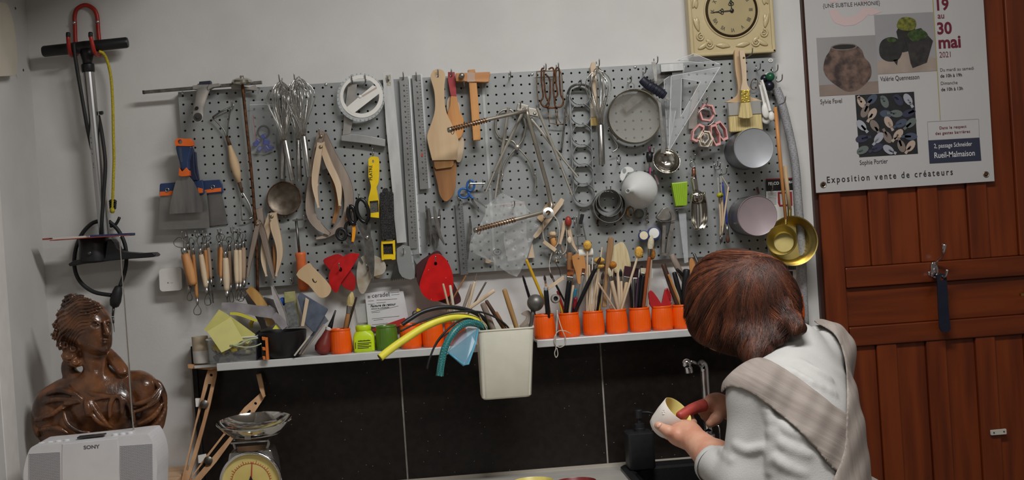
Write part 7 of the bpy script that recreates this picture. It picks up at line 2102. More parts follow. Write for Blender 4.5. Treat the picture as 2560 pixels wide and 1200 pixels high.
# kitchen scale
SD=.30
t=thing('kitchen_scale','old steel kitchen scale with a polished pan and a cream dial','scale',Vector((W(628,1200,SD).x,-SD,COUNTER_Z+.0005)))
pcn=W(*q(735,650),SD)
R_=350/3.75*S(SD)
obj('pan',lathe(pcn,(0,-.09,1),[(R_*.35,-.030),(R_*.62,-.025),(R_*.85,-.013),(R_*.97,-.002),(R_,.001),(R_*.985,.002),(R_*.95,-.0025),(R_*.83,-.011),(R_*.6,-.0225),(0,-.028)],56,caps=False),mat('pan_steel',(206,204,200),.1,1.,var=.06,vscale=30),t,smooth=40)
obj('pan_tab',plate(c1_([(640,775),(665,755),(695,765),(705,820),(645,822)]),SD+R_*.78,.002,smooth=0),STEEL,t,bevel=.0005)
obj('pan_support',tube([pcn+Vector((R_*.62*math.cos(a),R_*.62*math.sin(a),-.026))for a in[i*math.pi/14 for i in range(28)]],.0024,8,closed=True),STEEL,t,smooth=True)
for s_ in(-1,1):
 obj('bracket',ptube([(628+s_*38,1100),(628+s_*44,1106),(628+s_*38,1125)],SD,.003,8,4),STEEL,t,smooth=True)
obj('bracket_plate',box(W(628,1100,SD),(.078,.05,.004)),STEEL,t,bevel=.001)
dcx=W(628,1205,SD+.035)
hx_=.041
top_z=W(636,1122,SD).z
obj('body',slab([(dcx.x-.047,-SD-.03,top_z-.026),(dcx.x-.041,-SD-.03,top_z),(dcx.x+.044,-SD-.03,top_z),(dcx.x+.05,-SD-.03,top_z-.026),(dcx.x+.06,-SD-.03,COUNTER_Z+.0008),(dcx.x-.06,-SD-.03,COUNTER_Z+.0008)],.075),mat('scale_body',(176,172,166),.25,.9,var=.08),t,bevel=.004)
Rd=76*S(SD+.04)
obj('bezel',lathe(Vector((dcx.x,-SD-.03,dcx.z)),(0,-1,0),[(Rd*1.0,0),(Rd*1.02,.010),(Rd*.98,.016),(Rd*.93,.014),(Rd*.92,.006)],56,caps=False),mat('chrome',(215,215,218),.08,1.),t,smooth=True)
dl=obj('dial',lathe(Vector((dcx.x,-SD-.03,dcx.z)),(0,-1,0),[(Rd*.95,.008),(0,.008)],48,caps=False),mat('scale_dial',(216,198,128),.5,c2=(200,178,104),vscale=14),t)
REDI=mat('dial_red',(170,56,40),.6)
tk=[]
for i in range(50):
 a=2*math.pi*i/50
 r0,r1_=Rd*.62,Rd*(.68 if i%5 else.73)
 yy=-SD-.0384
 tk.append(bar((dcx.x+r0*math.cos(a),yy,dcx.z+r0*math.sin(a)),(dcx.x+r1_*math.cos(a),yy,dcx.z+r1_*math.sin(a)),.0009,.0003))
tk.append(tube([(dcx.x+Rd*.62*math.cos(a),-SD-.0384,dcx.z+Rd*.62*math.sin(a))for a in[i*math.pi/24 for i in range(48)]],.0005,4,closed=True))
obj('graduation',join(*tk),REDI,dl)
obj('needle',slab([(dcx.x-.001,-SD-.0392,dcx.z),(dcx.x+.0045,-SD-.0392,dcx.z+Rd*.66),(dcx.x+.0058,-SD-.0392,dcx.z+Rd*.66),(dcx.x+.002,-SD-.0392,dcx.z)],.0005),REDI,t)
obj('needle_hub',lathe(Vector((dcx.x,-SD-.038,dcx.z)),(0,-1,0),[(.006,0),(.006,.003),(.004,.005),(0,.005)],16),BLACKP,t,smooth=40)
obj('pointer',slab([(dcx.x-.004,-SD-.0398,dcx.z+.003),(dcx.x,-SD-.0398,dcx.z+.014),(dcx.x+.005,-SD-.0398,dcx.z+.003)],.0005),BLACKP,t)
# two small bowls
for px_,col,rim,lab,dd in((1331,(222,206,120),(232,226,200),'small white bowl glazed yellow inside standing on the grey worktop',.30),(1439,(122,44,42),(214,190,190),'small pale bowl glazed dark red inside standing on the grey worktop',.335)):
 rb=53*S(dd)
 zc_=W(px_,1202 if px_<1400 else 1203,dd).z
 o=Vector((W(px_,1202,dd).x,-dd,COUNTER_Z))
 h=zc_-COUNTER_Z
 t=thing('small_bowl',lab,'bowl',o)
 obj('outside',lathe(o,(0,0,1),[(0,0),(rb*.5,0),(rb*.55,.003),(rb*.85,h*.5),(rb,h-.001),(rb*.985,h)],40,caps=False),mat('bowl_rim_%d'%px_,rim,.4),t,smooth=True)
 obj('inside',lathe(o,(0,0,1),[(rb*.985,h),(rb*.955,h-.002),(rb*.8,h*.5),(rb*.5,.006),(0,.005)],40,caps=False),mat('bowl_in_%d'%px_,col,.35,var=.08,vscale=40),t,smooth=True)
 # soap dispenser
c6_=Crop(1540,840,3.3333)
q=c6_.one
sx0,sx1=W(*q(103,900),.14).x,W(*q(322,900),.14).x
sz_t=W(*q(215,808),.14).z
t=thing('soap_dispenser','matt black square soap dispenser with a pump standing behind the sink','dispenser',((sx0+sx1)/2,-.1,COUNTER_Z+.009))
SOAP=mat('matt_black',(34,35,38),.5,var=.15,vscale=90,speck=((110,112,116),80,.04))
zb_=COUNTER_Z+.0095
obj('bottle',loft([rrect(sx0+.002,sx1-.002,.077,.138,.006,zb_),rrect(sx0,sx1,.075,.14,.007,zb_+.003),rrect(sx0,sx1,.075,.14,.007,sz_t-.003),rrect(sx0+.004,sx1-.004,.079,.136,.006,sz_t)],True,True),SOAP,t,smooth=40)
cxs=W(*q(197,780),.108)
o=Vector((cxs.x,-.108,sz_t))
obj('collar',lathe(o,(0,0,1),[(.0125,0),(.0125,.006),(.0115,.007),(.0115,.016),(.006,.018)],24),SOAP,t,smooth=40)
obj('pump_head',lathe(o,(0,0,1),[(.0045,.018),(.0045,.028),(.0085,.029),(.009,.046),(.007,.048),(0,.048)],20,caps=False),SOAP,t,smooth=40)
obj('nozzle',tube([o+Vector((0,0,.042)),o+Vector((.022,-.006,.041)),o+Vector((.034,-.01,.037))],[.0035,.0026,.002],10),SOAP,t,smooth=True)
# tap
t=thing('water_tap','chrome swan neck tap with a round spray head behind the sink','tap',Vector((W(1772,1110,.10).x,-.085,COUNTER_Z+.009)))
TD=.085
bp=W(*q(775,900),TD)
bp=Vector((bp.x,-TD,COUNTER_Z+.0095))
tp_=W(*q(750,222),TD)
obj('base',lathe(bp,(0,0,1),[(.022,0),(.022,.004),(.014,.007),(.014,.05),(.016,.052),(.016,.06),(.0105,.063)],28),CHROME,t,smooth=40)
obj('pipe',tube(cat([tuple(bp+Vector((0,0,.06))),(bp.x,-TD,tp_.z-.05),(bp.x,-TD,tp_.z-.012),(bp.x-.006,-TD-.006,tp_.z),(bp.x-.014,-TD-.014,tp_.z-.003)],6),[.0102,.0102,.0102,.0105,.009,.007],20),CHROME,t,smooth=True)
hd_=W(*q(588,230),.16)
obj('spout',tube([(bp.x-.010,-TD-.01,tp_.z-.001),tuple(hd_+Vector((.012,.01,.002)))],[.0045,.0035],12),CHROME,t,smooth=True)
obj('spray_ball',ball(hd_,.0112,24,16),CHROME,t,smooth=True)
obj('spray_nozzle',lathe(hd_+Vector((.004,0,-.022)),(-.05,0,1),[(.008,0),(.0095,.001),(.0095,.012),(.007,.016)],24),CHROME,t,smooth=40)
obj('lever',ptube([q(795,750)+(TD,),q(855,750)+(.1,),q(866,850)+(.1,),q(870,930)+(.1,)],0,.0016,8,3),CHROME,t,smooth=True)
# ================================================================ RADIO
ra=Crop(0,700,2.4)
RD=.44
RW=mat('radio_white',(214,214,216),.42,var=.02)
t=thing('cd_radio','white portable radio with perforated speakers and a raised aerial in front of the bust','radio',W(225,1200,RD-.08))
zbase=WOODTOP_Z+.004
fx=lambda x,y,d=RD:W(*ra.one(x,y),d)
outl=[fx(*p)for p in cat([(140,1190),(142,1140),(160,1062),(186,1006),(230,994),(330,985),(500,967),(700,945),(862,926),(896,938),(928,1010),(942,1095),(940,1180)],4)]
bot=[Vector((outl[-1].x-.004,-RD,zbase)),Vector((outl[0].x+.004,-RD,zbase))]
outl=outl+bot
bd=obj('case',slab(outl,.115),RW,t,bevel=.012,seg=4)
obj('foot',box(((outl[0].x+outl[-3].x)/2,-RD+.07,WOODTOP_Z+.003),(.2,.09,.006)),BLACKR,t)
def face_plate(nm,pts,m_,dz,par):
 P=[fx(x,y,RD)for x,y in pts]
 for p in P:
  p.z=max(p.z,zbase+.006)
 return obj(nm,slab([p-Vector((0,dz,0))for p in P],.003),m_,par,bevel=.0008)
face_plate('tape_door',cat([(375,1260),(374,1100),(376,995),(392,985),(550,968),(690,953),(706,965),(712,1080),(720,1260)],2),RW,.0012,t)
GRI=mat('speaker_mesh',(186,186,190),.6)
for(x0_,y0_,x1_,y1_,sl)in((172,1032,362,1300,-.06),(718,985,915,1300,-.07)):
 g=face_plate('speaker',[(x0_,y0_+8),(x1_,y0_+sl*(x1_-x0_)+8),(x1_+8,1300),(x0_-4,1300)],GRI,.0008,t)
 gs=[]
 ny=0
 y=y0_+14
 while y<1290:
  off=(ny%2)*4.2
  x=x0_+6+off
  while x<x1_-2:
   P=fx(x,y+sl*(x-x0_))
   if P.z>zbase+.008:
    c_=P-Vector((0,.00095,0))
    r_=.0008
    o_=len(gs)
    gs.append([c_+Vector((r_,0,0)),c_+Vector((0,0,r_)),c_+Vector((-r_,0,0)),c_+Vector((0,0,-r_))])
   x+=8.4
  y+=5.2
  ny+=1
 vs=[p for g4 in gs for p in g4]
 obj('perforation',(vs,[tuple(range(4*i,4*i+4))[::-1]for i in range(len(gs))]),mat('mesh_hole',(58,58,62),.8),g,kind='stuff')
obj('lettering',wtext('SONY',*ra.one(502,1016),12.5,RD+.0015,bold=.03,sx=1.15),mat('logo_dark',(92,92,98),.5),t)
tpz=lambda x,y:fx(x,y,RD)
p0,p1=fx(470,946,RD-.035),fx(632,926,RD-.035)
obj('display',box((p0+p1)/2+Vector((0,0,.0005)),((p1-p0).length,.022,.003),Matrix.Rotation(-.03,3,'Y')),mat('display_dark',(50,50,54),.2),t,bevel=.0008)
for i,(x,y)in enumerate(((250,978),(300,971),(350,965),(400,959),(690,925),(735,920),(780,914))):
 p=fx(x,y,RD-.035)
 obj('button',lathe(p,(0,0,1),[(.006,-.004),(.006,.0005),(.005,.0015),(0,.002)],16),RW,t,smooth=40)
a0,a1=fx(802,905,RD-.08),W(299,592,RD-.10)
obj('aerial',join(tube([a0,a0.lerp(a1,.35)],.0019,8),tube([a0.lerp(a1,.35),a0.lerp(a1,.7)],.0015,8),tube([a0.lerp(a1,.7),a1],.0011,8),ball(a1,.002,10,8)),WIREM,t,smooth=40)
# ================================================================ BUST (carved, glossy brown)
BD=.22
bs=S(BD)
def B(px,py,k=0.0):
 return tuple(W(px,py,BD+k*bs))
def bounds(p0,p1,d0,d1):
 c=[W(x,y,d)for x in(p0[0],p1[0])for y in(p0[1],p1[1])for d in(d0,d1)]
 return[min(v[i]for v in c)for i in range(3)],[max(v[i]for v in c)for i in range(3)]
lo,hi=bounds((68,738),(430,1120),.10,.325)
G=SDF(lo,hi,.0015,.006)
e=lambda c,r,k=6,cut=False:G.ell(B(*c),tuple(v*bs for v in r),k*bs,None,cut)
ch=lambda pts,rs,k=4,n=0,cut=False:G.chain([B(*p)for p in pts],[r*bs for r in rs],k*bs,cut,n)
# head, face turned to the right
e((222,812,0),(52,52,60),0)
e((240,830,12),(38,40,54),14)
e((254,862,22),(22,24,20),16)
e((259,875,28),(10,11,8),8)
e((246,842,34),(16,14,18),10)
e((268,842,22),(10,12,16),8)
for c,r in(((238,812,54),7.5),((270,811,36),6)):
 e(c,(r*1.25,r,r*.8),5,True)
e((238,812,46),(8,6,5),2)
e((268,811,31),(6,5.5,4.5),2)
ch([(224,806,45),(236,801,52),(250,806,52)],[2.5,3,2.4],4)
ch([(262,804,46),(271,801,38),(277,806,29)],[2.4,2.8,2],4)
ch([(259,803,47),(266,822,53),(270,832,56)],[3.5,4.6,5.6],5)
ch([(262,834,50),(270,836,54),(276,833,44)],[4,4,3.4],3)
ch([(252,850,47),(260,848,53),(266,849,52),(272,850,44)],[1.6,2.6,2.4,1.6],2.5)
ch([(254,854,47),(262,856,51),(270,854,45)],[1.8,3.2,1.8],2.5)
ch([(251,852,50),(262,852,57),(273,852,47)],[1,1,1],1,0,True)
e((200,852,36),(6,5,11),3)
# swept-back hair in locks
e((198,806,-10),(54,56,52),10)
for i in range(15):
 f=i/14
 x0_,y0_=252-50*f,768+70*f
 ch([(x0_,y0_,40-2*f),(222-42*f,756+64*f,43+2*f),(180-26*f,766+62*f,40-4*f),(148-2*f,800+60*f,8)],[2.5,5,5.5,4],1.2,5)
for i in range(7):
 ch([(256-8*i,770-5*i,30-8*i),(214-8*i,750-i,20-9*i),(160-2*i,772+6*i,10-8*i)],[2.5,5,5],1.2,5)
for cx,cy,r in((148,812,13),(146,838,14),(160,862,15),(172,890,15),(190,905,12),(156,786,12),(182,872,12)):
 for j in range(2):
  ch([(cx+r*(1-.4*j)*math.cos(a),cy+r*(1-.4*j)*math.sin(a)*.8,14+6*j+3*math.sin(a))for a in[i*.8+j for i in range(9)]],[4.2-j]*9,2)
 e((cx,cy,6),(r*.9,14,r*.8),4)
e((180,884,2),(20,18,34),6)
# neck, chest, shoulders
ch([(232,868,0),(238,905,-4),(248,950,-8)],[27,27,36],12)
ch([(212,878,12),(236,935,24)],[5,4],8)
ch([(262,885,14),(256,940,26)],[4,4],8)
ch([(205,950,2),(245,943,18),(300,948,8)],[6,4,5],10)
ch([(165,985,-8),(245,975,-14),(345,968,-12)],[40,48,42],20)
e((245,1010,5),(95,52,62),20)
e((222,1028,30),(36,30,34),14)
e((298,1018,26),(32,30,34),14)
e((362,968,6),(32,34,32),12)
e((128,1030,0),(44,46,62),20)
e((378,1020,-4),(38,44,54),18)
e((250,1075,-4),(150,54,52),22)
# hanging curl on the far shoulder
for i in range(9):
 u=i/8
 a=B(278+30*u,890+40*u,-4+26*u)
 G.ell(a,((11+3*u)*bs,)*2+(7*bs,),2*bs)
ch([(265,880,-14),(290,905,2),(310,928,20)],[14,14,12],6,3)
ch([(170,910,-20),(176,935,-12),(200,950,-4)],[14,16,12],8,3)
# drapery folds
for pts,r in(([(118,985,34),(150,975,44),(185,985,48),(205,1000,52)],7),([(92,1020,30),(130,1000,46),(180,1000,54),(205,1006,52)],6),([(88,1050,36),(125,1040,50),(165,1012,56),(200,1004,54)],6),
([(170,965,26),(186,985,42),(204,998,50)],6),([(160,1030,52),(168,1058,60),(195,1078,62),(225,1082,58)],5),([(196,972,34),(228,985,48),(262,990,54),(290,990,56)],6),
([(205,978,40),(225,1004,56),(250,1040,62),(270,1064,60)],6),([(215,1002,58),(220,1020,64),(222,1038,64)],8),([(225,1030,62),(248,1056,62),(280,1070,58)],5),
([(288,990,58),(276,1010,58),(274,1044,58)],5),([(288,990,58),(312,1000,56),(330,1030,50),(336,1060,46)],5),([(300,988,58),(306,1010,60),(305,1036,60)],5),
([(330,1012,44),(352,1008,46),(380,995,42),(398,972,30)],6),([(335,1030,46),(365,1020,48),(392,1000,42),(404,975,28)],5),([(376,950,10),(396,960,22),(410,990,24),(412,1030,26)],7),
([(345,1062,48),(380,1044,48),(405,1010,36)],6),([(352,1084,46),(392,1060,40),(414,1020,26)],6),([(100,1075,40),(140,1070,54),(170,1084,58)],6),([(84,1030,10),(88,1060,24),(96,1090,30)],8),([(205,1004,50),(215,1002,54),(288,990,58)],4)):
 ch(pts,[r*.55,r,r,r*.6],3.5,5)
for pts in([(140,1010,58),(175,1020,62),(196,1012,60)],[(180,1040,66),(205,1068,66)],[(236,1008,64),(262,1046,68)],[(342,1040,54),(384,1018,52)],[(316,1012,62),(324,1050,58)],[(110,1050,50),(145,1045,60)]):
 ch(pts,[3,3.5,3][:len(pts)],3,4,True)
sl,X,Y,Z=G.reg(lo,hi,0)
vx,vy,vz=X-CAM.x,Y-CAM.y,Z-CAM.z
dep=vx*FWD.x+vy*FWD.y+vz*FWD.z
qx=1280+F_PX*(vx*RIGHT.x+vy*RIGHT.y+vz*RIGHT.z)/dep
qy=600-F_PX*(vx*UP.x+vy*UP.y+vz*UP.z)/dep
rr=np.hypot(qx-238,qy-872)+2.5*np.sin(qx*.12)+3*np.sin((Y+.22)*90)
hm=np.clip((258-(qy-768)*.72-qx)/8,0,1)*np.clip((884-qy)/10,0,1)
G.D=G.D+(hm*bs*(1.5*np.sin(rr*.80)+.7*np.sin(rr*1.9))).astype(np.float32)
G.D=np.maximum(G.D,(WOODTOP_Z+.02)-Z)
BROWN=mat('carved_brown',(120,74,42),.3,c2=(56,35,24),vscale=22,bump=.25,bscale=120,coat=.45,speck=((196,176,150),55,.035))
t=thing('sculpture_bust','glossy brown carved bust of a draped figure with curled hair','bust',Vector((W(250,1100,BD).x,-BD,WOODTOP_Z)))
obj('figure',G.mesh(1),BROWN,t,smooth=True)
bc=W(250,1100,BD)
obj('socle',lathe(Vector((bc.x,-BD,WOODTOP_Z)),(0,0,1),[(.062,0),(.064,.006),(.058,.010),(.055,.024),(.05,.03)],36),BROWN,t,smooth=40)
# ================================================================ POTTER AT THE SINK
P_=lambda px,py,d:tuple(W(px,py,d))
SKIN=mat('skin',(208,158,132),.5,c2=(196,138,114),vscale=26,bump=.08,bscale=300,sss=.12)
SWEAT=mat('white_jersey',(188,186,183),.85,var=.03,vscale=20,bump=.15,bscale=420)
LINEN=mat('linen',(158,148,140),.85,c2=(140,129,122),vscale=90,stretch=(1,.3,.03),bump=.15,bscale=500)
LINEN2=mat('linen_slant',(158,148,140),.85,c2=(138,127,120),vscale=90,stretch=(.03,.12,1),bump=.15,bscale=500,rot=(0,math.radians(33),0))
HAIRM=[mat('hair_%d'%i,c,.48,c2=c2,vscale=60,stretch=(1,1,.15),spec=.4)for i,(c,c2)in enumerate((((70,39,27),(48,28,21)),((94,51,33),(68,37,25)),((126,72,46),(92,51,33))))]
SHL,SHR=P_(1892,985,.685),P_(2054,884,.50)
ELB,WRI=P_(1856,1205,.70),P_(1720,1087,.50)
ux,uy=SHR[0]-SHL[0],SHR[1]-SHL[1]
ul=math.hypot(ux,uy)
ux,uy=ux/ul,uy/ul
ROT=[[ux,uy,0],[-uy,ux,0],[0,0,1]]
LEAN=P_(2030,1180,.685)
floor_pt=Vector((LEAN[0],LEAN[1]-.02,0))
PER=thing('person','person with auburn bobbed hair in a white sweater and linen apron glazing a cup','person',floor_pt)
def torso(g,o,k=.03):
 """Trunk and upper arms, grown by o."""
 g.ell(P_(1998,1018,.595),(.138+o,.088+o,.118+o),k,ROT)
 g.ell(LEAN,(.122+o,.084+o,.17+o),.06,ROT)
 g.ell(P_(2045,1420,.72),(.140+o,.105+o,.16+o),.06,ROT)
 g.cone(P_(1988,868,.55),P_(1996,950,.575),.038+o,.072+o,.03)
 g.cone(SHL,P_(1996,935,.58),.050+o,.050+o,.03)
 g.cone(SHR,P_(1996,928,.57),.051+o,.050+o,.03)
 g.cone(SHL,ELB,.047+o,.040+o,k)
 g.cone(SHR,P_(2070,1080,.42),.047+o,.040+o,k)
 # ---- body: one continuous surface, head to hands
lo,hi=bounds((1632,625),(2205,1300),.30,.84)
lo[2]=max(lo[2],.80)
G=SDF(lo,hi,.0027,.006)
torso(G,-.006)
G.cone(P_(1890,800,.50),P_(1985,880,.565),.036,.036,.02)
HC=P_(1852,752,.485)
G.ell(HC,(.070,.078,.086),.02)
fd=Vector((-.80,.48,-.36)).normalized()
fs_=fd.cross(Vector((0,0,1))).normalized()
fu=fs_.cross(fd)
fp=lambda a,b,c:tuple(Vector(HC)+fd*a+fs_*b+fu*c)
G.ell(fp(.05,0,-.02),(.055,.055,.06),.03)
G.ell(fp(.075,0,-.055),(.020,.020,.016),.02)
G.cone(fp(.092,0,.01),fp(.112,0,-.022),.007,.011,.008)
for s_ in(-1,1):
 G.ell(fp(.088,s_*.03,.008),(.014,.014,.009),.006,None,True)
 G.ell(fp(.080,s_*.03,.008),(.011,.011,.011),.003)
 G.ell(fp(0,s_*.066,-.01),(.014,.010,.026),.006)
G.cone(fp(.098,-.02,-.045),fp(.098,.02,-.045),.006,.006,.004)
# bare left forearm and the hand around the cup
G.chain([ELB,P_(1790,1150,.61),WRI],[.041,.034,.0235],.02)
G.ell(P_(1699,1085,.482),(.026,.024,.020),.018)
G.chain([WRI,P_(1705,1082,.485)],[.023,.021],.02)
G.chain([P_(1712,1096,.505),P_(1694,1091,.512),P_(1672,1079,.512),P_(1646,1064,.499)],[.0145,.0115,.0105,.0085],.008)
for pts in([(1722,1066,.465),(1730,1058,.44),(1722,1040,.416),(1694,1030,.404)],[(1712,1075,.45),(1716,1066,.425),(1700,1055,.400),(1672,1047,.396)],
[(1702,1088,.45),(1700,1082,.422),(1684,1072,.400),(1658,1064,.400)],[(1694,1098,.455),(1688,1096,.43),(1672,1088,.408),(1650,1080,.408)]):
 G.chain([P_(*p)for p in pts],[.0105,.0095,.0088,.0075],.006)
 # right forearm and the hand dipping one finger into the cup
WRR=P_(1826,1022,.405)
G.chain([P_(2070,1080,.42),P_(1960,1060,.40),WRR],[.040,.034,.024],.02)
G.ell(P_(1790,1008,.405),(.026,.017,.022),.014)
G.chain([P_(1775,1003,.415),P_(1757,1013,.428),P_(1730,1023,.442),P_(1706,1036,.455)],[.0125,.0098,.0090,.0072],.007)
G.chain([P_(1806,1030,.42),P_(1790,1046,.432),P_(1775,1059,.436)],[.0125,.0108,.0088],.008)
G.chain([P_(1772,1014,.40),P_(1756,1028,.405),P_(1764,1040,.40),P_(1780,1040,.395)],[.0105,.0092,.0085,.0075],.005)
G.chain([P_(1774,1024,.39),P_(1762,1038,.39),P_(1772,1048,.388),P_(1788,1046,.386)],[.010,.0088,.008,.007],.005)
G.chain([P_(1778,1032,.38),P_(1770,1044,.38),P_(1780,1052,.378)],[.009,.008,.007],.005)
obj('body',G.mesh(1),SKIN,PER,smooth=True)
for a,b in(((1648,1063,.5085),(1642,1060.5,.504)),):
 obj('thumbnail',lathe(W(*a),(-.3,-1,.35),[(.0052,0),(.0045,.0012),(0,.0016)],14,1.2,.8),mat('nail',(222,176,158),.3),PER,smooth=True)
 # red rubber finger cot
obj('finger_cot',tube([Vector(p)for p in cat([P_(1760,1012,.4265),P_(1730,1023,.442),P_(1705,1036.5,.4555),P_(1694,1042,.461)],5)],[.0126,.0124,.0118,.0112,.0106,.0100,.0094,.0082,.0045],18),
mat('red_cot',(178,68,60),.5,var=.15,vscale=60),PER,label='brick red rubber finger cot',smooth=True)
# ---- sweater
lo,hi=bounds((1745,775),(2215,1300),.33,.86)
lo[2]=max(lo[2],.80)
G=SDF(lo,hi,.003,.03)
torso(G,0)
G.chain([P_(1945,838,.525),P_(1988,872,.55),P_(2000,900,.565)],[.044,.046,.05],.02)
G.chain([ELB,P_(1782,1152,.61)],[.044,.037],.02)
G.ell(P_(1776,1150,.603),(.040,.040,.040),.008)
G.chain([P_(2070,1080,.42),P_(1870,1035,.405)],[.044,.034],.02)
def surf(px,py):
 """Depth where the line of sight through a pixel meets the cloth."""
 for d in np.arange(.85,.36,-.002):
  i=[int(round((v-G.lo[a])/G.h))for a,v in enumerate(P_(px,py,d))]
  if all(0<=i[a]<G.n[a]for a in range(3))and G.D[tuple(i)]<0:
   return d
 return.6
for pts,r in(([(1935,1045),(1968,1075),(2010,1090)],5),([(1925,1075),(1960,1112),(2020,1138)],5),([(1915,1120),(1955,1160),(2010,1185)],5),
([(2000,905),(2045,930),(2075,950)],2.5),([(1975,925),(2030,958),(2085,985)],2.5),
([(1840,1112),(1868,1126),(1900,1118)],3),([(1800,1120),(1830,1150)],4),([(1915,1010),(1932,1080),(1924,1180)],6)):
 q3=[P_(x,y,surf(x,y)-.002)for x,y in pts]
 G.chain(q3,[r*.0004,r*.0007,r*.0004],.014,False,3)
 # open sleeve end and neck
dv=Vector(P_(1782,1152,.61))-Vector(P_(1722,1090,.50))
dv.normalize()
sl,X,Y,Z=G.reg(lo,hi,0)
ce=Vector(P_(1784,1158,.615))
cut=-((X-ce.x)*dv.x+(Y-ce.y)*dv.y+(Z-ce.z)*dv.z)
near=np.sqrt((X-ce.x)**2+(Y-ce.y)**2+(Z-ce.z)**2)<.09
SWD=np.where(near,np.maximum(G.D,cut),G.D).astype(np.float32)
raw=G.D
G.D=SWD
obj('sweater',G.mesh(2),SWEAT,PER,smooth=True)
cz_=Vector(P_(1787,1161,.620))
x_,y_,a_=frame_of(dv)
obj('cuff',lathe(cz_-dv*.006,dv,[(.0375,0),(.0392,.001),(.0400,.010),(.039,.013)],36,caps=False),SWEAT,PER,smooth=True)
# ---- apron straps: cloth lying 4 mm off the sweater inside traced bands
vx,vy,vz=X-CAM.x,Y-CAM.y,Z-CAM.z
dep=vx*FWD.x+vy*FWD.y+vz*FWD.z
PX=1280+F_PX*(vx*RIGHT.x+vy*RIGHT.y+vz*RIGHT.z)/dep
PY=600-F_PX*(vx*UP.x+vy*UP.y+vz*UP.z)/dep
def band_sd(poly):
 """Signed distance (pixels) to a closed polygon."""
 d=np.full(PX.shape,1e9,np.float32)
 ins=np.zeros(PX.shape,bool)
 n=len(poly)
 for i in range(n):
  (x1,y1),(x2,y2)=poly[i],poly[i-1]
  ex,ey=x2-x1,y2-y1
  wx,wy=PX-x1,PY-y1
  tt=np.clip((wx*ex+wy*ey)/(ex*ex+ey*ey+1e-9),0,1)
  d=np.minimum(d,np.hypot(wx-ex*tt,wy-ey*tt))
  ins^=((y1>PY)!=(y2>PY))&(PX<ex*(PY-y1)/(ey if abs(ey)>1e-9 else 1e-9)+x1)
 return np.where(ins,-d,d)
b1p=cat([(1800,985),(1806,955),(1846,915),(1896,893),(1945,911),(2016,958),(2082,1010),(2135,1052),(2140,1120),(2098,1182),(2036,1118),(1975,1057),(1904,1002),(1863,978),(1822,968)],3,True)
b2p=cat([(2030,800),(2082,832),(2106,878),(2116,940),(2115,1047),(2109,1129),(2080,1205),(2062,1260),(2240,1300),(2240,900),(2150,800),(2060,780)],3,True)
for bp_,off,lab in((b1p,.0045,'broad linen strap over the left shoulder'),(b2p,.0075,'broad linen strap falling from the right shoulder')):
 sd=band_sd(bp_)*.00075
 G.D=np.maximum(np.abs(raw-off-.0012*np.sin(PX*.11+PY*.05))-.0034,sd).astype(np.float32)
 obj('apron_strap',G.mesh(4),LINEN2 if off<.005 else LINEN,PER,label=lab,smooth=True)
 # ---- lower body, outside the picture
TR=mat('dark_trousers',(52,54,62),.8,var=.1)
hipz=lo[2]+.012
for s_ in(-1,1):
 hx,hy=LEAN[0]+s_*ux*.075,LEAN[1]-.07+s_*uy*.04
 obj('trouser_leg',tube([(hx,hy,hipz),(hx,hy,.5),(hx,hy,.09)],[.088,.062,.055],18),TR,PER,smooth=True)
 obj('shoe',loft([rrect(hx-.042,hx+.042,-(hy+.14),-(hy-.08),.035,z)for z in(0,.03)]+[rrect(hx-.036,hx+.036,-(hy+.06),-(hy-.075),.03,.085)],True,True),BLACKR,PER,smooth=40)
obj('waist',lathe((LEAN[0],LEAN[1]-.05,hipz-.12),(0,0,1),[(.08,-.02),(.125,.0),(.13,.06),(.128,.13)],30,1.0,.8,(-uy,ux,0)),TR,PER,smooth=True)
obj('apron_skirt',lathe((LEAN[0],LEAN[1]-.06,.45),(0,0,1),[(.16,0),(.15,.2),(.135,.36)],30,1.0,.8,(-uy,ux,0),caps=False),LINEN,PER,smooth=True,solid=.003)
# ---- hair
lo,hi=bounds((1690,600),(2025,925),.34,.66)
G=SDF(lo,hi,.003,.03)
hs_=S(.49)
he=lambda c,r,k=20:G.ell(P_(*c),tuple(v*hs_ for v in r),k*hs_)
he((1836,737,.475),(120,118,120),0)
he((1896,742,.52),(96,96,108),30)
he((1788,800,.465),(74,88,72),30)
he((1850,826,.505),(84,72,66),24)
he((1948,772,.535),(50,58,62),24)
G.chain([P_(1868,850,.565),P_(1886,885,.60),P_(1888,908,.63)],[.036,.022,.009],.02)
G.chain([P_(1905,835,.575),P_(1918,874,.615)],[.028,.012],.02)
G.chain([P_(1935,815,.57),P_(1950,852,.61)],[.028,.010],.02)
G.chain([P_(1950,790,.565),P_(1982,806,.602),P_(2001,821,.622),P_(1988,831,.630)],[.028,.017,.010,.006],.012)
HD=G.D.copy()
obj('hair',G.mesh(1),HAIRM[0],PER,smooth=True)
gx=np.gradient(HD,G.h)
def samp(A,p):
 q=(p-G.lo)/G.h
 q=np.clip(q,0,np.array(HD.shape)-1.01)
 i=q.astype(int)
 f=q-i
 o=0
 for a in(0,1):
  for b in(0,1):
   for c in(0,1):
    w=(f[:,0]if a else 1-f[:,0])*(f[:,1]if b else 1-f[:,1])*(f[:,2]if c else 1-f[:,2])
    o=o+w*A[i[:,0]+a,i[:,1]+b,i[:,2]+c]
 return o
rn=np.random.RandomState(4)
hem=[(1716,700,.40),(1712,745,.42),(1713,790,.45),(1722,830,.49),(1735,858,.51),(1762,880,.535),(1800,888,.55),(1836,884,.56),(1862,898,.60),(1886,912,.635),(1902,892,.625),(1926,874,.62),(1950,854,.615),(1978,836,.62),(1999,828,.632),(2004,800,.57),(2004,765,.55),(1990,720,.52)]
H3=np.array(cat([tuple(W(*h))for h in hem],12))
CR=np.array(W(1898,648,.565))
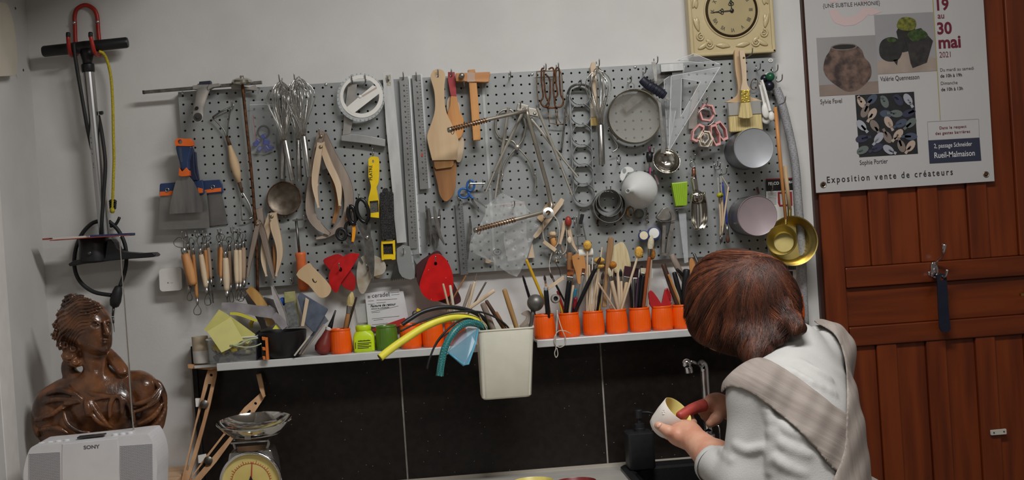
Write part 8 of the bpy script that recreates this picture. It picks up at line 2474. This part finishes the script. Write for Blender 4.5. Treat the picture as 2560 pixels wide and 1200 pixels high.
NL,NS,NP=210,26,16 # locks, hairs in a lock, points on a hair
lu=rn.rand(NL)
lu[:12]=np.linspace(.70,.86,12)
lh=H3[(lu*(len(H3)-1)).astype(int)]+rn.randn(NL,3)*np.array([.003,.004,.004])
lc=CR+rn.randn(NL,3)*np.array([.030,.010,.010])
ls=rn.rand(NL)*.30*(rn.rand(NL)<.6)
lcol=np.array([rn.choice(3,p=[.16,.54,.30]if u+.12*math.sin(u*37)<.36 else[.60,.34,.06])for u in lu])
li=np.repeat(np.arange(NL),NS)
N=len(li)
hp=lh[li]+rn.randn(N,3)*np.array([.0035,.003,.0035])
cr=lc[li]+rn.randn(N,3)*np.array([.006,.004,.004])
t0=(ls[li]+rn.rand(N)*.06)[:,None,None]
tt=t0+(1-t0)*np.linspace(0,1,NP)[None,:,None]
u_=lu[li][:,None]
mid=(cr+hp)/2+np.concatenate([-.054*(1-u_)+.02*u_,0*u_-.05,.040*(1-u_)],1)+rn.randn(N,3)*.002
p=(1-tt)**2*cr[:,None]+2*tt*(1-tt)*mid[:,None]+tt**2*hp[:,None]
bow=np.sin(np.pi*tt)*rn.randn(NL,3)[li][:,None]*np.array([.006,.003,.004])
p=(p+bow).reshape(-1,3)
off=np.repeat(rn.uniform(.0002,.0020,N)+rn.uniform(0,.0016,NL)[li],NP)
for _ in range(4):
 g=np.stack([samp(a,p)for a in gx],1)
 g/=np.linalg.norm(g,axis=1,keepdims=True)+1e-6
 p=p-g*(samp(HD,p)-off)[:,None]*.9
ef=np.clip((tt-.85)/.15,0,1)*.45
p=p.reshape(N,NP,3)*(1-ef)+hp[:,None]*ef
tg=np.gradient(p,axis=1)
tg/=np.linalg.norm(tg,axis=2,keepdims=True)+1e-9
g=g.reshape(N,NP,3)
sd_=np.cross(tg,g)
sd_/=np.linalg.norm(sd_,axis=2,keepdims=True)+1e-9
rad=(rn.uniform(.0005,.0010,N)[:,None]*np.interp(np.linspace(0,1,NP),[0,.1,.75,1],[.6,1,1,.12])[None])[...,None]
ringv=np.stack([p+sd_*rad,p+g*rad,p-sd_*rad],2) # hair, point, corner
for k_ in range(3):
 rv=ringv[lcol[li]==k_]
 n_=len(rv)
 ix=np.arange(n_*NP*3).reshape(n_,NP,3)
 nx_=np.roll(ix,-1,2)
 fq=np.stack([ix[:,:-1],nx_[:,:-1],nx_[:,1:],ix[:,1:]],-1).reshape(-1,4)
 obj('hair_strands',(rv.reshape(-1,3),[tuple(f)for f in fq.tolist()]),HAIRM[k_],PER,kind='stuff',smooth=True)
 # ---- the cup in her hand
RIM,BOT=W(1695,1025,.470),W(1649,1074,.446)
ax=(RIM-BOT).normalized()
L=(RIM-BOT).length
t=thing('ceramic_cup','white ceramic cup glazed yellow inside held tilted in the hand','cup',BOT)
PORC=mat('bisque_white',(226,218,210),.6,var=.03)
obj('outside',lathe(BOT,ax,[(0,-.002),(.021,-.002),(.0262,.002),(.029,.012),(.0322,L*.6),(.0334,L),(.0326,L+.001)],44,caps=False),PORC,t,smooth=45)
obj('inside',lathe(BOT,ax,[(.0326,L+.001),(.0312,L-.001),(.0298,L*.6),(.026,.012),(.02,.006),(0,.005)],44,caps=False),mat('yellow_glaze',(236,224,138),.4,var=.05,vscale=40),t,smooth=45)
x_,y_,a_=frame_of(ax)
for i in range(6):
 c=W(1660+5*math.cos(i*1.05),1030+6*math.sin(i*1.05),.484)
 v=c-BOT
 q_=BOT+ax*v.dot(ax)
 n_=(c-q_).normalized()
 obj('stamped_petal',ball(q_+n_*.0312,.0024,10,8),PORC,t,smooth=True)
